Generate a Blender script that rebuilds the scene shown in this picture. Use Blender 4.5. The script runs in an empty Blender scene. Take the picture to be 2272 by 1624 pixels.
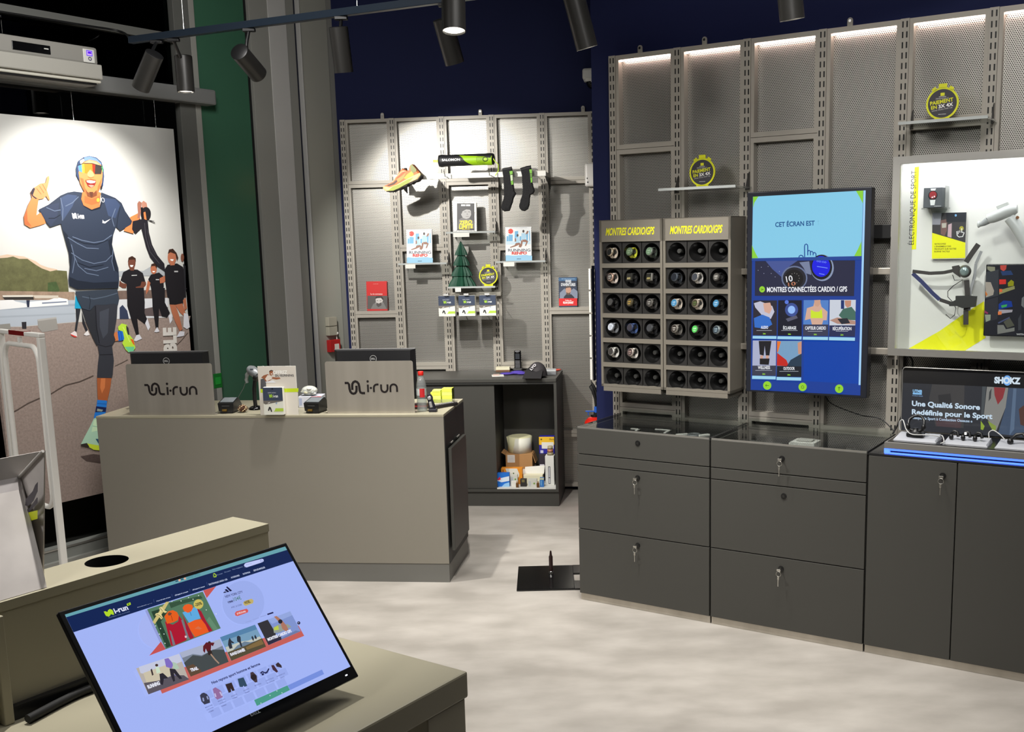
import bpy, bmesh, math, random
from mathutils import Vector, Matrix
from mathutils.geometry import tessellate_polygon
random.seed(7)
SC = bpy.context.scene
COL = SC.collection
pi = math.pi

# ------------------------------------------------------------------ camera
cd = bpy.data.cameras.new('camera'); cam = bpy.data.objects.new('camera', cd); COL.objects.link(cam)
SC.camera = cam
cd.sensor_width = 36.0; cd.lens = 36.0 * 2332.6 / 2272
cd.shift_x = -(1239.4 - 1136) / 2272; cd.shift_y = (915.7 - 812) / 2272
cd.clip_start = 0.05; cd.clip_end = 100
_p = math.radians(9.274); _r = math.radians(1.265)
_rt = Vector((1, 0, 0)); _dn = Vector((0, -math.sin(_p), -math.cos(_p))); _fw = Vector((0, math.cos(_p), -math.sin(_p)))
_x = _rt * math.cos(_r) + _dn * math.sin(_r); _y = -(_dn * math.cos(_r) - _rt * math.sin(_r)); _z = -_fw
cam.matrix_world = Matrix(((_x.x, _y.x, _z.x, 0), (_x.y, _y.y, _z.y, 0), (_x.z, _y.z, _z.z, 1.75), (0, 0, 0, 1)))

# ------------------------------------------------------------------ world and light
SC.view_settings.view_transform = 'Standard'; SC.view_settings.look = 'None'
SC.view_settings.gamma = 1.0; SC.view_settings.use_curve_mapping = False
SC.view_settings.exposure = 0.0
wd = bpy.data.worlds.new('night'); SC.world = wd; wd.use_nodes = True
wd.node_tree.nodes['Background'].inputs[0].default_value = (0.9, 0.95, 1.0, 1)
wd.node_tree.nodes['Background'].inputs[1].default_value = 0.012
SC.cycles.max_bounces = 8; SC.cycles.diffuse_bounces = 4; SC.cycles.glossy_bounces = 4
SC.cycles.transparent_max_bounces = 16; SC.cycles.sample_clamp_indirect = 4.0
SC.cycles.caustics_reflective = False; SC.cycles.caustics_refractive = False

def area_light(loc, target, power, sx, sy, col=(1, 0.975, 0.94), spread=180):
    d = bpy.data.lights.new('fill_light', 'AREA'); d.shape = 'RECTANGLE'; d.size = sx; d.size_y = sy
    d.energy = power; d.color = col; d.spread = math.radians(spread)
    o = bpy.data.objects.new('fill_light', d); COL.objects.link(o); o.location = loc
    o.rotation_euler = (Vector(target) - Vector(loc)).to_track_quat('-Z', 'Y').to_euler()
    return o
def spot_light(loc, target, power, ang, blend=0.5, col=(1, 0.97, 0.92), r=0.02):
    d = bpy.data.lights.new('spot_beam', 'SPOT'); d.energy = power; d.spot_size = math.radians(ang)
    d.spot_blend = blend; d.color = col; d.shadow_soft_size = r
    o = bpy.data.objects.new('spot_beam', d); COL.objects.link(o); o.location = loc
    o.rotation_euler = (Vector(target) - Vector(loc)).to_track_quat('-Z', 'Y').to_euler()
    return o
# added area fills above and behind the view, no fixtures seen there
area_light((0.3, 1.6, 3.5), (0.3, 2.6, 0), 6, 1.4, 1.4, spread=140)
area_light((-1.3, 3.9, 3.5), (-2.8, 5.6, 1.6), 40, 0.8, 0.8, spread=150)
area_light((0.3, 3.3, 3.5), (0.3, 3.5, 0), 17, 0.8, 0.8, spread=110)
area_light((1.35, 3.05, 3.4), (1.30, 3.5, 0.8), 6, 0.6, 0.6, spread=90)
area_light((0.5, 0.9, 3.4), (1.5, 4.1, 2.15), 12, 0.8, 0.8, spread=70)
# table spot above the rear ledge
spot_light((-1.1, 2.6, 3.2), (-1.1, 2.6, 1.0), 270, 52, 0.9)
area_light((-2.7, 0.9, 3.3), (-1.6, 3.4, 1.2), 12, 0.7, 0.7, spread=80)  # added fill from the left for the gate and carton box
# spots on the rails (their own lamps)
spot_light((-1.99, 5.41, 2.50), (-2.62, 5.78, 1.75), 85, 92, 0.85)          # banner
spot_light((-1.43, 5.42, 2.60), (-0.55, 7.35, 1.50), 190, 60, 0.45)         # back shelving
spot_light((-0.977, 5.158, 2.53), (-0.95, 5.4, 0.9), 150, 72, 0.7)           # till counter
spot_light((-0.433, 4.931, 2.53), (-0.15, 6.6, 0.6), 150, 62, 0.6)          # back cabinet
spot_light((-0.35, 4.035, 2.49), (-0.30, 4.1, 0), 138, 105, 0.75)           # floor
spot_light((0.147, 4.398, 2.48), (0.55, 4.6, 1.35), 62, 84, 0.7)            # watch racks
spot_light((0.861, 3.906, 2.48), (1.2, 4.2, 1.35), 60, 84, 0.7)              # kiosk

# ------------------------------------------------------------------ materials
def lin(c):
    return tuple(((v / 255) / 12.92 if v / 255 <= 0.04045 else ((v / 255 + 0.055) / 1.055) ** 2.4) for v in c)
_M = {}
def M(name, col=(128, 128, 128), rough=0.5, metal=0.0, emit=0.0, spec=0.5, alpha=1.0, coat=0.0):
    if name in _M: return _M[name]
    m = bpy.data.materials.new(name); m.use_nodes = True
    b = m.node_tree.nodes['Principled BSDF']; c = (*lin(col), 1)
    b.inputs['Base Color'].default_value = c; b.inputs['Roughness'].default_value = rough
    b.inputs['Metallic'].default_value = metal; b.inputs['Specular IOR Level'].default_value = spec
    b.inputs['Coat Weight'].default_value = coat
    if emit: b.inputs['Emission Color'].default_value = c; b.inputs['Emission Strength'].default_value = emit
    m.diffuse_color = c
    _M[name] = m; return m
def nodes(m): return m.node_tree.nodes, m.node_tree.links, m.node_tree.nodes['Principled BSDF']
def noise_col(name, c0, c1, scale, rough=0.5, detail=6, lo=0.35, hi=0.65, bump=0.0, metal=0, stretch=None, rough2=None):
    if name in _M: return _M[name]
    m = M(name, c0, rough, metal); N, Lk, b = nodes(m)
    tc = N.new('ShaderNodeTexCoord'); mp = N.new('ShaderNodeMapping'); nz = N.new('ShaderNodeTexNoise'); rp = N.new('ShaderNodeValToRGB')
    nz.inputs['Scale'].default_value = scale; nz.inputs['Detail'].default_value = detail
    if stretch: mp.inputs['Scale'].default_value = stretch
    rp.color_ramp.elements[0].position = lo; rp.color_ramp.elements[1].position = hi
    rp.color_ramp.elements[0].color = (*lin(c0), 1); rp.color_ramp.elements[1].color = (*lin(c1), 1)
    Lk.new(tc.outputs['Object'], mp.inputs[0]); Lk.new(mp.outputs[0], nz.inputs['Vector'])
    Lk.new(nz.outputs['Fac'], rp.inputs[0]); Lk.new(rp.outputs[0], b.inputs['Base Color'])
    if bump:
        bp = N.new('ShaderNodeBump'); bp.inputs['Strength'].default_value = bump; bp.inputs['Distance'].default_value = 0.002
        Lk.new(nz.outputs['Fac'], bp.inputs['Height']); Lk.new(bp.outputs[0], b.inputs['Normal'])
    return m
def mathn(N, Lk, op, a, bb=None):
    n = N.new('ShaderNodeMath'); n.operation = op
    for i, v in enumerate((a, bb)):
        if v is None: continue
        if isinstance(v, (int, float)): n.inputs[i].default_value = v
        else: Lk.new(v, n.inputs[i])
    return n.outputs[0]
def perforated(name, col, hole, pitch, rad, rough, metal):
    m = M(name, col, rough, metal); N, Lk, b = nodes(m)
    tc = N.new('ShaderNodeTexCoord'); sp = N.new('ShaderNodeSeparateXYZ'); Lk.new(tc.outputs['Object'], sp.inputs[0])
    def dist(ox):
        fx = mathn(N, Lk, 'FRACT', mathn(N, Lk, 'ADD', mathn(N, Lk, 'DIVIDE', sp.outputs[0], pitch), 50 + ox))
        fz = mathn(N, Lk, 'FRACT', mathn(N, Lk, 'ADD', mathn(N, Lk, 'DIVIDE', sp.outputs[2], pitch * 1.732), 50 + ox))
        dx = mathn(N, Lk, 'SUBTRACT', fx, 0.5); dz = mathn(N, Lk, 'MULTIPLY', mathn(N, Lk, 'SUBTRACT', fz, 0.5), 1.732)
        return mathn(N, Lk, 'SQRT', mathn(N, Lk, 'ADD', mathn(N, Lk, 'MULTIPLY', dx, dx), mathn(N, Lk, 'MULTIPLY', dz, dz)))
    d = mathn(N, Lk, 'MINIMUM', dist(0.0), dist(0.5))
    k = mathn(N, Lk, 'LESS_THAN', d, rad)
    mx = N.new('ShaderNodeMix'); mx.data_type = 'RGBA'
    Lk.new(k, mx.inputs[0]); mx.inputs[6].default_value = (*lin(col), 1); mx.inputs[7].default_value = (*lin(hole), 1)
    Lk.new(mx.outputs[2], b.inputs['Base Color'])
    bp = N.new('ShaderNodeBump'); bp.invert = True; bp.inputs['Strength'].default_value = 0.35; bp.inputs['Distance'].default_value = 0.001
    Lk.new(k, bp.inputs['Height']); Lk.new(bp.outputs[0], b.inputs['Normal'])
    return m
def slotted(name, col, rough, metal):
    # steel upright with two columns of slots; local x centred on the upright
    m = M(name, col, rough, metal); N, Lk, b = nodes(m)
    tc = N.new('ShaderNodeTexCoord'); sp = N.new('ShaderNodeSeparateXYZ'); Lk.new(tc.outputs['Object'], sp.inputs[0])
    ax = mathn(N, Lk, 'ABSOLUTE', mathn(N, Lk, 'SUBTRACT', mathn(N, Lk, 'ABSOLUTE', sp.outputs[0]), 0.0085))
    inx = mathn(N, Lk, 'LESS_THAN', ax, 0.0032)
    fz = mathn(N, Lk, 'FRACT', mathn(N, Lk, 'DIVIDE', sp.outputs[2], 0.042)); inz = mathn(N, Lk, 'LESS_THAN', fz, 0.6)
    k = mathn(N, Lk, 'MULTIPLY', inx, inz)
    mx = N.new('ShaderNodeMix'); mx.data_type = 'RGBA'
    Lk.new(k, mx.inputs[0]); mx.inputs[6].default_value = (*lin(col), 1); mx.inputs[7].default_value = (*lin((22, 22, 22)), 1)
    Lk.new(mx.outputs[2], b.inputs['Base Color'])
    return m
def glassy(name, tint=(235, 245, 240), rough=0.02, ior=1.45, boost=0.0, haze=0.0):
    if name in _M: return _M[name]
    m = bpy.data.materials.new(name); m.use_nodes = True; N = m.node_tree.nodes; Lk = m.node_tree.links
    N.remove(N['Principled BSDF']); out = N['Material Output']
    t = N.new('ShaderNodeBsdfTransparent'); g = N.new('ShaderNodeBsdfGlossy'); f = N.new('ShaderNodeFresnel'); x = N.new('ShaderNodeMixShader')
    t.inputs[0].default_value = (*lin(tint), 1); g.inputs['Roughness'].default_value = rough; f.inputs[0].default_value = ior
    s = mathn(N, Lk, 'ADD', f.outputs[0], boost)
    ge = N.new('ShaderNodeNewGeometry')
    Lk.new(mathn(N, Lk, 'ADD', mathn(N, Lk, 'MULTIPLY', ge.outputs['Backfacing'], 1.0 / ior - ior), ior), f.inputs[0])
    Lk.new(s, x.inputs[0]); Lk.new(t.outputs[0], x.inputs[1]); Lk.new(g.outputs[0], x.inputs[2]); Lk.new(x.outputs[0], out.inputs[0])
    if haze:
        df = N.new('ShaderNodeBsdfDiffuse'); df.inputs[0].default_value = (0.8, 0.82, 0.82, 1); x2 = N.new('ShaderNodeMixShader'); x2.inputs[0].default_value = haze
        Lk.new(x.outputs[0], x2.inputs[1]); Lk.new(df.outputs[0], x2.inputs[2]); Lk.new(x2.outputs[0], out.inputs[0])
    m.diffuse_color = (*lin(tint), 0.3); _M[name] = m; return m
def ink(name, emit=0.0, rough=0.45, speckle=0.0, scale=60, spec=0.4):
    # printed or lit ink: the colour is stored per face
    if name in _M: return _M[name]
    m = M(name, (200, 200, 200), rough, 0, 0, spec); N, Lk, b = nodes(m)
    at = N.new('ShaderNodeAttribute'); at.attribute_name = 'ink'; src = at.outputs['Color']
    if speckle:
        tc = N.new('ShaderNodeTexCoord'); nz = N.new('ShaderNodeTexNoise'); nz.inputs['Scale'].default_value = scale; nz.inputs['Detail'].default_value = 5
        nz.inputs['Roughness'].default_value = 0.7
        Lk.new(tc.outputs['Object'], nz.inputs['Vector'])
        v = mathn(N, Lk, 'ADD', mathn(N, Lk, 'MULTIPLY', mathn(N, Lk, 'SUBTRACT', nz.outputs['Fac'], 0.5), speckle * 4), 1.0)
        mx = N.new('ShaderNodeVectorMath'); mx.operation = 'SCALE'; Lk.new(src, mx.inputs[0]); Lk.new(v, mx.inputs['Scale']); src = mx.outputs[0]
    if emit:
        b.inputs['Base Color'].default_value = (0.01, 0.01, 0.01, 1); Lk.new(src, b.inputs['Emission Color']); b.inputs['Emission Strength'].default_value = emit
    else: Lk.new(src, b.inputs['Base Color'])
    return m

FLOOR = noise_col('floor_concrete', (158, 152, 144), (184, 178, 170), 3.2, 0.4, 12, 0.34, 0.68, 0.0, 0, (1, 1.8, 1))
NAVY = M('navy_paint', (18, 26, 68), 0.75, 0, 0, 0.3)
CAB = M('charcoal_laminate', (67, 66, 62), 0.5, 0, 0, 0.35)
CABD = M('charcoal_edge', (40, 40, 38), 0.6)
BEIGE = M('beige_grey_laminate', (160, 154, 133), 0.45, 0, 0, 0.4)
COUNT = M('counter_laminate', (136, 131, 120), 0.45, 0, 0, 0.4)
PLIN = M('grey_plinth', (112, 111, 106), 0.5)
STEEL = M('painted_steel', (172, 166, 155), 0.42, 0.1)
SLOT = slotted('slotted_steel', (172, 166, 155), 0.42, 0.1)
PERF = perforated('perforated_sheet', (186, 183, 176), (64, 62, 58), 0.0085, 0.29, 0.38, 0.82)
BRUSH = noise_col('brushed_steel', (178, 171, 159), (196, 189, 177), 4, 0.34, 2, 0.3, 0.7, 0, 0.55, (3, 1, 0.06))
ALU = M('satin_aluminium', (190, 188, 182), 0.32, 0.8)
CHROME = M('chrome', (215, 215, 212), 0.15, 1.0)
BLACK = M('black_plastic', (18, 18, 19), 0.45)
GBLACK = M('gloss_black', (10, 10, 11), 0.18, 0, 0, 0.5)
RUBBER = M('black_rubber', (14, 14, 14), 0.7)
WHITE = M('white_plastic', (225, 224, 218), 0.45)
PAPER = M('white_card', (228, 226, 218), 0.7)
LAMP = M('black_lamp', (44, 43, 41), 0.38)
GLASS = glassy('clear_glass', (250, 252, 251))
ACRYL = glassy('clear_acrylic', (248, 250, 249), 0.03, 1.49, 0.10)
PANE = glassy('window_pane', (70, 80, 76), 0.01, 1.5, 0.03)
INK = ink('printed_ink'); INKS = ink('printed_ink_gravel', 0, 0.5, 0.28, 85); INKT = ink('printed_ink_leaves', 0, 0.5, 0.35, 22)
SCR = ink('lit_screen', 0.95, 0.15); SCRL = ink('lit_screen_low', 0.8, 0.1)

# ------------------------------------------------------------------ mesh building
class MB:
    def __init__(s): s.v = []; s.f = []; s.m = []; s.sm = []; s.ink = []; s.mats = []; s.xf = None
    def mi(s, mat):
        if mat not in s.mats: s.mats.append(mat)
        return s.mats.index(mat)
    def add(s, vs, fs, mat, smooth=False, col=(1, 1, 1)):
        b = len(s.v)
        s.v += [tuple(s.xf @ Vector(q)) if s.xf else tuple(q) for q in vs]; k = s.mi(mat)
        for f in fs: s.f.append([b + i for i in f]); s.m.append(k); s.sm.append(smooth); s.ink.append(col)
        return s
    def box(s, x0, x1, y0, y1, z0, z1, mat, bev=0.0, seg=2):
        if bev:
            bm = bmesh.new(); bmesh.ops.create_cube(bm, size=1)
            for q in bm.verts: q.co = Vector(((x0 + x1) / 2 + q.co.x * (x1 - x0), (y0 + y1) / 2 + q.co.y * (y1 - y0), (z0 + z1) / 2 + q.co.z * (z1 - z0)))
            bmesh.ops.bevel(bm, geom=list(bm.edges), offset=bev, segments=seg, profile=0.5, affect='EDGES', clamp_overlap=True)
            bm.verts.index_update(); s.add([q.co[:] for q in bm.verts], [[q.index for q in f.verts] for f in bm.faces], mat); bm.free(); return s
        v = [(x, y, z) for x in (x0, x1) for y in (y0, y1) for z in (z0, z1)]
        return s.add(v, [(0, 1, 3, 2), (4, 6, 7, 5), (0, 4, 5, 1), (2, 3, 7, 6), (0, 2, 6, 4), (1, 5, 7, 3)], mat)
    def cyl(s, p0, p1, r0, r1, mat, n=24, cap=True):
        p0 = Vector(p0); p1 = Vector(p1); q = (p1 - p0).to_track_quat('Z', 'Y')
        vs = []
        for p, r in ((p0, r0), (p1, r1)):
            vs += [p + q @ Vector((r * math.cos(2 * pi * k / n), r * math.sin(2 * pi * k / n), 0)) for k in range(n)]
        s.add(vs, [(k, (k + 1) % n, n + (k + 1) % n, n + k) for k in range(n)], mat, True)
        if cap: s.add(vs[:n], [list(range(n))[::-1]], mat); s.add(vs[n:], [list(range(n))], mat)
        return s
    def tube(s, pts, r, mat, n=8, closed=False):
        P = [Vector(p) for p in pts]; m = len(P); R = r if isinstance(r, (list, tuple)) else [r] * m
        rings = []
        up = Vector((0.13, 0.27, 0.95))
        for i, p in enumerate(P):
            a = P[i - 1] if (i or closed) else P[0]; b = P[(i + 1) % m] if (i < m - 1 or closed) else P[-1]
            t = (b - a).normalized(); x = t.cross(up)
            if x.length < 1e-4: x = t.cross(Vector((1, 0, 0)))
            x.normalize(); y = t.cross(x).normalized()
            rings.append([p + x * R[i] * math.cos(2 * pi * k / n) + y * R[i] * math.sin(2 * pi * k / n) for k in range(n)])
        return s.loft(rings, mat, closed_path=closed)
    def loft(s, rings, mat, closed_path=False, cap=True, smooth=True):
        n = len(rings[0]); m = len(rings); vs = [q for r in rings for q in r]; fs = []
        for i in range(m if closed_path else m - 1):
            j = (i + 1) % m
            fs += [(i * n + k, i * n + (k + 1) % n, j * n + (k + 1) % n, j * n + k) for k in range(n)]
        s.add(vs, fs, mat, smooth)
        if cap and not closed_path: s.add(rings[0], [list(range(n))[::-1]], mat); s.add(rings[-1], [list(range(n))], mat)
        return s
    def lathe(s, prof, mat, o=(0, 0, 0), ax=(0, 0, 1), n=28, cap=True):
        q = Vector(ax).to_track_quat('Z', 'Y'); o = Vector(o)
        return s.loft([[o + q @ Vector((r * math.cos(2 * pi * k / n), r * math.sin(2 * pi * k / n), z)) for k in range(n)] for r, z in prof], mat, cap=cap)
    def ball(s, c, r, mat, n=16, m=10):
        rx, ry, rz = r if isinstance(r, (tuple, list)) else (r, r, r)
        rings = []
        for i in range(m + 1):
            t = pi * i / m; a = max(math.sin(t), 0.02)
            rings.append([(c[0] + rx * a * math.cos(2 * pi * k / n), c[1] + ry * a * math.sin(2 * pi * k / n), c[2] - rz * math.cos(t)) for k in range(n)])
        return s.loft(rings, mat)
    def prism(s, pts, y0, y1, mat, side=None):
        # polygon in local x,z extruded from y0 to y1
        n = len(pts); t = tessellate_polygon([[Vector((a, b, 0)) for a, b in pts]])
        s.add([(a, y0, b) for a, b in pts], [tuple(q) for q in t], mat); s.add([(a, y1, b) for a, b in pts], [tuple(q) for q in t], mat)
        s.add([(a, y, b) for y in (y0, y1) for a, b in pts], [(k, (k + 1) % n, n + (k + 1) % n, n + k) for k in range(n)], side or mat)
        return s
    def hull_panel(s, pts3, th, mat):
        # planar polygon given in 3D, thickened along its normal
        P = [Vector(p) for p in pts3]; nrm = (P[1] - P[0]).cross(P[2] - P[0]).normalized(); n = len(P)
        Q = [p - nrm * th for p in P]
        s.add(P, [list(range(n))], mat); s.add(Q, [list(range(n))[::-1]], mat)
        s.add(P + Q, [(k, (k + 1) % n, n + (k + 1) % n, n + k) for k in range(n)], mat); return s
    def mesh(s, name):
        me = bpy.data.meshes.new(name); me.from_pydata(s.v, [], s.f)
        for m in s.mats: me.materials.append(m)
        me.polygons.foreach_set('material_index', s.m); me.polygons.foreach_set('use_smooth', s.sm)
        if any(c != (1, 1, 1) for c in s.ink):
            a = me.attributes.new('ink', 'FLOAT_COLOR', 'FACE')
            a.data.foreach_set('color', [x for c in s.ink for x in (*c, 1.0)])
        bm = bmesh.new(); bm.from_mesh(me)
        if not any(c != (1, 1, 1) for c in s.ink): bmesh.ops.recalc_face_normals(bm, faces=bm.faces)
        bm.to_mesh(me); bm.free(); me.update(); return me
    def obj(s, name, parent=None, label=None):
        o = bpy.data.objects.new(name, s.mesh(name)); COL.objects.link(o)
        if parent: o.parent = parent
        if label: o['label'] = label
        return o

_T = {}
def text_mesh(s, bold=0.0):
    k = (s, bold)
    if k not in _T:
        c = bpy.data.curves.new('t', 'FONT'); c.body = s; c.size = 1; c.offset = bold; c.resolution_u = 3
        o = bpy.data.objects.new('t', c); me = bpy.data.meshes.new_from_object(o)
        vs = [(v.co.x, v.co.y) for v in me.vertices]; fs = [tuple(p.vertices) for p in me.polygons]
        bpy.data.meshes.remove(me); bpy.data.objects.remove(o); bpy.data.curves.remove(c)
        _T[k] = (vs, fs)
    return _T[k]
CAPH = 0.69
class Art:
    """flat print or lit picture in the local x,z plane, facing local -y, inks laid one over the other"""
    def __init__(s, mat=INK, y=0.0, eps=6e-5, mb=None): s.mb = mb or MB(); s.mat = mat; s.y = y; s.eps = eps; s.n = 0
    def _y(s): s.n += 1; return s.y - s.eps * s.n
    def poly(s, pts, col, mat=None):
        y = s._y(); t = tessellate_polygon([[Vector((a, b, 0)) for a, b in pts]])
        fs = []
        for f in t:
            a, b, c = [pts[i] for i in f]
            if (b[0] - a[0]) * (c[1] - a[1]) - (b[1] - a[1]) * (c[0] - a[0]) < 0: f = (f[0], f[2], f[1])
            fs.append(tuple(f))
        s.mb.add([(a, y, b) for a, b in pts], fs, mat or s.mat, False, lin(col)); return s
    def rect(s, x0, z0, x1, z1, col, mat=None): return s.poly([(x0, z0), (x1, z0), (x1, z1), (x0, z1)], col, mat)
    def disc(s, x, z, r, col, rz=None, n=28): return s.poly([(x + r * math.cos(2 * pi * k / n), z + (rz or r) * math.sin(2 * pi * k / n)) for k in range(n)], col)
    def ring(s, x, z, r, w, col, rz=None, n=32):
        y = s._y(); rz = rz or r; vs = []
        for q in (0, w): vs += [(x + (r - q) * math.cos(2 * pi * k / n), y, z + (rz - q) * math.sin(2 * pi * k / n)) for k in range(n)]
        s.mb.add(vs, [(k, (k + 1) % n, n + (k + 1) % n, n + k) for k in range(n)], s.mat, False, lin(col)); return s
    def line(s, pts, w, col):
        y = s._y(); n = len(pts); vs = []
        for i in range(n):
            a = Vector(pts[max(i - 1, 0)]); b = Vector(pts[min(i + 1, n - 1)]); t = (b - a)
            if t.length < 1e-9: t = Vector((1, 0))
            t.normalize(); p = Vector((-t.y, t.x)) * w / 2; c = Vector(pts[i])
            vs += [(*(c + p), ), (*(c - p), )]
        s.mb.add([(a, y, b) for a, b in vs], [(2 * i + 1, 2 * i + 3, 2 * i + 2, 2 * i) for i in range(n - 1)], s.mat, False, lin(col)); return s
    def text(s, txt, P, col, bold=0.0, shear=0.0):
        # P: baseline start, baseline end, point above the start at capital height
        p0, p1, p2 = [Vector(q) for q in P]; y = s._y(); vs, fs = text_mesh(txt, bold)
        if not vs: return s
        x0 = min(v[0] for v in vs); x1 = max(v[0] for v in vs); ux = p1 - p0; uy = (p2 - p0)
        uy = Vector((-ux.y, ux.x)).normalized() * uy.length
        out = []
        for a, b in vs:
            q = p0 + ux * ((a - x0) / (x1 - x0)) + (uy + ux.normalized() * shear * uy.length) * (b / CAPH); out.append((q.x, y, q.y))
        s.mb.add(out, fs, s.mat, False, lin(col)); return s
    def at(s, txt, x, z, w, h, col, bold=0.0, shear=0.0): return s.text(txt, [(x, z), (x + w, z), (x, z + h)], col, bold, shear)
    def logo(s, x, z, w, h, c1, c2, bold=0.01):
        # the shop's mark: a winding road glyph and the word
        g = [(0, .9), (.13, .9), (.17, .8), (.17, .35), (.22, .14), (.33, .05), (.44, .14), (.49, .35), (.49, .68), (.55, .88), (.67, .96), (.79, .88), (.84, .68), (.84, .1), (1.02, .1)]
        gw = w * 0.4
        s.line([(x + gw * a, z + h * b) for a, b in g], h * 0.2, c1)
        s.line([(x + gw * a, z + h * b) for a, b in [(.33, .9), (.33, .35)]], h * 0.12, c1); s.line([(x + gw * a, z + h * b) for a, b in [(.66, .68), (.66, .1)]], h * 0.1, c1)
        s.at('i-run', x + w * 0.47, z + h * 0.08, w * 0.53, h * 0.84, c2, bold); return s
    def obj(s, name, parent=None, label=None): return s.mb.obj(name, parent, label)

# ------------------------------------------------------------------ things
class Frame:
    def __init__(s, o, az): a = math.radians(az); s.ang = a; s.o = o; s.u = (math.cos(a), math.sin(a)); s.n = (s.u[1], -s.u[0])
    def w(s, u, d, z): return Vector((s.o[0] + u * s.u[0] + d * s.n[0], s.o[1] + u * s.u[1] + d * s.n[1], z))
RF = Frame((0.084, 4.976), -32.258); BF = Frame((-0.031, 6.829), -5.809); CF = Frame((-0.582, 5.284), -5.809)
LF = Frame((-4.480, 2.943), 56.7); TF = Frame((-0.217, 2.241), 55.6)
def props(o, label, cat, group=None):
    o['label'] = label; o['category'] = cat
    if group: o['group'] = group
    return o
def thing(name, label, cat, fr, u, d, z, rz=0.0, group=None):
    o = bpy.data.objects.new(name, None); COL.objects.link(o); o.empty_display_size = 0.05
    o.location = fr.w(u, d, z); o.rotation_euler = (0, 0, fr.ang + rz); return props(o, label, cat, group)
def single(mb, name, label, cat, fr, u, d, z, rz=0.0, group=None):
    o = mb.obj(name); o.location = fr.w(u, d, z); o.rotation_euler = (0, 0, fr.ang + rz); return props(o, label, cat, group)
def struct(mb, name, fr=None, u=0, d=0, z=0, label=None):
    o = mb.obj(name); o['kind'] = 'structure'
    if fr: o.location = fr.w(u, d, z); o.rotation_euler = (0, 0, fr.ang)
    if label: o['label'] = label
    return o
def copy_thing(root, fr, u, d, z, label, rz=0.0, group=None):
    r = root.copy(); COL.objects.link(r); r.location = fr.w(u, d, z); r.rotation_euler = (0, 0, fr.ang + rz); r['label'] = label
    if group: r['group'] = group
    for ch in list(root.children):
        c = ch.copy(); COL.objects.link(c); c.parent = r
        for g in list(ch.children):
            e = g.copy(); COL.objects.link(e); e.parent = c
    return r

# ------------------------------------------------------------------ setting
struct(MB().box(-6, 5, -1.5, 9.5, -0.1, 0, FLOOR), 'floor', label='pale grey concrete-look floor')
struct(MB().box(-6, 5, -1.5, 9.5, 3.75, 3.85, M('dark_ceiling', (16, 17, 20), 0.8)), 'ceiling')
struct(MB().box(-1.52, 3.2, 0, 0.1, 0, 3.75, NAVY), 'wall_back', BF, 0, -0.52, 0, 'navy back wall')
struct(MB().box(-0.187, 3.6, 0, 0.16, 0, 3.75, NAVY), 'wall_right', RF, 0, -0.52, 0, 'navy right wall')
# window wall on the left: glass, mullions and cladding, seen at a slant
DKG = M('dark_grey_frame', (98, 99, 95), 0.5); MDG = M('grey_cladding', (150, 150, 144), 0.45); LTG = M('pale_grey_cladding', (196, 195, 192), 0.45)
GRN = M('green_glass_panel', (62, 104, 82), 0.25, 0, 0, 0.5); JOINT = M('dark_joint', (12, 13, 16), 0.7); NJ = M('navy_joint', (20, 25, 48), 0.6)
struct(MB().box(-1.0, 4.13, 0, 0.02, 0.17, 3.75, PANE), 'window_1', LF, 0, 0.0, 0, 'dark night window')
sill = MB().box(-1.0, 4.2, -0.10, 0.10, 0.0, 0.105, MDG).box(-1.0, 4.2, -0.07, 0.10, 0.105, 0.17, M('sill_grey', (135, 137, 132), 0.4)).box(-1.0, 4.2, -0.075, -0.068, 0.163, 0.172, ALU)
struct(sill, 'baseboard_left', LF)
def col_box(nm, u0, u1, y0, y1, mat): struct(MB().box(u0, u1, y0, y1, 0, 3.75, mat, 0.002), nm, LF)
col_box('trim_1', 4.15, 4.26, -0.02, 0.12, DKG); col_box('trim_2', 4.26, 4.30, -0.02, 0.12, MDG)
struct(MB().box(4.30, 4.69, 0.0, 0.03, 0, 3.75, GRN), 'window_2', LF, label='green tinted glass panel')
col_box('trim_3', 4.69, 4.728, 0.02, 0.12, JOINT); col_box('trim_4', 4.728, 4.88, -0.005, 0.12, MDG); col_box('trim_5', 4.88, 5.03, -0.01, 0.12, LTG)
col_box('trim_6', 5.03, 5.103, -0.005, 0.12, MDG); col_box('trim_7', 5.103, 5.14, 0.02, 0.12, NJ); col_box('trim_8', 5.14, 5.15, -0.015, 0.12, LTG)
col_box('trim_9', 5.15, 5.40, -0.005, 0.12, M('column_grey', (170, 170, 160), 0.35)); col_box('trim_10', 5.40, 5.46, 0.0, 0.12, MDG)
struct(MB().box(-1.0, 4.37, -0.08, 0.06, 2.60, 2.69, M('beam_grey', (120, 121, 120), 0.45), 0.012), 'trim_11', LF)
struct(MB().box(-1.0, 4.15, -0.03, 0.05, 2.94, 2.985, DKG), 'trim_12', LF)

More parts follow.
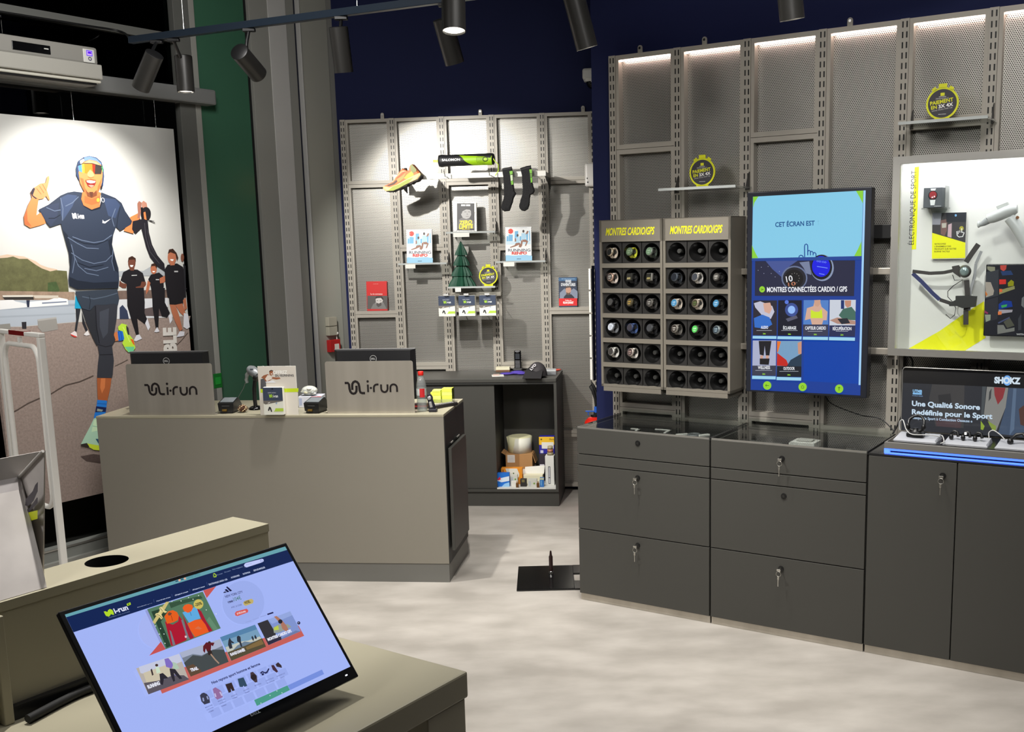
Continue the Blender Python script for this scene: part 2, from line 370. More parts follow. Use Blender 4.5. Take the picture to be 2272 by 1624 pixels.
# ------------------------------------------------------------------ perforated wall shelving
LED = M('led_strip', (255, 226, 216), 0.5, 0, 14.0)
def shelving(name, label, fr, u0, d, n, pitch, top, seams, tabs, led):
    t = thing(name, label, 'shelving', fr, u0, d, 0)
    for k in range(n + 1):
        o = MB().box(-0.018, 0.018, -0.004, 0.05, 0.03, top, SLOT).obj('upright', t); o.location = (k * pitch, 0, 0)
    for k in range(n):
        zs = [top] + list(seams[k]) + [0.03]
        x0 = k * pitch + 0.019; x1 = (k + 1) * pitch - 0.019
        for i in range(len(zs) - 1):
            a, b = zs[i + 1] + 0.001, zs[i] - 0.001; w = 0.016; h = 0.022
            p = MB().box(x0, x0 + w, 0, 0.05, a, b, STEEL).box(x1 - w, x1, 0, 0.05, a, b, STEEL)
            p.box(x0 + w, x1 - w, 0, 0.05, a, a + h, STEEL).box(x0 + w, x1 - w, 0, 0.05, b - h, b, STEEL)
            p.box(x0 + w, x1 - w, 0.042, 0.046, a + h, b - h, PERF)
            p.obj('perforated_panel', t)
            if led and i == 0:
                MB().box(x0 + w + 0.004, x1 - w - 0.004, 0.012, 0.022, b - h - 0.006, b - h, LED).obj('light_strip', t)
    for u in tabs:
        MB().prism([(u - 0.012, 0), (u + 0.012, 0), (u + 0.012, 0.032)] + [(u + 0.012 * math.cos(a * pi / 8), 0.032 + 0.012 * math.sin(a * pi / 8)) for a in range(1, 8)] + [(u - 0.012, 0.032)], 0.05, 0.056, STEEL).cyl((u, 0.051, 0.03), (u, 0.046, 0.03), 0.006, 0.006, CHROME, 12).obj('fixing_tab', t).location = (0, 0, top)
    return t
shelving('wall_shelving', 'grey perforated steel wall shelving with lit strips along its top edge', RF, -0.028, -0.45, 6, 0.3525, 2.64,
         [[2.19, 0.9], [0.845], [2.2, 0.9], [0.86], [2.205, 0.9], [0.86]], (0.128, 0.47, 1.16), True)
shelving('wall_shelving', 'pale perforated steel wall shelving on the far navy wall behind the till', BF, -1.458, -0.45, 5, 0.3435, 2.60,
         [[2.165, 1.27, 0.41], [1.725, 0.9], [2.165, 1.3, 0.6], [1.718, 0.9], [2.155, 1.275, 0.413]], (0.268, 0.948, 1.648), False)

def acrylic_shelf(label, fr, u, z, w, d=-0.45, depth=0.16, group='clear acrylic shelves', ticket=0):
    t = thing('acrylic_shelf', label, 'shelf', fr, u, d, z, 0, group)
    MB().box(-w / 2, w / 2, -depth, -0.005, -0.008, 0, ACRYL).box(-w / 2, w / 2, -depth - 0.004, -depth, -0.008, 0.004, M('acrylic_edge', (176, 180, 178), 0.25)).obj('shelf_pane', t)  # whitish front lip paints in the edge-lit look of acrylic
    for sx in (-1, 1):
        x = sx * (w / 2 - 0.012)
        m = MB(); m.hull_panel([(x, -0.004, -0.01), (x, -0.004, 0.07), (x, -0.018, 0.06), (x, -0.05, -0.008), (x, -0.05, -0.016)], 0.004, M('dark_bracket', (48, 47, 45), 0.5)); m.obj('bracket', t)
    if ticket:
        MB().box(-w / 2 + 0.05, -w / 2 + 0.05 + ticket, -depth - 0.007, -depth - 0.005, -0.032, -0.004, PAPER).obj('price_ticket', t)
    return t
acrylic_shelf('clear acrylic shelf holding a round sign above the watch racks', RF, 0.515, 1.978, 0.385, depth=0.2, group=None)
acrylic_shelf('clear acrylic shelf holding a round sign high above the glass fronted display case', RF, 1.59, 2.196, 0.345, depth=0.2, group=None)
acrylic_shelf('clear acrylic shelf under the black and yellow book on the far shelving', BF, -0.567, 1.823, 0.335, group=None, ticket=0.11)
acrylic_shelf('clear acrylic shelf under the left hand pale blue book on the far shelving', BF, -0.905, 1.62, 0.335, group=None, ticket=0.07)
acrylic_shelf('clear acrylic shelf under the right hand pale blue book on the far shelving', BF, -0.232, 1.621, 0.335, group=None, ticket=0.075)
acrylic_shelf('clear acrylic shelf under the green paper tree on the far shelving', BF, -0.572, 1.456, 0.325, group=None, ticket=0.04)

# round payment signs
def round_sign(label, fr, u, d, z, rz=0.0):
    t = thing('round_sign', label, 'sign', fr, u, d, z, rz)
    r = 0.064; c = 0.070
    YEL = M('lime_yellow_plastic', (222, 224, 40), 0.35)
    pl = MB(); pl.prism([(r * math.cos(2 * pi * k / 40), c + r * math.sin(2 * pi * k / 40)) for k in range(40)], -0.003, 0.003, YEL)
    pl.box(-0.03, 0.03, -0.003, 0.003, 0, 0.012, YEL).box(-0.016, 0.016, -0.003, 0.003, c + r - 0.003, c + r + 0.014, YEL)
    pl.box(-0.03, 0.03, -0.012, 0.012, 0, 0.003, YEL)
    for s in (-1, 1): pl.prism([(s * 0.022, c + r - 0.010), (s * 0.040, c + r - 0.018), (s * 0.044, c + r - 0.006), (s * 0.030, c + r + 0.004)], -0.003, 0.003, YEL)
    pl.obj('plate', t)
    a = Art(INK, -0.0032); a.disc(0, c, r * 0.88, (62, 60, 66), n=40)
    a.rect(-0.008, c + 0.030, 0.008, c + 0.042, (222, 224, 40)); a.rect(-0.014, c + 0.026, 0.014, c + 0.0275, (235, 235, 230))
    a.at('DEMANDEZ LE', -0.026, c + 0.0175, 0.05, 0.005, (205, 205, 200)); a.text('PAIEMENT', [(-0.047, c - 0.004), (0.043, c + 0.006), (-0.048, c + 0.010)], (222, 224, 40), 0.03)
    a.text('EN', [(-0.043, c - 0.021), (-0.020, c - 0.0185), (-0.044, c - 0.008)], (222, 224, 40), 0.03); a.text('3X 4X', [(-0.014, c - 0.018), (0.043, c - 0.012), (-0.0145, c - 0.005)], (240, 240, 238), 0.03)
    a.text('SANS FRAIS PAR CB', [(-0.040, c - 0.030), (0.040, c - 0.021), (-0.040, c - 0.025)], (200, 200, 196)); a.rect(-0.014, c - 0.043, 0.016, c - 0.0415, (230, 230, 225))
    a.obj('print', t); return t
round_sign('round yellow rimmed payment sign on the acrylic shelf above the watch racks', RF, 0.518, -0.31, 1.9785)
round_sign('round yellow rimmed payment sign on the highest acrylic shelf above the display case', RF, 1.573, -0.32, 2.1965)
round_sign('round yellow rimmed payment sign beside the green paper tree', BF, -0.463, -0.34, 1.4565)

# ------------------------------------------------------------------ watch racks
CUPP = M('cup_black', (44, 43, 42), 0.42); CUPI = M('cup_gloss', (20, 20, 20), 0.22, 0, 0, 0.6)
def cup_mesh(w, h):
    m = MB(); n = 32; R = 0.0445
    def sq(k):
        a = 2 * pi * k / n; c, s_ = math.cos(a), math.sin(a); q = max(abs(c), abs(s_)); return (w / 2 * c / q, 0, h / 2 * s_ / q)
    circ = lambda r, y, dz=0: [(r * math.cos(2 * pi * k / n), y, dz + r * math.sin(2 * pi * k / n)) for k in range(n)]
    m.loft([[sq(k) for k in range(n)], circ(R, 0)], CUPP, cap=False, smooth=False)
    m.loft([circ(R, 0), circ(0.018, 0.062, 0.004), circ(0.010, 0.064, 0.004)], CUPI, cap=False)
    m.lathe([(0.011, 0), (0.011, 0.040), (0.009, 0.043)], M('peg_grey', (70, 70, 68), 0.35), (0, 0.066, 0.004), (0, -1, 0.0), 18)
    m.box(-w / 2, w / 2, 0.07, 0.072, -h / 2, h / 2, CUPP)
    return m.mesh('cup')
CUP = cup_mesh(0.1035, 0.1)
def cup_pos(r, c): return (0.014 + 0.0535 + c * 0.107, 0.815 - 0.1085 - 0.05 - r * 0.1215)
def watch_rack(label, u):
    t = thing('watch_rack', label, 'display rack', RF, u, -0.27, 1.03)
    b = MB(); W, H = 0.342, 0.815; fr = M('rack_steel', (134, 128, 117), 0.45, 0.2)
    b.box(0, W, 0.0, 0.004, 0.71, H, fr).box(0, 0.012, 0, 0.18, 0, H, fr).box(W - 0.012, W, 0, 0.18, 0, H, fr).box(0, W, 0, 0.18, H - 0.004, H, fr).box(0, W, 0, 0.18, 0, 0.012, fr)
    for r in range(6):
        z = cup_pos(r, 0)[1] - 0.05
        b.box(0.012, W - 0.012, 0, 0.18, z - 0.0215, z, fr)
    b.box(0, W, 0.176, 0.18, 0, H, fr)
    b.box(0.03, W - 0.03, 0.004, 0.02, -0.008, 0, fr)
    b.obj('housing', t)
    a = Art(INK, -0.0003); a.at('MONTRES CARDIO/GPS', 0.036, 0.742, 0.262, 0.034, (236, 232, 30), 0.025, 0.16); a.obj('lettering', t)
    for r in range(6):
        for c in range(3):
            o = bpy.data.objects.new('cup', CUP); COL.objects.link(o); o.parent = t; x, z = cup_pos(r, c); o.location = (x, 0.008, z)
    return t
watch_rack('left of two grey watch racks, watches in all rows but the lowest', -0.012)
watch_rack('right of two grey watch racks, top and two lowest rows empty, beside the touch screen', 0.334)
def watch(rack_u, r, c, case, dial, strap, label, face=None, square=False, case_metal=0.6):
    x, z = cup_pos(r, c)
    t = thing('sports_watch', label, 'watch', RF, rack_u + x - 0.004, -0.27, 1.03 + z + 0.004, 0, 'watches shown in the two racks')
    tilt = Matrix.Rotation(math.radians(-14), 4, 'X') @ Matrix.Rotation(math.radians(-16), 4, 'Z')
    m = MB(); m.xf = tilt
    st = M('strap_%d_%d_%d' % strap, strap, 0.55)
    rings = []
    for k in range(20):
        a = 2 * pi * k / 20; hw = 0.0095 if abs(math.cos(a)) < 0.75 or math.cos(a) < 0 else 0.0125
        for_r = []
        for dx, dr in ((-hw, 0), (hw, 0), (hw, 0.003), (-hw, 0.003)):
            for_r.append((dx, 0.020 - (0.017 + dr) * math.cos(a), (0.0225 + dr) * math.sin(a)))
        rings.append(for_r)
    m.loft(rings, st, closed_path=True, smooth=False); m.obj('strap', t)
    k = M('watchcase_%d_%d_%d' % case, case, 0.28, case_metal)
    m = MB(); m.xf = tilt
    if square: m.box(-0.018, 0.018, -0.012, 0.003, -0.019, 0.019, k, 0.004)
    else: m.lathe([(0.017, 0), (0.0205, 0.002), (0.0205, 0.011), (0.0175, 0.014)], k, (0, 0.003, 0), (0, -1, 0), 26).cyl((0.020, -0.004, 0.006), (0.0235, -0.004, 0.006), 0.002, 0.002, k, 8)
    m.obj('case', t)
    a = Art(ink('watch_ink', 0, 0.15, spec=0.7), -0.0122 if square else -0.0112); a.mb.xf = tilt
    if square: a.rect(-0.0155, -0.0165, 0.0155, 0.0165, dial)
    else: a.disc(0, 0, 0.0168, dial)
    f = face or (150, 150, 148)
    if square: a.rect(-0.011, -0.012, 0.011, -0.002, f)
    elif face:
        a.at('10:08', -0.009, 0.0005, 0.018, 0.006, f, 0.02); a.rect(-0.008, -0.006, 0.008, -0.0045, f); a.rect(-0.006, -0.009, 0.006, -0.008, f)
    a.obj('dial', t); return t
S_ = (188, 184, 176); D_ = (40, 40, 42); K_ = (12, 12, 14); BKS = (26, 26, 28)
RK = (('left', -0.012), ('right', 0.334)); ROW = ('top', 'second', 'third', 'fourth', 'fifth', 'lowest'); COLN = ('left', 'middle', 'right')
WL = [
 (0,0,0,(205,190,165),K_,(228,214,196),None,False,'black dialled watch with pale cream strap'), (0,0,1,(120,135,110),(86,110,80),(200,205,60),(150,170,140),False,'green dialled watch with lime strap'),
 (0,0,2,(140,150,140),(92,120,92),(60,68,60),(160,180,160),False,'large green dialled steel watch'), (0,1,0,(214,180,160),(60,50,48),(230,215,205),(205,200,190),False,'rose gold watch with chronograph dial'),
 (0,1,1,(70,70,66),(38,38,34),BKS,(150,140,100),True,'square black watch with grey band'), (0,1,2,(175,172,165),(38,38,34),BKS,(140,130,84),True,'square steel watch with dark band'),
 (0,2,0,(28,28,30),K_,BKS,None,False,'all black watch'), (0,2,1,(90,84,66),(70,60,30),BKS,(214,170,60),False,'watch with a gold marked dial'),
 (0,2,2,(130,126,120),(58,56,54),(70,68,66),(190,186,180),False,'grey watch with text on its dial'), (0,3,0,(165,170,180),(196,204,216),(120,122,126),(120,130,150),False,'small white dialled watch'),
 (0,3,1,(70,84,120),(24,20,40),(70,92,140),None,False,'blue cased watch with dark dial'), (0,3,2,(80,82,84),(60,62,66),BKS,None,False,'plain grey dialled watch'),
 (0,4,0,(200,198,192),K_,(226,224,218),None,False,'black dialled watch with white strap'), (0,4,1,(210,196,186),(64,48,48),(226,220,212),(190,160,150),False,'watch with brown chronograph dial'),
 (1,1,0,(96,104,114),(30,34,42),(60,64,70),None,False,'slate grey watch'), (1,1,1,(200,196,190),(60,64,72),(226,222,216),None,False,'silver watch with white strap'),
 (1,1,2,(60,58,56),(80,78,74),BKS,(214,212,206),False,'black watch with four white counters'), (1,2,0,(206,202,196),(60,130,176),(226,214,200),(200,220,235),False,'blue dialled watch with white strap'),
 (1,2,1,(206,192,176),(70,66,50),(222,212,198),(96,130,70),False,'green and brown dialled watch'), (1,2,2,(54,58,62),(66,128,168),BKS,(200,220,235),False,'blue dialled watch with black strap'),
 (1,3,0,(170,166,158),(56,50,46),(120,116,110),(226,222,216),False,'watch with white bar across its dial'), (1,3,1,(76,84,70),(84,190,90),BKS,(214,240,214),False,'bright green dialled watch'),
 (1,3,2,(150,160,160),(56,66,74),BKS,(160,180,190),False,'steel rimmed watch with dark dial'),
]
for k, r, c, case, dial, strap, face, sq, desc in WL:
    watch(RK[k][1], r, c, case, dial, strap, '%s, %s of %s row, %s rack' % (desc, COLN[c], ROW[r], RK[k][0]), face, sq)

# leaflets stacked on the end of the right wall
t = thing('card_rail', 'column of narrow white cards on the end of the navy wall beside the watch racks', 'card rail', RF, -0.19, -0.505, 1.02)
MB().box(0, 0.003, -0.012, 0.012, 0, 0.60, BLACK).obj('backing_strip', t)
for k in range(5): MB().box(-0.012, 0, -0.022, 0.012, 0.006 + k * 0.118, 0.114 + k * 0.118, PAPER).obj('card', t)

# ------------------------------------------------------------------ touch screen kiosk and its rails
def rail(label, z):
    o = MB().box(0, 0.72, 0, 0.03, -0.014, 0.014, BRUSH, 0.002)
    single(o, 'mounting_rail', label, 'rail', RF, 0.655, -0.40, z)
rail('upper steel rail carrying the touch screen between the watch rack and display case', 1.590)
rail('lower steel rail carrying the touch screen between the watch rack and display case', 1.240)
t = thing('touch_screen', 'tall black touch screen kiosk with a pale blue upper half on the right wall', 'screen', RF, 0.742, -0.30, 1.042)
MB().box(0, 0.56, 0.0, 0.055, 0, 0.906, M('screen_bezel', (34, 36, 44), 0.3), 0.004).box(0.1, 0.46, 0.055, 0.10, 0.15, 0.75, BLACK).obj('housing', t)
a = Art(SCR, -0.0005)
B1 = (22, 66, 158); WB = (214, 226, 248); LM = (150, 214, 50)
a.poly([(0.027,0.8854),(0.5341,0.8916),(0.5328,0.0122),(0.024,0.0085)], (26, 62, 150)); a.poly([(0.2748,0.2476),(0.5178,0.2477),(0.5223,0.0629),(0.2752,0.0625)], (8, 66, 168))
a.poly([(0.0283,0.8854),(0.5239,0.8914),(0.5229,0.6161),(0.0259,0.6114)], (136, 206, 236)); 
for q in ([(0.0283,0.8854),(0.0539,0.8856),(0.0353,0.8589),(0.0294,0.8366)], [(0.4931,0.891),(0.5239,0.8914),(0.5235,0.8372),(0.5089,0.8649)], [(0.0254,0.6704),(0.0372,0.6449),(0.0551,0.6124),(0.0259,0.6114)], [(0.5213,0.679),(0.5229,0.6161),(0.4912,0.6152),(0.5081,0.6475)]): a.poly(q, (140, 212, 62))
a.poly([(0.5251,0.8914),(0.5341,0.8916),(0.5329,0.0584),(0.5242,0.058)], (164, 212, 252))
a.text('CET ÉCRAN EST', [(0.1345,0.7491),(0.3151,0.7513),(0.1336,0.7691)], (22, 80, 140), 0.025); a.text('T', [(0.3278,0.7515),(0.3353,0.7519),(0.3268,0.7704)], (122, 186, 214))
for q in ([(0.2456,0.6117),(0.2475,0.6191),(0.2545,0.6228),(0.2623,0.6202),(0.2663,0.6133)], [(0.2721,0.6139),(0.2707,0.6602),(0.2725,0.6682),(0.2782,0.6712),(0.284,0.6674),(0.2854,0.66),(0.2861,0.6218)], [(0.2858,0.6384),(0.2915,0.6439),(0.2973,0.6401),(0.2983,0.6216)], [(0.298,0.6352),(0.3044,0.6394),(0.3102,0.6338),(0.3104,0.6215)], [(0.3109,0.6301),(0.3172,0.6343),(0.323,0.6281),(0.3239,0.614)]): a.line(q, 0.0045, (24, 74, 150))
a.poly([(0.0416,0.5998),(0.4965,0.5983),(0.4952,0.4448),(0.041,0.4421)], (38, 40, 66)); a.poly([(0.0902,0.6),(0.2419,0.5999),(0.2032,0.5741),(0.171,0.524),(0.1241,0.5619)], (70, 86, 150))
a.poly([(0.2865,0.5227),(0.2852,0.5108),(0.281,0.4995),(0.2741,0.4893),(0.2648,0.4808),(0.2536,0.4743),(0.241,0.4702),(0.2276,0.4688),(0.2142,0.4701),(0.2014,0.474),(0.1898,0.4804),(0.1801,0.489),(0.1727,0.4992),(0.1681,0.5107),(0.1664,0.5227),(0.1678,0.5348),(0.1721,0.5462),(0.1792,0.5564),(0.1887,0.5649),(0.2,0.5712),(0.2127,0.5751),(0.226,0.5764),(0.2394,0.575),(0.2521,0.571),(0.2634,0.5645),(0.273,0.556),(0.2802,0.5459),(0.2848,0.5346)], (104, 116, 150)); a.poly([(0.2801,0.5215),(0.2789,0.5107),(0.2752,0.5004),(0.269,0.4911),(0.2607,0.4834),(0.2507,0.4775),(0.2395,0.4739),(0.2276,0.4726),(0.2156,0.4737),(0.2042,0.4773),(0.1939,0.4831),(0.1852,0.4909),(0.1787,0.5002),(0.1745,0.5105),(0.173,0.5215),(0.1742,0.5324),(0.1781,0.5427),(0.1844,0.552),(0.1928,0.5597),(0.203,0.5655),(0.2142,0.569),(0.2261,0.5702),(0.238,0.5689),(0.2493,0.5652),(0.2595,0.5594),(0.268,0.5517),(0.2745,0.5425),(0.2786,0.5322)], (36, 36, 46)); a.poly([(0.2678,0.5202),(0.2669,0.5113),(0.2639,0.5029),(0.2589,0.4953),(0.2522,0.489),(0.2441,0.4842),(0.2351,0.4811),(0.2255,0.4801),(0.2159,0.4811),(0.2067,0.484),(0.1984,0.4888),(0.1914,0.4951),(0.1862,0.5027),(0.1828,0.5112),(0.1816,0.5202),(0.1826,0.5292),(0.1857,0.5376),(0.1908,0.5452),(0.1975,0.5516),(0.2057,0.5563),(0.2148,0.5592),(0.2243,0.5602),(0.2339,0.5592),(0.243,0.5562),(0.2512,0.5514),(0.2581,0.5451),(0.2633,0.5375),(0.2666,0.5291)], (20, 18, 22))
for k in range(12): a.poly([(x + 0.0, z) for x, z in [(0.742 * 0 + [(0.2269,0.5215)][0][0] + 0.0225 * math.cos(k * pi / 6) + 0.0016 * math.cos(j), [(0.2269,0.5215)][0][1] + 0.0225 * math.sin(k * pi / 6) + 0.0016 * math.sin(j)) for j in (0, 1.57, 3.14, 4.71)]], (200, 196, 190))
a.text('10', [(0.1911,0.5039),(0.2211,0.5102),(0.1868,0.529)], (226, 226, 232), 0.02); a.text('10', [(0.1992,0.4863),(0.2345,0.4914),(0.1964,0.5014)], (190, 120, 90), 0.01)
a.poly([(0.2486,0.5912),(0.2936,0.5958),(0.3042,0.5363),(0.2816,0.5426),(0.2683,0.5675)], (120, 130, 160)); a.poly([(0.4044,0.5667),(0.4033,0.554),(0.3998,0.5418),(0.3939,0.5309),(0.3859,0.5218),(0.3762,0.5149),(0.3654,0.5106),(0.3538,0.5091),(0.3422,0.5106),(0.3311,0.5148),(0.3211,0.5218),(0.3126,0.531),(0.3061,0.542),(0.302,0.5543),(0.3005,0.5673),(0.3016,0.5802),(0.3053,0.5925),(0.3113,0.6034),(0.3194,0.6125),(0.3292,0.6193),(0.3401,0.6234),(0.3516,0.6247),(0.3632,0.6231),(0.3742,0.6188),(0.3841,0.6118),(0.3924,0.6026),(0.3988,0.5917),(0.4028,0.5795)], (136, 150, 180)); a.poly([(0.3968,0.5698),(0.3958,0.5579),(0.3925,0.5465),(0.3871,0.5363),(0.3796,0.5277),(0.3707,0.5213),(0.3606,0.5173),(0.3499,0.5159),(0.3391,0.5173),(0.3288,0.5213),(0.3195,0.5278),(0.3117,0.5364),(0.3057,0.5467),(0.3019,0.5583),(0.3004,0.5704),(0.3015,0.5825),(0.3048,0.5939),(0.3105,0.6042),(0.318,0.6127),(0.327,0.619),(0.3372,0.6229),(0.3479,0.6241),(0.3586,0.6227),(0.3688,0.6186),(0.378,0.6121),(0.3857,0.6035),(0.3916,0.5932),(0.3953,0.5818)], (18, 20, 26)); a.poly([(0.3879,0.573),(0.3871,0.5629),(0.3843,0.5533),(0.3797,0.5447),(0.3735,0.5375),(0.3659,0.5321),(0.3574,0.5288),(0.3484,0.5276),(0.3393,0.5288),(0.3307,0.5322),(0.3228,0.5376),(0.3162,0.5449),(0.3112,0.5536),(0.308,0.5633),(0.3068,0.5734),(0.3076,0.5836),(0.3105,0.5932),(0.3152,0.6018),(0.3215,0.609),(0.3292,0.6143),(0.3377,0.6176),(0.3467,0.6186),(0.3557,0.6174),(0.3643,0.614),(0.3721,0.6085),(0.3786,0.6013),(0.3836,0.5926),(0.3867,0.583)], (20, 24, 226))
a.text('00:00', [(0.3269,0.593),(0.37,0.5865),(0.328,0.6004)], (120, 150, 250)); a.line([(0.3291,0.5733),(0.3768,0.5657)], 0.003, (120, 150, 250)); a.line([(0.3392,0.5424),(0.3634,0.5375)], 0.003, (120, 150, 250))
a.poly([(0.0259,0.6114),(0.5229,0.6161),(0.5233,0.5998),(0.0253,0.5987)], (34, 70, 150))
for x, z in ([(0.0717,0.571),(0.1189,0.543),(0.0841,0.5431),(0.1378,0.5278),(0.1574,0.5517),(0.0569,0.5571),(0.1039,0.5746)]): a.disc(x, z, 0.0014, (200, 208, 240), n=8)
a.poly([(0.0902,0.4718),(0.0899,0.4687),(0.0889,0.4657),(0.0873,0.4631),(0.0852,0.4608),(0.0827,0.4591),(0.0798,0.4581),(0.0768,0.4577),(0.0738,0.458),(0.0709,0.4591),(0.0684,0.4607),(0.0662,0.4629),(0.0645,0.4656),(0.0635,0.4686),(0.0631,0.4717),(0.0635,0.4748),(0.0644,0.4778),(0.066,0.4805),(0.0681,0.4827),(0.0707,0.4844),(0.0735,0.4854),(0.0765,0.4858),(0.0796,0.4855),(0.0824,0.4844),(0.085,0.4828),(0.0872,0.4806),(0.0888,0.4779),(0.0898,0.4749)], LM); a.text('>', [(0.0707,0.466),(0.0835,0.4661),(0.0706,0.4756)], (60, 90, 20), 0.02); a.text('MONTRES CONNECTÉES CARDIO / GPS', [(0.0997,0.4598),(0.4651,0.4647),(0.0995,0.4814)], (240, 242, 248), 0.025)
TL = [(166, 333, 880), (342, 508, 879), (522, 698, 878), (706, 890, 876), (163, 328, 1163), (335, 508, 1166)]
a.poly([(0.035,0.4214),(0.1477,0.4227),(0.1483,0.2642),(0.0343,0.2623)], (44, 40, 52)); a.poly([(0.0378,0.4086),(0.0684,0.4179),(0.126,0.3969),(0.1363,0.3715),(0.1199,0.3393),(0.0861,0.345),(0.0448,0.3894)], (196, 196, 214)); a.poly([(0.082,0.4091),(0.1157,0.4127),(0.1248,0.3841),(0.1129,0.3615),(0.0892,0.3708)], (216, 170, 150)); a.poly([(0.0384,0.3408),(0.0792,0.3577),(0.1131,0.3455),(0.1269,0.3138),(0.0934,0.2936),(0.0422,0.2988)], (52, 110, 200))
a.poly([(0.1537,0.4234),(0.2629,0.4246),(0.2654,0.2663),(0.153,0.2644)], (22, 22, 40)); a.poly([(0.2466,0.3822),(0.246,0.3755),(0.2438,0.369),(0.2403,0.3632),(0.2356,0.3583),(0.23,0.3546),(0.2236,0.3522),(0.2169,0.3514),(0.2102,0.352),(0.2037,0.3541),(0.1979,0.3576),(0.193,0.3624),(0.1893,0.3681),(0.187,0.3745),(0.1861,0.3813),(0.1868,0.388),(0.189,0.3945),(0.1925,0.4003),(0.1972,0.4052),(0.2029,0.4089),(0.2093,0.4112),(0.216,0.4121),(0.2228,0.4114),(0.2292,0.4092),(0.2349,0.4057),(0.2398,0.401),(0.2434,0.3953),(0.2457,0.3889)], (60, 80, 150)); a.poly([(0.2335,0.382),(0.2332,0.3781),(0.232,0.3743),(0.23,0.3709),(0.2273,0.3681),(0.2241,0.3659),(0.2205,0.3645),(0.2167,0.364),(0.2129,0.3644),(0.2093,0.3656),(0.206,0.3677),(0.2032,0.3705),(0.2011,0.3738),(0.1998,0.3775),(0.1993,0.3815),(0.1997,0.3854),(0.2009,0.3892),(0.2029,0.3926),(0.2056,0.3954),(0.2088,0.3976),(0.2124,0.3989),(0.2162,0.3994),(0.22,0.399),(0.2236,0.3978),(0.2269,0.3957),(0.2296,0.393),(0.2317,0.3896),(0.233,0.3859)], (150, 190, 250)); a.poly([(0.2028,0.4157),(0.2026,0.4137),(0.202,0.4118),(0.2009,0.4101),(0.1994,0.4087),(0.1977,0.4076),(0.1958,0.407),(0.1937,0.4067),(0.1917,0.4069),(0.1897,0.4075),(0.1879,0.4086),(0.1864,0.41),(0.1853,0.4116),(0.1846,0.4135),(0.1843,0.4155),(0.1845,0.4174),(0.1852,0.4193),(0.1863,0.421),(0.1877,0.4224),(0.1895,0.4235),(0.1914,0.4242),(0.1935,0.4244),(0.1955,0.4242),(0.1975,0.4236),(0.1992,0.4226),(0.2007,0.4212),(0.2019,0.4195),(0.2026,0.4176)], (90, 120, 220)); a.poly([(0.19,0.3407),(0.2391,0.3575),(0.2459,0.345),(0.2001,0.3282)], (90, 90, 110))
a.poly([(0.2719,0.4253),(0.3846,0.4265),(0.3858,0.2685),(0.2713,0.2665)], (84, 130, 200)); a.poly([(0.2874,0.3897),(0.3163,0.3995),(0.3222,0.4246),(0.3446,0.4273),(0.3534,0.397),(0.3805,0.3756),(0.3781,0.3382),(0.3622,0.3379),(0.3575,0.3191),(0.3113,0.318),(0.3044,0.343),(0.2786,0.3362)], (214, 172, 150)); a.poly([(0.305,0.3837),(0.3231,0.3747),(0.3423,0.375),(0.3549,0.3876),(0.3595,0.3472),(0.3056,0.3461)], (206, 230, 50)); a.poly([(0.3197,0.4258),(0.3478,0.4273),(0.3481,0.4093),(0.3368,0.3967),(0.3239,0.4009)], (206, 160, 136))
a.poly([(0.2705,0.3171),(0.3854,0.3197),(0.3858,0.2685),(0.2713,0.2665)], (58, 60, 84))
a.poly([(0.3896,0.4278),(0.5042,0.429),(0.5043,0.2695),(0.3903,0.2674)], (204, 210, 222)); a.poly([(0.4392,0.4271),(0.4535,0.4272),(0.4544,0.3892),(0.44,0.3889)], (30, 50, 110)); a.poly([(0.4312,0.361),(0.4494,0.3891),(0.4864,0.3988),(0.5042,0.3777),(0.5051,0.3409),(0.4504,0.3428)], (70, 108, 96)); a.poly([(0.456,0.426),(0.4845,0.4264),(0.4833,0.4019),(0.4679,0.3943),(0.4584,0.4046)], (196, 140, 116)); a.poly([(0.3914,0.3385),(0.4252,0.3516),(0.5051,0.3378),(0.5055,0.3225),(0.4258,0.3237)], (180, 140, 124)); a.poly([(0.4253,0.3454),(0.469,0.3494),(0.4819,0.3281),(0.4446,0.3223)], (40, 40, 50)); a.poly([(0.3906,0.3161),(0.5056,0.3188),(0.5043,0.2695),(0.3903,0.2674)], (40, 46, 84))
a.poly([(0.0345,0.2382),(0.1466,0.2417),(0.1465,0.0806),(0.0331,0.0763)], (172, 178, 206)); a.poly([(0.0633,0.2371),(0.1244,0.2391),(0.115,0.1715),(0.0981,0.1721),(0.0922,0.216),(0.0879,0.1704),(0.0687,0.1749)], (30, 28, 34)); a.poly([(0.0708,0.171),(0.0851,0.1716),(0.0827,0.1389),(0.0732,0.1398)], (210, 160, 140)); a.poly([(0.0987,0.1721),(0.1123,0.1726),(0.11,0.1401),(0.0991,0.1396)], (210, 160, 140)); a.poly([(0.0689,0.1566),(0.1165,0.1585),(0.1128,0.1291),(0.0691,0.1292)], (26, 24, 28)); a.poly([(0.0334,0.1224),(0.1466,0.1274),(0.1465,0.0806),(0.0331,0.0763)], (60, 62, 80))
a.poly([(0.1513,0.2399),(0.2658,0.2435),(0.2671,0.0814),(0.1513,0.0769)], (120, 160, 196)); a.poly([(0.1513,0.2386),(0.1694,0.2379),(0.1566,0.1924),(0.1513,0.1858)], (236, 120, 40)); a.poly([(0.152,0.1858),(0.1958,0.1553),(0.2095,0.1269),(0.1513,0.1276)], (196, 40, 30)); a.poly([(0.2476,0.234),(0.2658,0.2422),(0.2661,0.1837),(0.251,0.1844)], (206, 150, 124)); a.poly([(0.2158,0.1561),(0.2667,0.1869),(0.267,0.1262),(0.1963,0.1231)], (40, 60, 80)); a.poly([(0.152,0.1263),(0.267,0.1288),(0.2671,0.0814),(0.1513,0.0769)], (28, 32, 42))
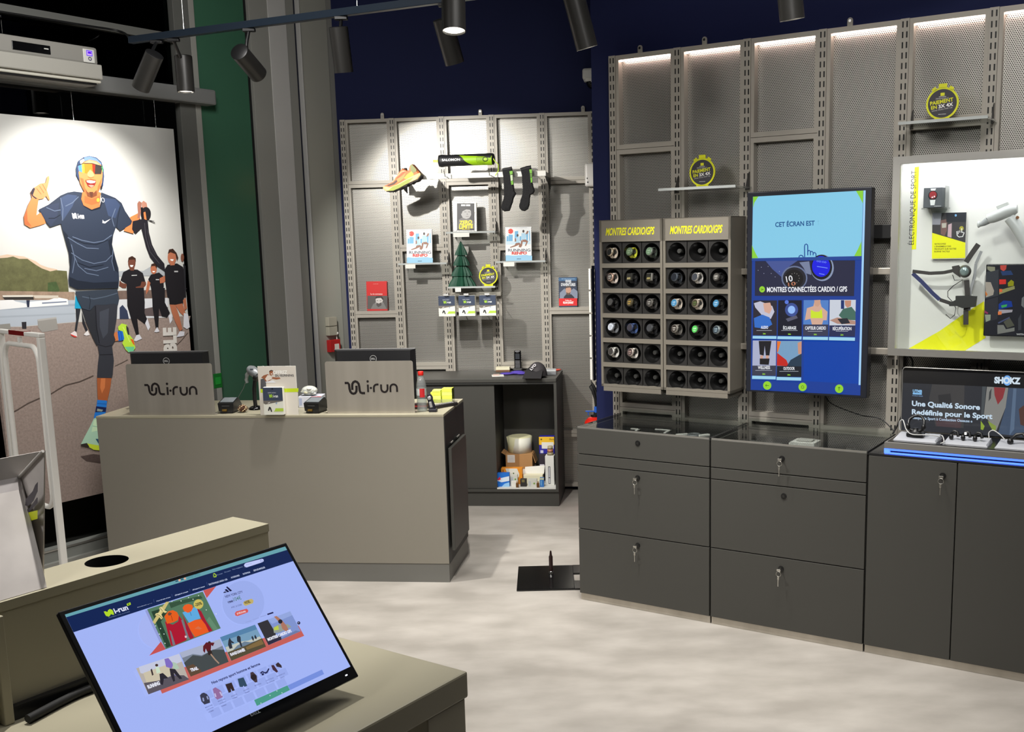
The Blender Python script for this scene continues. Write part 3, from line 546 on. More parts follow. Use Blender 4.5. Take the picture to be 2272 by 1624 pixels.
for q in ([(0.0343,0.2597),(0.1484,0.2617),(0.1478,0.2488),(0.0337,0.2473)], [(0.1531,0.2612),(0.2655,0.2631),(0.265,0.2498),(0.1519,0.2483)], [(0.2713,0.2627),(0.3859,0.2648),(0.3855,0.251),(0.2709,0.2494)], [(0.3903,0.2649),(0.505,0.2658),(0.5047,0.2516),(0.39,0.2505)], [(0.0331,0.0757),(0.1472,0.078),(0.1467,0.0637),(0.0326,0.0605)], [(0.1513,0.0756),(0.2664,0.0788),(0.266,0.0646),(0.1508,0.0613)]): a.poly(q, (160, 214, 240))
for s_, q in (('AUDIO', [(0.0737,0.2931),(0.1083,0.294),(0.0736,0.3061)]), ('ÉCLAIRAGE', [(0.1793,0.2933),(0.2401,0.2948),(0.1792,0.3067)]), ('CAPTEUR CARDIO', [(0.2812,0.2946),(0.3757,0.297),(0.281,0.3085)]), ('RÉCUPÉRATION', [(0.4062,0.2953),(0.4888,0.2974),(0.4059,0.309)]), ('WELLNESS', [(0.0611,0.1079),(0.1198,0.1106),(0.061,0.1216)]), ('OUTDOOR', [(0.1831,0.1096),(0.2363,0.112),(0.1829,0.1225)])): a.text(s_, q, (236, 238, 244), 0.03)
for q in ([(0.0526,0.2848),(0.1259,0.2868)], [(0.1708,0.2879),(0.2467,0.2899)], [(0.2937,0.2873),(0.3599,0.2891)], [(0.4202,0.2907),(0.474,0.2921)], [(0.0488,0.1008),(0.1293,0.1045)], [(0.1644,0.1022),(0.2535,0.1064)]): a.line(q, 0.0016, (196, 202, 214))
for q in ([(0.0841,0.2689),(0.097,0.2692)], [(0.2029,0.2703),(0.2161,0.2706)], [(0.3218,0.2723),(0.3353,0.2727)], [(0.4413,0.2739),(0.4544,0.2742)], [(0.0833,0.084),(0.0969,0.0847)], [(0.2028,0.086),(0.2168,0.0866)]): a.text('>', [q[0], q[1], (q[0][0], q[0][1] + 0.006)], LM, 0.03); a.line(q, 0.002, LM)
for q, g in (([(0.1267,0.0352),(0.1263,0.0308),(0.1249,0.0266),(0.1226,0.0228),(0.1195,0.0195),(0.1158,0.0169),(0.1116,0.0153),(0.1072,0.0145),(0.1028,0.0148),(0.0986,0.016),(0.0948,0.0181),(0.0917,0.0211),(0.0893,0.0247),(0.0878,0.0287),(0.0872,0.0331),(0.0877,0.0375),(0.0891,0.0417),(0.0914,0.0456),(0.0945,0.0489),(0.0983,0.0514),(0.1024,0.0531),(0.1068,0.0538),(0.1112,0.0535),(0.1154,0.0523),(0.1192,0.0502),(0.1223,0.0472),(0.1247,0.0436),(0.1262,0.0396)], '<'), ([(0.2933,0.0378),(0.2929,0.0335),(0.2916,0.0294),(0.2894,0.0256),(0.2864,0.0224),(0.2829,0.0199),(0.2789,0.0182),(0.2747,0.0175),(0.2704,0.0177),(0.2663,0.0189),(0.2627,0.021),(0.2596,0.0239),(0.2573,0.0275),(0.2558,0.0315),(0.2553,0.0357),(0.2557,0.0401),(0.257,0.0442),(0.2592,0.048),(0.2622,0.0512),(0.2658,0.0537),(0.2698,0.0553),(0.274,0.0561),(0.2783,0.0558),(0.2823,0.0546),(0.2859,0.0525),(0.289,0.0496),(0.2913,0.0461),(0.2928,0.0421)], 'o'), ([(0.459,0.0387),(0.4587,0.0345),(0.4574,0.0304),(0.4553,0.0267),(0.4525,0.0235),(0.449,0.0211),(0.4452,0.0195),(0.4411,0.0188),(0.437,0.019),(0.4331,0.0202),(0.4296,0.0222),(0.4266,0.0251),(0.4243,0.0285),(0.4229,0.0325),(0.4223,0.0367),(0.4227,0.0409),(0.424,0.045),(0.4261,0.0487),(0.429,0.0519),(0.4324,0.0543),(0.4362,0.0559),(0.4403,0.0566),(0.4444,0.0564),(0.4483,0.0552),(0.4518,0.0531),(0.4548,0.0503),(0.457,0.0468),(0.4585,0.0429)], '^')):
    a.poly(q, LM); cx = sum(p[0] for p in q) / 28; cz = sum(p[1] for p in q) / 28
    if g == '<': a.line([(cx + 0.008, cz), (cx - 0.008, cz)], 0.002, (30, 60, 20)); a.line([(cx - 0.003, cz + 0.005), (cx - 0.008, cz), (cx - 0.003, cz - 0.005)], 0.002, (30, 60, 20))
    if g == 'o': a.line([(cx - 0.006, cz + 0.001), (cx, cz + 0.007), (cx + 0.006, cz + 0.001), (cx + 0.005, cz - 0.006), (cx - 0.005, cz - 0.006), (cx - 0.006, cz + 0.001)], 0.0018, (30, 60, 20))
    if g == '^': a.line([(cx, cz - 0.008), (cx, cz + 0.008)], 0.002, (30, 60, 20)); a.line([(cx - 0.005, cz + 0.003), (cx, cz + 0.008), (cx + 0.005, cz + 0.003)], 0.002, (30, 60, 20))
a.obj('screen', t)

# ------------------------------------------------------------------ lit display case
t = thing('display_case', 'wide glass fronted display case with steel frame and white back on the right wall', 'display case', RF, 1.387, -0.30, 1.235)
W, H = 0.715, 0.83; f = 0.03
fm = MB()
fm.box(0, f, 0, 0.02, 0, H, ALU).box(W - f, W, 0, 0.02, 0, H, ALU).box(f, W - f, 0, 0.02, 0, f, ALU).box(f, W - f, 0, 0.02, H - f, H, ALU)
fm.box(0, 0.004, 0.02, 0.15, 0, H, ALU).box(W - 0.004, W, 0.02, 0.15, 0, H, ALU).box(0.004, W - 0.004, 0.02, 0.15, 0, 0.004, ALU).box(0.004, W - 0.004, 0.02, 0.15, H - 0.004, H, ALU); fm.obj('frame', t)
MB().box(0.004, 0.01, 0.02, 0.13, 0.004, H - 0.004, WHITE).box(W - 0.01, W - 0.004, 0.02, 0.13, 0.004, H - 0.004, WHITE).box(0.01, W - 0.01, 0.02, 0.13, 0.004, 0.01, WHITE).box(0.01, W - 0.01, 0.02, 0.13, H - 0.01, H - 0.004, WHITE).obj('lining', t)
bp = MB().box(0.004, W - 0.004, 0.122, 0.13, 0.004, H - 0.004, WHITE).obj('back_panel', t)
a = Art(INK, 0.1215)
a.poly([(0.0593,0.791),(0.0775,0.7929),(0.0761,0.4466),(0.0575,0.4457)], (236, 236, 30)); a.text('ÉLECTRONIQUE DE SPORT', [(0.0656,0.4661),(0.0672,0.7762),(0.0446,0.4677)], (62, 60, 64), 0.0)
a.poly([(0.0441,0.0105),(0.1856,0.0997),(0.279,0.1726),(0.3596,0.2289),(0.3714,0.0755),(0.2752,0.0076)], (232, 232, 32))
a.obj('print', bp)
MB().box(f, W - f, 0.022, 0.034, H - 0.018, H - 0.011, M('case_light', (250, 250, 255), 0.5, 0, 70.0)).obj('light_strip', t)
MB().box(f - 0.004, W - f + 0.004, 0.008, 0.012, f - 0.004, H - f + 0.004, glassy('case_glass', (246, 248, 248), 0.01, 1.3)).obj('glass', t)
# things inside the case
t = thing('watch_box', 'grey boxed watch on a clear holder at the top of the display case', 'box', RF, 1.387 + 0.155, -0.355, 1.235 + 0.618)
MB().box(-0.040, 0.036, 0, 0.055, 0, 0.082, M('box_grey', (84, 88, 92), 0.5), 0.002).obj('carton', t)
MB().box(-0.046, 0.056, -0.004, 0.064, -0.006, 0, ACRYL).box(0.046, 0.05, -0.004, 0.064, 0, 0.088, ACRYL).prism([(-0.02, -0.006), (0.045, -0.006), (0.025, -0.045), (-0.005, -0.045)], 0.05, 0.062, ACRYL).obj('clear_holder', t)
a = Art(INK, -0.0005); a.disc(-0.002, 0.050, 0.019, (30, 28, 30)); a.disc(-0.002, 0.052, 0.015, (150, 46, 50)); a.poly([(0.0, 0.043), (0.004, 0.050), (0.008, 0.043)], (236, 236, 236)); a.poly([(-0.008, 0.040), (-0.004, 0.047), (0.0, 0.040)], (236, 236, 236))
a.poly([(-0.013, 0.032), (0.009, 0.032), (0.006, 0.010), (-0.010, 0.010)], (226, 228, 226)); a.poly([(-0.010, 0.070), (0.007, 0.070), (0.010, 0.078), (-0.012, 0.078)], (226, 228, 226)); a.at('VENU', 0.004, 0.004, 0.028, 0.004, (226, 228, 226)); a.obj('print', t)
a = Art(INK, -0.002); a.mb.box([(0.1428,0.5971)][0][0], [(0.2791,0.5957)][0][0], -0.0015, 0.003, [(0.1463,0.4098)][0][1] - 0.005, [(0.1428,0.5971)][0][1], PAPER)
a.poly([(0.1422,0.5971),(0.2791,0.5957),(0.279,0.4715),(0.1438,0.5149)], (66, 64, 66)); a.poly([(0.1422,0.5971),(0.1797,0.5965),(0.1756,0.5477),(0.1427,0.5486)], (150, 150, 160)); a.poly([(0.1764,0.5656),(0.2039,0.5708),(0.2028,0.5201),(0.1948,0.5009),(0.1793,0.5081)], (120, 92, 88)); a.poly([(0.1812,0.5535),(0.2001,0.5545),(0.1994,0.5352),(0.1834,0.5341)], (188, 184, 172)); a.poly([(0.2076,0.5469),(0.2219,0.5524),(0.2227,0.4929),(0.2065,0.4977)], (196, 168, 174)); a.poly([(0.1971,0.5962),(0.2777,0.5951),(0.2786,0.5568),(0.2,0.5575)], (44, 46, 52)); a.poly([(0.2409,0.5845),(0.2408,0.5834),(0.2405,0.5823),(0.2401,0.5814),(0.2394,0.5806),(0.2386,0.58),(0.2377,0.5797),(0.2368,0.5796),(0.2358,0.5797),(0.2349,0.5801),(0.234,0.5808),(0.2333,0.5816),(0.2328,0.5826),(0.2324,0.5836),(0.2323,0.5848),(0.2323,0.5859),(0.2326,0.5869),(0.2331,0.5879),(0.2337,0.5886),(0.2345,0.5892),(0.2354,0.5896),(0.2364,0.5897),(0.2374,0.5895),(0.2383,0.5891),(0.2391,0.5885),(0.2398,0.5877),(0.2404,0.5867),(0.2407,0.5856)], (120, 170, 220))
a.poly([(0.2702,0.5304),(0.27,0.5284),(0.2695,0.5266),(0.2685,0.5249),(0.2672,0.5235),(0.2656,0.5225),(0.2638,0.5219),(0.2619,0.5217),(0.26,0.522),(0.2581,0.5227),(0.2565,0.5238),(0.2551,0.5252),(0.254,0.527),(0.2533,0.5289),(0.253,0.5308),(0.2531,0.5328),(0.2537,0.5347),(0.2546,0.5363),(0.2559,0.5377),(0.2575,0.5387),(0.2593,0.5393),(0.2612,0.5395),(0.2632,0.5393),(0.265,0.5385),(0.2667,0.5374),(0.2681,0.536),(0.2692,0.5343),(0.2699,0.5324)], (170, 164, 60)); a.line([(0.2433,0.5192),(0.2455,0.5013),(0.2529,0.4952),(0.2672,0.4964),(0.2729,0.5126),(0.2651,0.5142)], 0.0035, (236, 236, 236)); a.line([(0.2631,0.5128),(0.2624,0.5306)], 0.0035, (236, 236, 236)); a.line([(0.2495,0.5072),(0.249,0.5206)], 0.003, (236, 236, 236)); a.line([(0.2557,0.513),(0.2553,0.5225)], 0.003, (236, 236, 236))
a.poly([(0.1438,0.5149),(0.279,0.4715),(0.2809,0.4084),(0.1464,0.4068)], (236, 236, 36)); 
for i, s_ in enumerate(('RETROUVEZ', "L'ENSEMBLE DES", 'PRODUITS SUR NOTRE', 'BORNE TACTILE')):
    x0 = [(0.1559,0.4647)][0][0]; z0 = [(0.1559,0.4647)][0][1] - i * 0.0105; a.at(s_, x0, z0, (0.046, 0.067, 0.088, 0.062)[i], 0.0062, (76, 76, 30), 0.02)
single(a.mb, 'leaflet', 'small yellow and dark leaflet fixed below the boxed watch in the display case', 'leaflet', RF, 1.387, -0.408, 1.235)
# head torch hanging on its straps
t = thing('head_torch', 'head torch with dark straps pinned to the back of the display case', 'head torch', RF, 1.387, -0.36, 1.235)
DS = M('strap_dark', (58, 54, 52), 0.7); DB = M('strap_blue', (46, 52, 96), 0.7)
def band(P, w, mat, y0=0.0): 
    m = Art(INK, y0); n = len(P); vs = []
    mb = MB()
    for i in range(n - 1):
        (x0, z0), (x1, z1) = P[i], P[i + 1]; dx, dz = x1 - x0, z1 - z0; L_ = math.hypot(dx, dz) or 1; ox, oz = -dz / L_ * w / 2, dx / L_ * w / 2
        mb.prism([(x0 + ox, z0 + oz), (x1 + ox, z1 + oz), (x1 - ox, z1 - oz), (x0 - ox, z0 - oz)], y0, y0 + 0.002, mat)
    return mb
band([(0.0791,0.3556),(0.1507,0.3466),(0.2068,0.3494),(0.2399,0.3567),(0.2725,0.3692)], 0.014, DS).obj('strap', t); band([(0.0794,0.3468),(0.1177,0.3117),(0.1649,0.2624),(0.194,0.2364)], 0.016, DB, 0.001).obj('strap', t); band([(0.194,0.2364),(0.2449,0.2196)], 0.015, DS, 0.002).obj('strap', t)
band([(0.2935,0.3918),(0.314,0.4256),(0.3394,0.4647)], 0.021, DS).obj('strap', t); band([(0.3513,0.4364),(0.3318,0.3858),(0.3284,0.3348),(0.3145,0.2721),(0.3122,0.1917)], 0.011, M('strap_pale', (150, 150, 152), 0.6), 0.004).obj('strap', t); band([(0.2991,0.3177),(0.3054,0.2548),(0.3013,0.1916),(0.3035,0.1339)], 0.020, DS, -0.002).obj('strap', t)
hx, hz = [(0.2922,0.3548)][0]
MB().lathe([(0.024, 0), (0.026, 0.012), (0.020, 0.020)], M('torch_body', (74, 74, 70), 0.4), (hx, 0, hz), (0, -1, 0)).prism([(0.2392,0.3751),(0.2666,0.3806),(0.274,0.3292),(0.2457,0.3492)], -0.006, 0.004, DS).obj('lamp_housing', t)
MB().lathe([(0.018, 0), (0.015, 0.004), (0.006, 0.006)], M('torch_lens', (150, 168, 166), 0.15, 0.4), (hx, -0.019, hz), (0, -1, 0)).obj('lens', t)
MB().prism([(0.2337,0.2224),(0.2609,0.2371),(0.2603,0.2533),(0.3152,0.2549),(0.3425,0.2523),(0.3388,0.2094),(0.2898,0.2029),(0.2674,0.2112),(0.2369,0.2108)], -0.014, 0.008, M('battery_pack', (52, 52, 50), 0.5)).obj('battery_pack', t)
MB().tube([(x, -0.004 - 0.003 * math.sin(i), z) for i, (x, z) in enumerate([(0.2432,0.3406),(0.2524,0.3177),(0.2853,0.3206),(0.2477,0.2947),(0.2263,0.2715),(0.2272,0.2484),(0.2445,0.2312),(0.2622,0.2025),(0.2578,0.1735),(0.2416,0.1586),(0.2214,0.1757)])], 0.0016, BLACK).obj('cable', t)
# massage gun
t = thing('massage_gun', 'white massage gun mounted at the right of the display case', 'massage gun', RF, 1.387, -0.34, 1.235)
WP = M('gun_white', (206, 208, 206), 0.35)
def xz(P, y=0.0): return [(x, y, z) for x, z in P]
MB().tube(xz([(0.3755,0.5656),(0.3922,0.5696),(0.417,0.5798),(0.4456,0.5921),(0.4701,0.6),(0.4845,0.6017)]), [0.019, 0.022, 0.0235, 0.0235, 0.023, 0.016], WP, 18).obj('barrel', t)
MB().tube(xz([(0.4571,0.5676),(0.4811,0.5385),(0.5078,0.4941),(0.526,0.4566)], 0.0), [0.022, 0.024, 0.023, 0.021], WP, 18).obj('handle', t)
MB().tube(xz([(0.3425,0.5399),(0.3592,0.5484),(0.3758,0.559)]), [0.006, 0.012, 0.015], M('gun_grey', (160, 162, 162), 0.4), 14).ball(([(0.3413,0.5444)][0][0], 0, [(0.3413,0.5444)][0][1]), (0.007, 0.012, 0.014), WP).obj('massage_head', t)
MB().prism([(0.4061,0.6131),(0.4482,0.6291),(0.4517,0.6202),(0.4373,0.5923),(0.4119,0.6019)], -0.012, 0.012, ACRYL).obj('clear_clamp', t)
MB().lathe([(0.006, 0), (0.006, 0.008)], M('copper_ring', (196, 140, 104), 0.3, 0.7), ([(0.4891,0.5678)][0][0], -0.012, [(0.4891,0.5678)][0][1]), (0, -1, 0)).obj('button', t)
# dark panel in the case, its reflections of shoe shelves painted as ink
t = thing('dark_panel', 'dark glossy panel with painted-on shoe shelf reflections at the lower right of the display case', 'panel', RF, 1.387, -0.38, 1.235)
c0 = [(0.369,0.3827)][0]; c1 = [(0.368,0.087)][0]
MB().box(c0[0], 0.69, 0, 0.012, c1[1], c0[1], GBLACK, 0.004).obj('panel', t)
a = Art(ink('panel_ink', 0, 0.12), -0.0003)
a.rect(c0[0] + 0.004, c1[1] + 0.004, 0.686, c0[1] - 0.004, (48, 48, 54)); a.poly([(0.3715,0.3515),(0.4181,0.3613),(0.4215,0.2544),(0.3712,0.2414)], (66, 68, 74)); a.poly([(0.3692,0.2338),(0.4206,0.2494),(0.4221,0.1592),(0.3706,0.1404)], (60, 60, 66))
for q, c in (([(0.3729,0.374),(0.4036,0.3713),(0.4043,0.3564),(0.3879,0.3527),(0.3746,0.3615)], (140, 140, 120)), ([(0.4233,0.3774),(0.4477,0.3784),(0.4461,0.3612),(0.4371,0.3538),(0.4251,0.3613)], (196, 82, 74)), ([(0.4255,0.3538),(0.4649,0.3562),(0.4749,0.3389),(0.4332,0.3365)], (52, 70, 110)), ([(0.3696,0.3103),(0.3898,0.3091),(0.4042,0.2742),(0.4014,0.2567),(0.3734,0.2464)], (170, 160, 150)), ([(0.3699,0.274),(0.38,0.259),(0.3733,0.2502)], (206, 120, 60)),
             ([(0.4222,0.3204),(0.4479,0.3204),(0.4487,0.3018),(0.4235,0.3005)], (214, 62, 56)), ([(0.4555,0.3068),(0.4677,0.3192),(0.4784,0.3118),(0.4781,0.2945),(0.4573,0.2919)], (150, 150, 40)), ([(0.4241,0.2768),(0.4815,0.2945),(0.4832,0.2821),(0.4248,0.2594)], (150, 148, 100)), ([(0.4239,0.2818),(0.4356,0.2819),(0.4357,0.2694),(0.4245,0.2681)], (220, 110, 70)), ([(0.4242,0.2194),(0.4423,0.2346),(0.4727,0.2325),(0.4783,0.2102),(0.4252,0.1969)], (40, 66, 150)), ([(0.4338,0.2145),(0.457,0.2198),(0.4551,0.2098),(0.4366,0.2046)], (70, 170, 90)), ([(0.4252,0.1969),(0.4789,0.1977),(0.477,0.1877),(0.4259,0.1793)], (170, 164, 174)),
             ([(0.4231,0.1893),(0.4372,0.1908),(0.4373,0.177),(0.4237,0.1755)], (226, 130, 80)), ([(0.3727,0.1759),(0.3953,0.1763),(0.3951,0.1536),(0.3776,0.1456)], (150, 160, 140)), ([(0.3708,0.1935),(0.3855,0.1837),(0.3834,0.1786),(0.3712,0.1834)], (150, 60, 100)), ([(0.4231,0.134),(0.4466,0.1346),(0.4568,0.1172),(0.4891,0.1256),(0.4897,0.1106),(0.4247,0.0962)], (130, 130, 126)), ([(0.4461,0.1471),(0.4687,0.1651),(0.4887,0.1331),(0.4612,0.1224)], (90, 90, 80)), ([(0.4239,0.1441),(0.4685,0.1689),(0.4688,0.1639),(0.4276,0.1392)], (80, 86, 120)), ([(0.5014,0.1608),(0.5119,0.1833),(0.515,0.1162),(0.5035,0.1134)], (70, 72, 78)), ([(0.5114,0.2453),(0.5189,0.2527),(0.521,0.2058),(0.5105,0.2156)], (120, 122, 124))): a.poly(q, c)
a.text('WITHINGS', [[(0.4974,0.0945)][0], ([(0.4974,0.0945)][0][0] + 0.056, [(0.4974,0.0945)][0][1]), [(0.4971,0.1013)][0]], (214, 214, 214), 0.03); a.obj('print', t)

# ------------------------------------------------------------------ charcoal cabinets along the right wall
LOCKM = M('lock_black', (20, 20, 20), 0.35)
def lock(parent, x, z, nm='lock'):
    return MB().cyl((x, 0.001, z), (x, -0.004, z), 0.013, 0.012, LOCKM, 22).cyl((x, -0.004, z), (x, -0.006, z), 0.006, 0.006, M('lock_core', (60, 60, 58), 0.3, 0.6), 14).obj(nm, parent)
def drawer_cabinet(label, u, w, locks):
    t = thing('drawer_cabinet', label, 'cabinet', RF, u, 0, 0)
    b = MB(); D = 0.42
    b.box(0, 0.016, 0.02, D, 0.035, 0.855, CAB).box(w - 0.016, w, 0.02, D, 0.035, 0.855, CAB).box(0.016, w - 0.016, 0.02, D, 0.035, 0.05, CAB).box(0.016, w - 0.016, D - 0.012, D, 0.05, 0.855, CABD).box(0.016, w - 0.016, 0.02, D - 0.012, 0.797, 0.812, M('vitrine_bed', (30, 30, 31), 0.6))
    b.obj('carcass', t)
    MB().box(0.002, w - 0.002, 0.012, D, 0, 0.034, BRUSH).obj('plinth', t)
    for nm, z0, z1, lk in (('vitrine_front', 0.7385, 0.862, locks[0]), ('panel_strip', 0.685, 0.7345, None), ('drawer', 0.3665, 0.681, locks[1]), ('drawer', 0.037, 0.3625, locks[2])):
        o = MB().box(0.002, w - 0.002, 0, 0.019, z0, z1, CAB, 0.0015).obj(nm, t)
        if lk: lock(o, lk[0], lk[1])
    MB().box(0.004, w - 0.004, 0.004, D + 0.02, 0.8625, 0.869, GLASS).box(0.004, w - 0.004, D + 0.012, D + 0.02, 0.869, 0.893, GLASS).obj('glass_top', t)
    MB().box(0.004, w - 0.004, 0.002, 0.0045, 0.862, 0.8695, ALU).box(0.0, 0.004, 0.004, D + 0.02, 0.855, 0.869, CABD).box(w - 0.004, w, 0.004, D + 0.02, 0.855, 0.869, CABD).obj('glass_edge', t)
    return t
drawer_cabinet('charcoal drawer cabinet with glass top at the left end of the right wall', 0.0, 0.694, ((0.332, 0.815), (0.330, 0.650), (0.327, 0.323)))
drawer_cabinet('charcoal drawer cabinet with glass top under the touch screen', 0.698, 0.698, ((0.333, 0.806), (0.343, 0.642), (0.335, 0.315)))
t = thing('door_cabinet', 'charcoal two door cabinet under the headphone display', 'cabinet', RF, 1.40, 0, 0)
MB().box(0, 0.70, 0.02, 0.42, 0.035, 0.855, CAB).obj('carcass', t); MB().box(0.002, 0.698, 0.012, 0.42, 0, 0.034, BRUSH).obj('plinth', t)
MB().box(0, 0.70, 0.0, 0.44, 0.856, 0.864, M('dark_glass_top', (40, 40, 40), 0.1, 0, 0, 0.6)).obj('top', t)
for x0, x1 in ((0.002, 0.348), (0.352, 0.698)):
    o = MB().box(x0, x1, 0, 0.019, 0.037, 0.854, CAB, 0.0015).obj('door', t)
    if x0 < 0.1: lock(o, 0.296, 0.798)
KEYM = M('key_steel', (190, 188, 180), 0.25, 0.9)
def key(u, z, label):
    m = MB(); m.box(-0.001, 0.001, -0.03, -0.006, -0.004, 0.004, KEYM); m.box(-0.009, 0.009, -0.031, -0.029, -0.004, 0.005, KEYM, 0.001)
    m.tube([(0.011 * math.sin(a), -0.031, -0.016 + 0.011 * math.cos(a)) for a in [2 * pi * k / 16 for k in range(16)]], 0.0011, KEYM, 6, True)
    m.box(-0.005, 0.003, -0.033, -0.031, -0.042, -0.026, KEYM, 0.001).box(-0.003, 0.0005, -0.033, -0.031, -0.072, -0.042, KEYM)
    single(m, 'key', label, 'key', RF, u, 0, z, 0, 'keys left in the cabinet locks')
key(0.330, 0.650, 'key on a ring in the upper drawer of the left drawer cabinet'); key(0.327, 0.323, 'key on a ring in the bottom drawer of the left drawer cabinet')
key(1.031, 0.806, 'key on a ring in the glass top front of the cabinet under the touch screen'); key(1.033, 0.315, 'key on a ring in the bottom drawer of the cabinet under the touch screen'); key(1.696, 0.798, 'key on a ring in the tall door of the two door cabinet')
# things under the glass
def tag_(u, d, w, l, label, rz=0.0, frame=False):
    m = MB()
    if frame: m.box(-w / 2, w / 2, -l / 2, l / 2, 0, 0.006, BLACK, 0.001).box(-w / 2, w / 2, l / 2 - 0.012, l / 2, 0.006, 0.01, WHITE).box(w / 2 - 0.012, w / 2, -l / 2, l / 2, 0.006, 0.01, WHITE)
    else: m.box(-w / 2, w / 2, -l / 2, l / 2, 0, 0.012, WHITE, 0.003)
    single(m, 'price_tag', label, 'price tag', RF, u, d, 0.8125, rz, 'tags under the glass tops')
tag_(0.165, -0.28, 0.05, 0.05, 'white bent price tag, furthest left under the left glass top', 0.1, True); tag_(0.30, -0.30, 0.085, 0.085, 'dark price holder with white edge under the left glass top', 0.1, True)
tag_(0.432, -0.262, 0.014, 0.06, 'slim white price tag left of the ring under the left glass top', -0.7); tag_(0.535, -0.29, 0.02, 0.06, 'slim white price tag right of the ring under the left glass top', -0.6)
m = MB().tube([(0.026 * math.cos(2 * pi * k / 24), 0.03 * math.sin(2 * pi * k / 24), 0.008) for k in range(24)], 0.006, M('ring_grey', (120, 124, 126), 0.4), 8, True); single(m, 'wristband', 'grey ring shaped band lying under the left glass top', 'wristband', RF, 0.49, -0.275, 0.8125)
t = thing('open_box', 'white open product box under the glass top below the touch screen', 'box', RF, 1.045, -0.26, 0.8125)
MB().box(-0.055, 0.055, -0.045, 0.05, 0, 0.028, WHITE, 0.002).obj('box', t); MB().box(-0.062, -0.055, -0.045, 0.05, 0.0, 0.022, PAPER).obj('flap', t); MB().box(-0.035, 0.035, -0.025, 0.03, 0.03, 0.034, M('box_insert', (190, 190, 184), 0.6), 0.001).obj('insert', t)
for u, lab in ((0.80, 'watch lying on a dark strap at the left under the middle glass top'), (1.25, 'watch lying on a dark strap at the right under the middle glass top')):
    t = thing('sports_watch', lab, 'watch', RF, u, -0.26, 0.8125, 0.1, 'watches lying under the glass')
    MB().lathe([(0.018, 0), (0.02, 0.004), (0.018, 0.014)], M('watch_steel', (150, 150, 146), 0.3, 0.7)).obj('case', t); MB().lathe([(0.0155, 0.014), (0.015, 0.0146)], GBLACK).obj('dial', t)
    MB().box(-0.10, -0.018, -0.010, 0.010, 0, 0.005, RUBBER, 0.001).box(0.018, 0.13, -0.010, 0.010, 0, 0.005, M('strap_grey2', (96, 92, 88), 0.6), 0.001).obj('strap', t)

# ------------------------------------------------------------------ headphone display
t = thing('display_plinth', 'low grey display plinth edged with a blue light on the right cabinets', 'display stand', RF, 1.462, -0.005, 0.8645)
MB().box(0, 0.62, 0.0, 0.27, 0.024, 0.05, M('plinth_grey', (110, 108, 104), 0.4), 0.002).box(0.01, 0.61, 0.02, 0.26, 0, 0.024, BLACK).obj('base', t)
BLUE = M('blue_light', (70, 110, 255), 0.5, 0, 2.2)
MB().box(0.0, 0.62, 0.004, 0.012, 0.001, 0.007, BLUE).box(0.0, 0.62, 0.014, 0.018, 0.013, 0.023, BLUE).box(-0.001, 0.02, 0.003, 0.02, 0.004, 0.022, BLUE).obj('light_strip', t)
MB().box(0.01, 0.61, 0.015, 0.255, 0.050, 0.053, GBLACK).obj('black_top', t)
t = thing('display_screen', 'wide black advertising screen with white headline behind the headphones', 'screen', RF, 1.455, -0.28, 0.918)
MB().box(0, 0.625, 0, 0.03, 0, 0.272, GBLACK, 0.004).obj('housing', t)
MB().tube([(0.004, -0.001, 0.0), (0.004, -0.001, 0.26), (0.008, -0.001, 0.269), (0.016, -0.001, 0.272), (0.621, -0.001, 0.272), (0.621, -0.001, 0.0)], 0.0022, ALU, 8).obj('rim', t)
a = Art(SCRL, -0.0004); a.mb.xf = Matrix.Translation((0, 0, -0.018))
a.poly([(-0.0012,0.2761),(0.6365,0.281),(0.6496,0.0239),(0.0027,0.0178)], (24, 24, 27)); a.poly([(0.0036,0.2223),(0.6393,0.2269),(0.6496,0.0246),(0.0046,0.018)], (52, 54, 60)); a.poly([(0.1261,0.2229),(0.2549,0.2246),(0.2587,0.0458),(0.1464,0.0456),(0.1155,0.1629)], (70, 69, 70)); a.poly([(0.1513,0.1782),(0.2008,0.1877),(0.2089,0.1358),(0.1591,0.1326)], (54, 54, 56)); a.poly([(0.1453,0.0787),(0.251,0.0862),(0.2464,0.0449),(0.1496,0.0458)], (82, 66, 70))
a.poly([(0.3245,0.2245),(0.3395,0.2247),(0.3332,0.0856),(0.3245,0.0784)], (78, 84, 88)); a.poly([(0.3425,0.2242),(0.424,0.2242),(0.4172,0.1429),(0.3859,0.0442),(0.3575,0.0809),(0.3354,0.1052)], (140, 140, 136)); a.poly([(0.3524,0.2029),(0.3606,0.2194),(0.3594,0.1777),(0.351,0.1643)], (70, 72, 74)); a.poly([(0.3694,0.2237),(0.4137,0.2236),(0.4053,0.1805),(0.3872,0.1531),(0.3731,0.1913)], (146, 58, 62)); a.poly([(0.4255,0.2237),(0.6393,0.2262),(0.6496,0.0246),(0.3924,0.0318),(0.4172,0.1429)], (72, 88, 112)); a.poly([(0.443,0.2234),(0.4547,0.2234),(0.4534,0.0558),(0.437,0.0289)], (96, 116, 142)); a.poly([(0.3243,0.0817),(0.3403,0.0601),(0.3349,0.0435),(0.3258,0.046)], (150, 176, 60)); a.poly([(0.3514,0.0836),(0.3851,0.0635),(0.383,0.0439),(0.3709,0.0463),(0.358,0.0679)], (140, 160, 70)); a.poly([(0.4672,0.1398),(0.4856,0.1569),(0.5188,0.1495),(0.5272,0.0932),(0.4995,0.0689),(0.4759,0.0767)], (88, 62, 56))
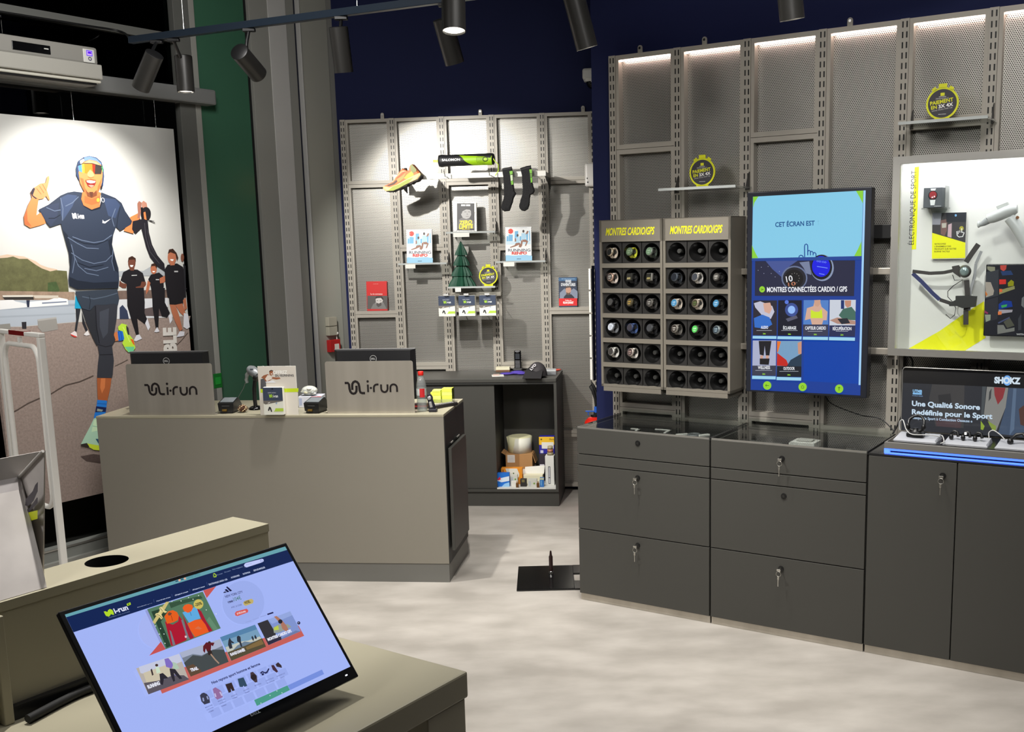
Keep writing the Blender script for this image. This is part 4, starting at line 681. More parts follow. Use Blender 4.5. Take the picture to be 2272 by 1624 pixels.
for q, c in (([(0.4346,0.2546),(0.4344,0.2499),(0.4335,0.2454),(0.4318,0.2414),(0.4294,0.238),(0.4265,0.2353),(0.4233,0.2336),(0.4198,0.2329),(0.4162,0.2332),(0.4128,0.2346),(0.4097,0.2369),(0.4071,0.2401),(0.405,0.2439),(0.4036,0.2483),(0.403,0.2529),(0.4032,0.2576),(0.4042,0.2621),(0.4059,0.2661),(0.4083,0.2696),(0.4112,0.2722),(0.4145,0.2739),(0.418,0.2746),(0.4215,0.2743),(0.4249,0.2729),(0.428,0.2706),(0.4306,0.2674),(0.4327,0.2635),(0.434,0.2592)], (120, 180, 250)), ): a.poly(q, c)
a.text('SHOKZ', [(0.3695,0.2416),(0.4689,0.2425),(0.3694,0.2652)], (226, 242, 255), 0.06)
a.text('UTMB', [(0.0478,0.1848),(0.0862,0.1843),(0.0481,0.1961)], (150, 205, 250), 0.05); a.poly([(0.0478,0.1828),(0.0853,0.1829),(0.0855,0.1757),(0.0481,0.1754)], (140, 200, 250)); a.text('WORLD SERIES', [(0.0461,0.168),(0.0896,0.1679),(0.0459,0.172)], (150, 190, 240))
a.text('Une Qualité Sonore', [(0.0458,0.1266),(0.3194,0.1274),(0.0451,0.1476)], (214, 236, 255), 0.035); a.text('Redéfinie pour le Sport', [(0.0469,0.0905),(0.3689,0.0927),(0.0462,0.1112)], (214, 236, 255), 0.035); a.text('Casque de Sport à Conduction Osseuse e', [(0.0475,0.0704),(0.2919,0.0722),(0.0472,0.0811)], (200, 226, 252), 0.02)
a.obj('screen', t)
DOCK = M('dock_white', (176, 178, 184), 0.4)
def dock(u, label, w=0.17):
    t = thing('charging_dock', label, 'dock', RF, u, -0.045, 0.918, 0, 'pale docks on the headphone display')
    m = MB(); m.add([(0, 0, 0.0), (w, 0, 0.0), (w, 0.11, 0.0), (0, 0.11, 0.0), (0.006, 0.004, 0.008), (w - 0.006, 0.004, 0.008), (w - 0.006, 0.108, 0.018), (0.006, 0.108, 0.018)], [(0, 1, 5, 4), (1, 2, 6, 5), (2, 3, 7, 6), (3, 0, 4, 7), (4, 5, 6, 7), (3, 2, 1, 0)], DOCK); m.obj('tray', t)
    a = Art(SCRL, 0.0015); a.mb.xf = Matrix.Translation((0, 0.004, 0.004)) @ Matrix.Rotation(math.radians(-75), 4, 'X')
    a.rect(0.035, 0.008, 0.055, 0.013, (130, 180, 255))
    for k in range(3): a.rect(0.072 + k * 0.022, 0.009, 0.080 + k * 0.022, 0.012, (220, 225, 235))
    a.obj('touch_marks', t); return t
dock(1.486, 'pale sloped dock at the left of the headphone display'); dock(1.680, 'pale sloped dock in the middle of the headphone display'); dock(1.875, 'pale sloped dock at the right of the headphone display', 0.16)
HBLK = M('headphone_black', (24, 24, 25), 0.35)
t = thing('headphones', 'black bone conduction headphones standing on the left dock', 'headphones', RF, 1.565, -0.09, 0.931)
MB().box(-0.034, 0.034, -0.02, 0.02, 0, 0.016, HBLK, 0.004).lathe([(0.030, 0.016), (0.012, 0.026), (0.010, 0.036)], HBLK).obj('stand', t)
MB().tube([(0.032 * math.cos(a), 0, 0.045 + 0.024 * math.sin(a)) for a in [pi * (0.95 + 1.1 * k / 14) for k in range(15)]], 0.006, HBLK, 10).tube([(-0.032, 0, 0.046), (-0.030, 0.01, 0.066), (-0.016, 0.026, 0.079), (0, 0.03, 0.083), (0.016, 0.026, 0.079), (0.030, 0.01, 0.066), (0.032, 0, 0.046)], 0.006, HBLK, 10).obj('band', t)
MB().ball((-0.031, -0.002, 0.040), (0.009, 0.011, 0.014), HBLK).ball((0.031, -0.002, 0.040), (0.009, 0.011, 0.014), HBLK).obj('ear_piece', t)
t = thing('earbuds', 'black open ear buds standing on the middle dock', 'earbuds', RF, 1.762, -0.09, 0.931)
for k, x in enumerate((-0.045, 0.0, 0.045)):
    MB().tube([(x - 0.012, 0, 0.0), (x - 0.014, 0, 0.022), (x - 0.004, 0.004, 0.034), (x + 0.010, 0.004, 0.030), (x + 0.014, 0, 0.012)], 0.006, HBLK, 10).ball((x - 0.012, -0.004, 0.01), (0.009, 0.008, 0.012), HBLK).obj('earbud', t)
MB().box(-0.006, 0.002, -0.012, -0.008, 0.024, 0.034, M('white_spot', (230, 230, 226), 0.3, 0, 0.6)).obj('indicator', t)
t = thing('headphones', 'black headphones on the right dock at the edge of the picture', 'headphones', RF, 1.955, -0.09, 0.931)
MB().tube([(-0.03, 0, 0), (-0.026, 0, 0.02), (-0.01, 0.01, 0.036), (0.012, 0.012, 0.04), (0.034, 0.0, 0.02)], 0.007, HBLK, 10).obj('band', t); MB().ball((-0.03, 0, 0.008), (0.012, 0.012, 0.014), HBLK).obj('ear_piece', t)
def cord(pts, r, mat, name, label, cat, group=None):
    m = MB(); P = [Vector(p) for p in pts]; out = []
    for i in range(len(P) - 1):
        p0, p1, p2, p3 = P[max(i - 1, 0)], P[i], P[i + 1], P[min(i + 2, len(P) - 1)]
        for k in range(6):
            s = k / 6; out.append(0.5 * ((2 * p1) + (p2 - p0) * s + (2 * p0 - 5 * p1 + 4 * p2 - p3) * s * s + (3 * p1 - p0 - 3 * p2 + p3) * s ** 3))
    out.append(P[-1]); o0 = out[0].copy(); m.tube([q - o0 for q in out], r, mat, 8); o = m.obj(name); o.location = o0; return props(o, label, cat, group)
WC = M('white_cable', (190, 190, 188), 0.4)
cord([RF.w(1.66, -0.10, 0.935), RF.w(1.62, -0.075, 0.944), RF.w(1.56, -0.06, 0.944), RF.w(1.53, -0.08, 0.958), RF.w(1.505, -0.12, 0.990), RF.w(1.488, -0.13, 0.975), RF.w(1.492, -0.13, 0.945)], 0.0022, WC, 'security_cable', 'white looped cable around the headphones on the left dock', 'cable')
cord([RF.w(1.660, -0.10, 0.938), RF.w(1.672, -0.07, 0.947), RF.w(1.682, -0.05, 0.942), RF.w(1.688, -0.035, 0.928), RF.w(1.676, -0.03, 0.9215)], 0.0022, WC, 'security_cable', 'white cable between the left and middle docks', 'cable')
cord([RF.w(1.845, -0.10, 0.945), RF.w(1.842, -0.11, 0.965), RF.w(1.858, -0.11, 0.975), RF.w(1.885, -0.10, 0.962), RF.w(1.905, -0.09, 0.945)], 0.0022, WC, 'security_cable', 'white looped cable between the middle and right docks', 'cable')
cord([RF.w(1.43, -0.40, 1.235), RF.w(1.47, -0.395, 1.20), RF.w(1.455, -0.39, 1.05), RF.w(1.43, -0.385, 0.95), RF.w(1.40, -0.37, 0.88)], 0.004, BLACK, 'power_cable', 'black power cable dropping below the display case corner', 'cable')
cord([RF.w(1.08, -0.41, 1.03), RF.w(1.12, -0.405, 0.99), RF.w(1.25, -0.40, 0.95), RF.w(1.34, -0.395, 0.94), RF.w(1.41, -0.37, 0.89)], 0.0025, BLACK, 'power_cable', 'thin black cable running down below the touch screen', 'cable')
# panels of dark void boards beside the touch screen
t = thing('black_bracket', 'black wall bracket plate behind the touch screen next to the display case', 'bracket', RF, 1.25, -0.435, 1.76)
MB().box(-0.02, 0.10, 0, 0.012, -0.03, 0.03, BLACK, 0.002).obj('plate', t); MB().box(0.10, 0.135, 0, 0.012, -0.024, 0.024, WHITE, 0.002).obj('end_block', t)
# extinguisher behind the left cabinet
t = thing('fire_extinguisher', 'red fire extinguisher standing behind the left end of the charcoal cabinets', 'fire extinguisher', BF, 0.27, -0.05, 0)
RED = M('extinguisher_red', (222, 38, 24), 0.3)
MB().lathe([(0.07, 0), (0.075, 0.01), (0.078, 0.03), (0.078, 0.53), (0.07, 0.57), (0.05, 0.592), (0.03, 0.60)], RED).obj('cylinder', t)
MB().cyl((0, 0, 0.60), (0, 0, 0.615), 0.03, 0.03, BLACK).box(-0.012, 0.012, -0.012, 0.012, 0.61, 0.63, BLACK).obj('valve', t)
VB = M('valve_blue', (34, 92, 190), 0.4); MB().box(-0.065, 0.01, -0.008, 0.008, 0.632, 0.640, VB, 0.002).cyl((0.004, 0, 0.628), (0.004, 0, 0.668), 0.013, 0.011, VB, 16).box(-0.05, -0.044, -0.006, 0.006, 0.61, 0.634, VB).obj('handle', t)
MB().tube([(0.004, 0, 0.665), (0.0, 0, 0.72), (-0.012, 0, 0.77), (-0.028, 0, 0.80), (-0.022, 0.004, 0.825), (-0.008, 0.006, 0.80), (0.012, 0.006, 0.74), (0.028, 0.0, 0.66), (0.036, 0, 0.60)], [0.007, 0.009, 0.012, 0.013, 0.012, 0.010, 0.008, 0.008, 0.009], RUBBER, 12).obj('hose', t)
# floor plate with post
t = thing('floor_stand', 'black steel base plate with a short post lying on the floor by the cabinets', 'stand base', BF, 0.0, 0.0, 0)
t.location = (-0.03, 5.32, 0); t.rotation_euler = (0, 0, math.radians(0.6))
MB().box(-0.205, 0.09, -0.20, 0.19, 0, 0.01, GBLACK, 0.002).box(0.09, 0.13, -0.20, -0.075, 0, 0.01, GBLACK).box(0.09, 0.13, 0.05, 0.19, 0, 0.01, GBLACK).box(0.13, 0.19, -0.20, 0.19, 0, 0.01, GBLACK).obj('base_plate', t)
MB().lathe([(0.0105, 0.012), (0.0105, 0.105), (0.007, 0.112), (0.005, 0.132), (0.003, 0.137)], M('post_brown', (40, 26, 24), 0.3), (-0.028, 0.045, 0), n=16).obj('post', t)
MB().lathe([(0.013, 0.010), (0.013, 0.024), (0.011, 0.026)], CHROME, (-0.028, 0.045, 0), n=16).obj('collar', t)

# ------------------------------------------------------------------ far wall: display bar, goods, books
t = thing('display_bar', 'white metal display bar across the far shelving holding shoe, pouch and socks', 'display bar', BF, -1.033, -0.11, 2.166)
MB().box(0, 1.005, 0, 0.012, 0, 0.034, M('bar_white', (232, 230, 222), 0.4), 0.002).obj('bar', t)
for x in (0.004, 0.994): MB().box(x, x + 0.006, 0.012, 0.34, 0.004, 0.03, STEEL).hull_panel([(x, 0.02, 0.004), (x, 0.34, 0.03), (x, 0.34, -0.07)], 0.005, BLACK).obj('bracket', t)
for x in (0.355, 0.645): MB().tube([(x, 0, 0.012), (x, -0.06, 0.012), (x + 0.004, -0.075, 0.018), (x, -0.085, 0.045)], 0.003, CHROME, 8).obj('hook', t)
# running shoe, toe down to the left
t = thing('running_shoe', 'orange and lime trail running shoe fixed toe down to the white bar', 'shoe', BF, -1.0, -0.07, 2.1)
def shoe_part(P, y0, y1, mat, nm, bul=0.0, t=None):
    n = len(P); cx = sum(p[0] for p in P) / n; cz = sum(p[1] for p in P) / n
    r = lambda k, y: [(cx + (x - cx) * k, y, cz + (z - cz) * k) for x, z in P]
    m = MB(); m.loft([r(0.9, y0 - bul), r(1.0, y0), r(1.0, y1), r(0.9, y1 + bul)], mat, smooth=False); return m.obj(nm, t)
ORG = M('shoe_orange', (214, 120, 70), 0.6); SOLE = M('shoe_foam', (222, 196, 140), 0.55); OLV = M('shoe_olive', (140, 146, 50), 0.55)
shoe_part([(-0.0826,0.0226),(-0.0577,0.0328),(-0.012,0.0538),(0.01,0.0901),(0.0359,0.1243),(0.0485,0.1356),(0.0801,0.1192),(0.0965,0.1226),(0.1061,0.1571),(0.1143,0.1608),(0.145,0.1251),(0.1641,0.1014),(0.1591,0.0783),(0.1135,0.0524),(0.0645,0.042),(0.0148,0.02),(-0.0348,0.0018),(-0.0674,0.0007)], -0.035, 0.035, ORG, 'upper', 0.012, t)
shoe_part([(-0.0835,0.0226),(-0.0465,0.0138),(0.0072,0.0319),(0.0654,0.0614),(0.1191,0.0871),(0.1643,0.1045),(0.1685,0.0896),(0.1463,0.0631),(0.0804,0.0358),(0.0306,0.0118),(-0.0149,-0.0057),(-0.0638,-0.0072),(-0.0814,0.0069)], -0.044, 0.044, SOLE, 'midsole', 0.004, t)
shoe_part([(-0.0795,0.0038),(-0.0637,-0.006),(-0.0148,-0.0034),(0.0307,0.0137),(0.0805,0.0377),(0.1464,0.065),(0.1686,0.0935),(0.1672,0.078),(0.1459,0.0534),(0.1173,0.0464),(0.1046,0.0351),(0.0844,0.0357),(0.0717,0.0224),(0.043,0.0154),(0.0262,0.0041),(-0.0025,-0.001),(-0.0191,-0.0095),(-0.0599,-0.0116)], -0.042, 0.042, M('shoe_tread', (44, 34, 30), 0.7), 'outsole', 0.0, t)
a = Art(INK, -0.0485)
a.poly([(-0.0515,-0.0055),(-0.0177,0.0209),(0.0235,0.0334),(0.0857,0.0647),(0.1226,0.0754),(0.0846,0.0395),(0.0307,0.0137),(-0.0148,-0.0046)], (150, 160, 50)); a.poly([(-0.058,0.0278),(-0.0124,0.046),(0.0087,0.063),(0.0143,0.0531),(-0.0048,0.0361),(-0.0418,0.0254)], (70, 40, 28)); a.poly([(0.0129,0.0667),(0.0462,0.0852),(0.0756,0.1077),(0.0576,0.0694),(0.0199,0.0432)], (160, 140, 60))
a.poly([(0.0598,0.0732),(0.0831,0.0959),(0.1164,0.1162),(0.124,0.1063),(0.1195,0.0968),(0.1253,0.0908),(0.1066,0.0797),(0.0737,0.067)], (226, 232, 30)); a.poly([(0.0785,0.0824),(0.1141,0.1105),(0.1167,0.1058),(0.0845,0.0811)], (190, 170, 40)); a.poly([(0.1038,0.1514),(0.1142,0.1588),(0.143,0.1252),(0.1446,0.1154),(0.1197,0.1007),(0.1045,0.1224)], (120, 124, 50)); a.line([(-0.0163,0.05),(0.0011,0.0748),(0.0476,0.1143),(0.074,0.1174)], 0.006, (236, 170, 120)); a.line([(0.0133,0.0745),(0.0343,0.0894),(0.0678,0.1157)], 0.004, (180, 80, 40))
a.obj('pattern', t)
MB().ball(([(0.0605,0.1313)][0][0], 0, [(0.0605,0.1313)][0][1]), (0.012, 0.02, 0.009), M('lace_dark', (50, 40, 36), 0.8)).obj('lace', t)
# soft pouch
t = thing('drink_pouch', 'black and green roll pouch with white lettering lying above the white bar', 'pouch', BF, -0.77, -0.07, 2.24)
q0 = [(0.0506,0.0368)][0]; q1 = [(0.4012,0.0327)][0]
MB().lathe([(0.024, 0.0), (0.036, 0.004), (0.040, 0.02), (0.037, 0.05), (0.037, 0.30), (0.038, 0.345), (0.034, 0.362), (0.02, 0.366)], M('pouch_black', (26, 26, 28), 0.55), (q0[0], 0.0, q0[1]), (1, 0, 0.008), 24).obj('body', t)
g = MB(); RG = 0.0376
def wrap(P, col, lift=0.0): 
    vs = []
    for x, z in P:
        dz = max(-0.036, min(0.036, z - q0[1])); vs.append((x, -math.sqrt(max(RG * RG - dz * dz, 0)) - 0.0006 - lift, q0[1] + dz))
    tt = tessellate_polygon([[Vector((x, z, 0)) for x, z in P]]); g.add(vs, [tuple(f) for f in tt], INK, False, lin(col))
def dense(P, n=6):
    o = []
    for i in range(len(P)):
        (x0, z0), (x1, z1) = P[i], P[(i + 1) % len(P)]
        o += [(x0 + (x1 - x0) * k / n, z0 + (z1 - z0) * k / n) for k in range(n)]
    return o
gx = lambda f: q0[0] + f
for k in range(10):
    z0 = -0.035 + 0.007 * k; z1 = z0 + 0.007; sh = lambda z: 0.232 - 1.6 * (z + 0.035) - 0.012 * math.sin((z + 0.035) * 80)
    wrap([(gx(sh(z0)), q0[1] + z0), (gx(0.352), q0[1] + z0), (gx(0.352), q0[1] + z1), (gx(sh(z1)), q0[1] + z1)], (146, 190, 20))
def wline(P, w, col):
    for i in range(len(P) - 1):
        (x0, z0), (x1, z1) = P[i], P[i + 1]; dx, dz = x1 - x0, z1 - z0; L_ = math.hypot(dx, dz) or 1; ox, oz = -dz / L_ * w / 2, dx / L_ * w / 2
        wrap([(x0 + ox, z0 + oz), (x1 + ox, z1 + oz), (x1 - ox, z1 - oz), (x0 - ox, z0 - oz)], col, 0.0008)
for k in range(6):
    r = 0.011 + 0.007 * k; wline([(gx(0.312 + r * 1.25 * math.cos(a_)), q0[1] + r * math.sin(a_)) for a_ in [pi * (0.55 + 0.9 * j / 10) for j in range(11)] if abs(r * math.sin(a_)) < 0.033], 0.0016, (26, 34, 16))
wline([(gx(0.312 + 0.016 * math.cos(2 * pi * j / 16)), q0[1] + 0.013 * math.sin(2 * pi * j / 16)) for j in range(17)], 0.005, (26, 30, 20))
vs, fs = text_mesh('SALOMON', 0.03)
xm = max(v[0] for v in vs); g.add([(gx(0.030 + 0.118 * v[0] / xm), -RG - 0.0012, q0[1] - 0.004 + 0.014 * v[1] / CAPH) for v in vs], fs, INK, False, lin((238, 238, 236)))
vs, fs = text_mesh('S', 0.05); g.add([(gx(0.3075 + 0.012 * v[0]), -RG - 0.0016, q0[1] - 0.005 + 0.0105 * v[1] / CAPH) for v in vs], fs, INK, False, lin((230, 240, 120)))
g.obj('print', t)
LIME = M('lime_cord', (196, 230, 70), 0.5)
MB().tube([(q1[0] - 0.03, -0.02, q1[1] + 0.035), (q1[0] + 0.004, -0.03, q1[1] + 0.02), (q1[0] + 0.022, -0.03, q1[1] - 0.01), (q1[0] + 0.044, -0.03, q1[1] - 0.03), (q1[0] + 0.042, -0.03, q1[1] - 0.07), (q1[0] + 0.022, -0.03, q1[1] - 0.10)], 0.003, LIME, 8).obj('cord', t)
MB().box(q0[0] - 0.036, q0[0], -0.006, 0.004, q0[1] - 0.008, q0[1] + 0.008, LIME, 0.002).obj('pull_tab', t)
# socks
def sock(P, label, tabs):
    t = thing('sock', label, 'sock', BF, -0.34, -0.08, 2.24)
    n = len(P); cx = sum(p[0] for p in P) / n; cz = sum(p[1] for p in P) / n
    r = lambda k, y: [(cx + (x - cx) * k, y, cz + (z - cz) * k) for x, z in P]
    m = MB(); m.loft([r(0.82, -0.012), r(0.96, -0.007), r(1.0, 0), r(0.96, 0.007), r(0.82, 0.012)], noise_col('sock_knit', (16, 16, 17), (34, 34, 36), 300, 0.9), smooth=False); m.obj('knit', t)
    a = Art(INK, -0.0128)
    for q, c in tabs: a.poly(q, c)
    a.obj('stripe', t)
sock([(0.032,-0.0202),(0.0652,-0.0152),(0.0942,-0.0108),(0.1016,-0.0381),(0.1025,-0.0781),(0.1053,-0.1263),(0.1103,-0.1665),(0.1202,-0.1808),(0.1028,-0.2106),(0.0958,-0.2386),(0.0824,-0.2705),(0.0735,-0.2905),(0.0402,-0.2937),(0.0239,-0.2832),(0.016,-0.2689),(0.0252,-0.2408),(0.0365,-0.2089),(0.0397,-0.1727),(0.039,-0.1285),(0.0385,-0.0764)], 'left black sock hanging from the white bar, foot to the lower left', [([(0.0809,-0.0408),(0.1008,-0.0381),(0.1019,-0.0581),(0.0844,-0.0636)], (120, 180, 60)), ([(0.0851,-0.0656),(0.1009,-0.0621),(0.1015,-0.0981),(0.0882,-0.1018)], (190, 204, 170)), ([(0.0881,-0.1038),(0.1032,-0.099),(0.1041,-0.1242),(0.0908,-0.1267)], (110, 170, 50)), ([(0.0318,-0.0262),(0.094,-0.0172),(0.0954,-0.024),(0.0332,-0.033)], (10, 10, 11))])
sock([(0.1495,-0.0215),(0.1889,-0.0107),(0.2199,-0.0056),(0.2233,-0.0336),(0.2263,-0.0735),(0.2273,-0.1135),(0.2329,-0.1377),(0.2416,-0.1679),(0.2317,-0.1857),(0.2129,-0.1933),(0.2081,-0.2173),(0.2051,-0.2534),(0.1961,-0.2814),(0.173,-0.295),(0.1524,-0.2904),(0.1383,-0.2759),(0.1358,-0.2597),(0.1459,-0.2237),(0.1593,-0.1879),(0.1624,-0.1518),(0.1606,-0.1117),(0.1595,-0.0637)], 'right black sock hanging from the white bar, toe straight down', [([(0.2097,-0.034),(0.2262,-0.0317),(0.2272,-0.0556),(0.2132,-0.0572)], (120, 180, 60)), ([(0.2131,-0.0592),(0.2272,-0.0568),(0.2273,-0.0815),(0.215,-0.0832)], (100, 140, 60)), ([(0.2149,-0.0852),(0.2273,-0.0831),(0.2273,-0.1135),(0.2174,-0.1164)], (110, 180, 50)), ([(0.1534,-0.0296),(0.2209,-0.0144),(0.2215,-0.0208),(0.1544,-0.0364)], (10, 10, 11))])
# books
def book(label, name, u, d, z, w, h, th, cover, art, lean=6, group=None):
    t = thing(name, label, 'book', BF, u, d, z, 0, group)
    rot = Matrix.Rotation(math.radians(-lean), 4, 'X')
    m = MB(); m.xf = rot; m.box(0, w, 0, 0.003, 0, h, cover).box(0, w, th - 0.003, th, 0, h, cover).box(0, 0.003, 0.003, th - 0.003, 0, h, cover); m.obj('cover', t)
    m = MB(); m.xf = rot; m.box(0.004, w - 0.002, 0.003, th - 0.003, 0.002, h - 0.002, PAPER); m.obj('pages', t)
    a = Art(INK, -0.0004); a.mb.xf = rot; art(a); a.obj('print', t); return t
def renfo(a):
    a.rect(0, 0, 0.178, 0.230, (238, 240, 240)); a.rect(0, 0, 0.178, 0.036, (140, 194, 226)); a.poly([(0.0034,0.0418),(0.0522,0.0373),(0.1388,0.0411),(0.1815,0.0312),(0.18,-0.0037),(0.0015,-0.0002)], (150, 200, 230))
    for q in ([(0.0093,0.1694),(0.0208,0.1691),(0.0192,0.1344),(0.0077,0.1346)], [(0.0227,0.1802),(0.0513,0.1768),(0.0494,0.1337),(0.0206,0.1343)], [(0.0653,0.2008),(0.0883,0.2024),(0.0874,0.1482),(0.0627,0.1418)], [(0.0975,0.1654),(0.1097,0.1665),(0.1082,0.1324),(0.096,0.1327)], [(0.1439,0.1956),(0.1562,0.1967),(0.1534,0.1315),(0.1426,0.1317)], [(0.1628,0.2021),(0.1686,0.202),(0.1699,0.1311),(0.1627,0.1313)]): a.poly(q, (112, 180, 222))
    a.rect(0.004, 0.112, 0.172, 0.135, (206, 228, 240))
    sk = (150, 104, 82); wt = (176, 214, 236)
    a.poly([(0.1312,0.1994),(0.1303,0.1952),(0.1282,0.1918),(0.1252,0.19),(0.1221,0.1901),(0.1193,0.192),(0.1174,0.1954),(0.1169,0.1997),(0.1178,0.2039),(0.1199,0.2072),(0.1229,0.209),(0.1261,0.2089),(0.1288,0.207),(0.1307,0.2036)], (60, 46, 42)); a.poly([(0.1106,0.1859),(0.1343,0.1875),(0.1445,0.1748),(0.1373,0.1416),(0.1107,0.1407)], wt); a.poly([(0.136,0.1784),(0.1519,0.1815),(0.1598,0.1987),(0.1492,0.2024),(0.1414,0.1852)], sk); a.poly([(0.113,0.1421),(0.1396,0.1436),(0.1555,0.1314),(0.1414,0.1018),(0.1327,0.0999),(0.1424,0.1261),(0.121,0.128)], sk); a.poly([(0.1072,0.1408),(0.1197,0.1322),(0.1125,0.0989),(0.1038,0.0977)], sk)
    a.poly([(0.0906,0.1725),(0.0898,0.1686),(0.0879,0.1655),(0.0852,0.1638),(0.0823,0.1638),(0.0798,0.1656),(0.0782,0.1688),(0.0777,0.1728),(0.0785,0.1767),(0.0804,0.1798),(0.0831,0.1815),(0.086,0.1814),(0.0885,0.1796),(0.0901,0.1764)], (60, 46, 42)); a.poly([(0.0685,0.1591),(0.0922,0.1606),(0.0935,0.1237),(0.0703,0.1193)], wt); a.poly([(0.0646,0.1522),(0.072,0.1569),(0.0745,0.1332),(0.0636,0.1292)], sk); a.poly([(0.0704,0.1207),(0.0956,0.1237),(0.1128,0.1059),(0.1064,0.0907),(0.0907,0.0938),(0.0929,0.1098),(0.0658,0.0985),(0.033,0.0901),(0.0304,0.0951),(0.0626,0.1069)], sk)
    a.text('RUNNING', [(0.0174,0.0646),(0.1699,0.0628),(0.0183,0.0834)], (40, 50, 76), 0.01); a.text('RENFO', [(0.0418,0.0452),(0.1461,0.0445),(0.0425,0.062)], (214, 62, 50), 0.05); a.poly([(0.0538,0.2011),(0.0532,0.1974),(0.0518,0.1939),(0.0496,0.1908),(0.0468,0.1882),(0.0434,0.1863),(0.0397,0.1851),(0.0359,0.1848),(0.032,0.1853),(0.0285,0.1866),(0.0253,0.1887),(0.0227,0.1914),(0.0208,0.1946),(0.0197,0.1981),(0.0194,0.2019),(0.02,0.2056),(0.0214,0.209),(0.0236,0.2122),(0.0265,0.2147),(0.0298,0.2166),(0.0335,0.2178),(0.0374,0.2181),(0.0412,0.2176),(0.0448,0.2163),(0.0479,0.2142),(0.0505,0.2116),(0.0525,0.2083),(0.0536,0.2048)], (226, 62, 48)); a.at('NOUVEAU', 0.006, 0.0645 + 0.134, 0.022, 0.005, (250, 240, 236), 0.02)
    a.at('ENTRAINEMENT ET PREVENTION', 0.03, 0.222, 0.12, 0.003, (120, 130, 140)); a.at('AMPHORA', 0.076, 0.012, 0.03, 0.004, (40, 60, 90), 0.02)
tb = book('pale blue running book standing on the left acrylic shelf of the far shelving', 'book', -1.029, -0.36, 1.621, 0.178, 0.230, 0.018, WHITE, renfo)
copy_thing(tb, BF, -0.344, -0.36, 1.622, 'pale blue running book standing on the right acrylic shelf of the far shelving')
def zero(a):
    a.rect(0, 0, 0.160, 0.198, (226, 226, 222))
    for k in range(46):
        s_ = random.random() * 0.7; q = random.choice((0, 1, 2, 3)); L_ = 0.006 + 0.010 * random.random()
        x, z = ((s_ / 0.7 * 0.155, 0.002 + 0.01 * random.random()), (s_ / 0.7 * 0.155, 0.186 + 0.008 * random.random()), (0.002 + 0.01 * random.random(), s_ / 0.7 * 0.19), (0.142 + 0.012 * random.random(), s_ / 0.7 * 0.19))[q]
        a.line([(x, z), (x + (random.random() - .5) * L_, z + (random.random() - .5) * L_)], 0.0016, (92, 92, 90))
    a.poly([(0.0295,0.1936),(0.1468,0.1906),(0.1456,0.0101),(0.0269,0.0128)], (44, 42, 44)); a.poly([(0.0382,0.0835),(0.0734,0.1035),(0.1115,0.0901),(0.1409,0.0728),(0.1434,0.0226),(0.0317,0.0252)], (104, 102, 100)); a.poly([(0.0543,0.1456),(0.0668,0.1578),(0.1137,0.1524),(0.1244,0.1397),(0.1253,0.1148),(0.1142,0.0942),(0.0917,0.0872),(0.0688,0.0953),(0.0567,0.1164)], (176, 174, 172)); a.poly([(0.0507,0.1399),(0.0602,0.1646),(0.093,0.1721),(0.1201,0.1631),(0.1247,0.148),(0.0923,0.1521),(0.0661,0.1395),(0.0585,0.1197)], (48, 46, 46)); a.line([(0.0788,0.1342),(0.0934,0.1355)], 0.003, (60, 58, 58)); a.line([(0.1046,0.1352),(0.1191,0.1332)], 0.003, (60, 58, 58)); a.line([(0.0888,0.1031),(0.1094,0.1035)], 0.002, (90, 70, 70)); a.poly([(0.0967,0.1304),(0.1047,0.1153),(0.0943,0.1138)], (140, 138, 136))
    a.poly([(0.0575,0.1862),(0.0867,0.1855),(0.0862,0.1739),(0.0571,0.1746)], (232, 232, 230)); a.poly([(0.0909,0.1854),(0.1209,0.1846),(0.1205,0.173),(0.0905,0.1738)], (232, 232, 230))
    a.text('ZERO', [(0.0413,0.0517),(0.13,0.0547),(0.0448,0.075)], (242, 222, 20), 0.05, 0.12); a.text('LIMITE', [(0.0411,0.0216),(0.1358,0.0262),(0.0454,0.0466)], (242, 222, 20), 0.05, 0.12); a.line([(0.0615,0.0161),(0.1149,0.0183)], 0.0025, (242, 222, 20))
book('black and yellow book with torn paper border on the upper middle acrylic shelf', 'book', -0.698, -0.36, 1.824, 0.162, 0.198, 0.024, WHITE, zero)
def redb(a):
    a.rect(0, 0, 0.146, 0.188, (206, 42, 40)); a.poly([(0.0052,0.0899),(0.1499,0.0875),(0.1465,-0.0044),(0.0015,-0.0022)], (92, 88, 86)); a.poly([(0.0262,-0.0026),(0.0463,0.0317),(0.0774,0.0521),(0.1198,0.041),(0.1411,-0.0044)], (124, 122, 120)); a.poly([(0.0635,0.0732),(0.0789,0.0824),(0.1087,0.0777),(0.1163,0.0567),(0.1041,0.0276),(0.082,0.0154),(0.0656,0.0314)], (206, 200, 196)); a.poly([(0.0588,0.066),(0.0683,0.0847),(0.1091,0.0861),(0.1211,0.0671),(0.1163,0.0567),(0.1021,0.0737),(0.0763,0.072)], (58, 54, 52)); a.poly([(0.0683,0.0418),(0.0851,0.0342),(0.1071,0.0443),(0.1038,0.0214),(0.0817,0.0091),(0.0674,0.024)], (84, 78, 76)); a.line([(0.0711,0.0543),(0.0818,0.0541)], 0.003, (60, 50, 50)); a.line([(0.0925,0.054),(0.1054,0.0537)], 0.003, (60, 50, 50))
    a.text('La vie commence', [(0.0292,0.0968),(0.1139,0.0954),(0.0298,0.1083)], (240, 220, 214), 0.01); a.at('roman', 0.05, 0.17, 0.036, 0.004, (240, 200, 190))
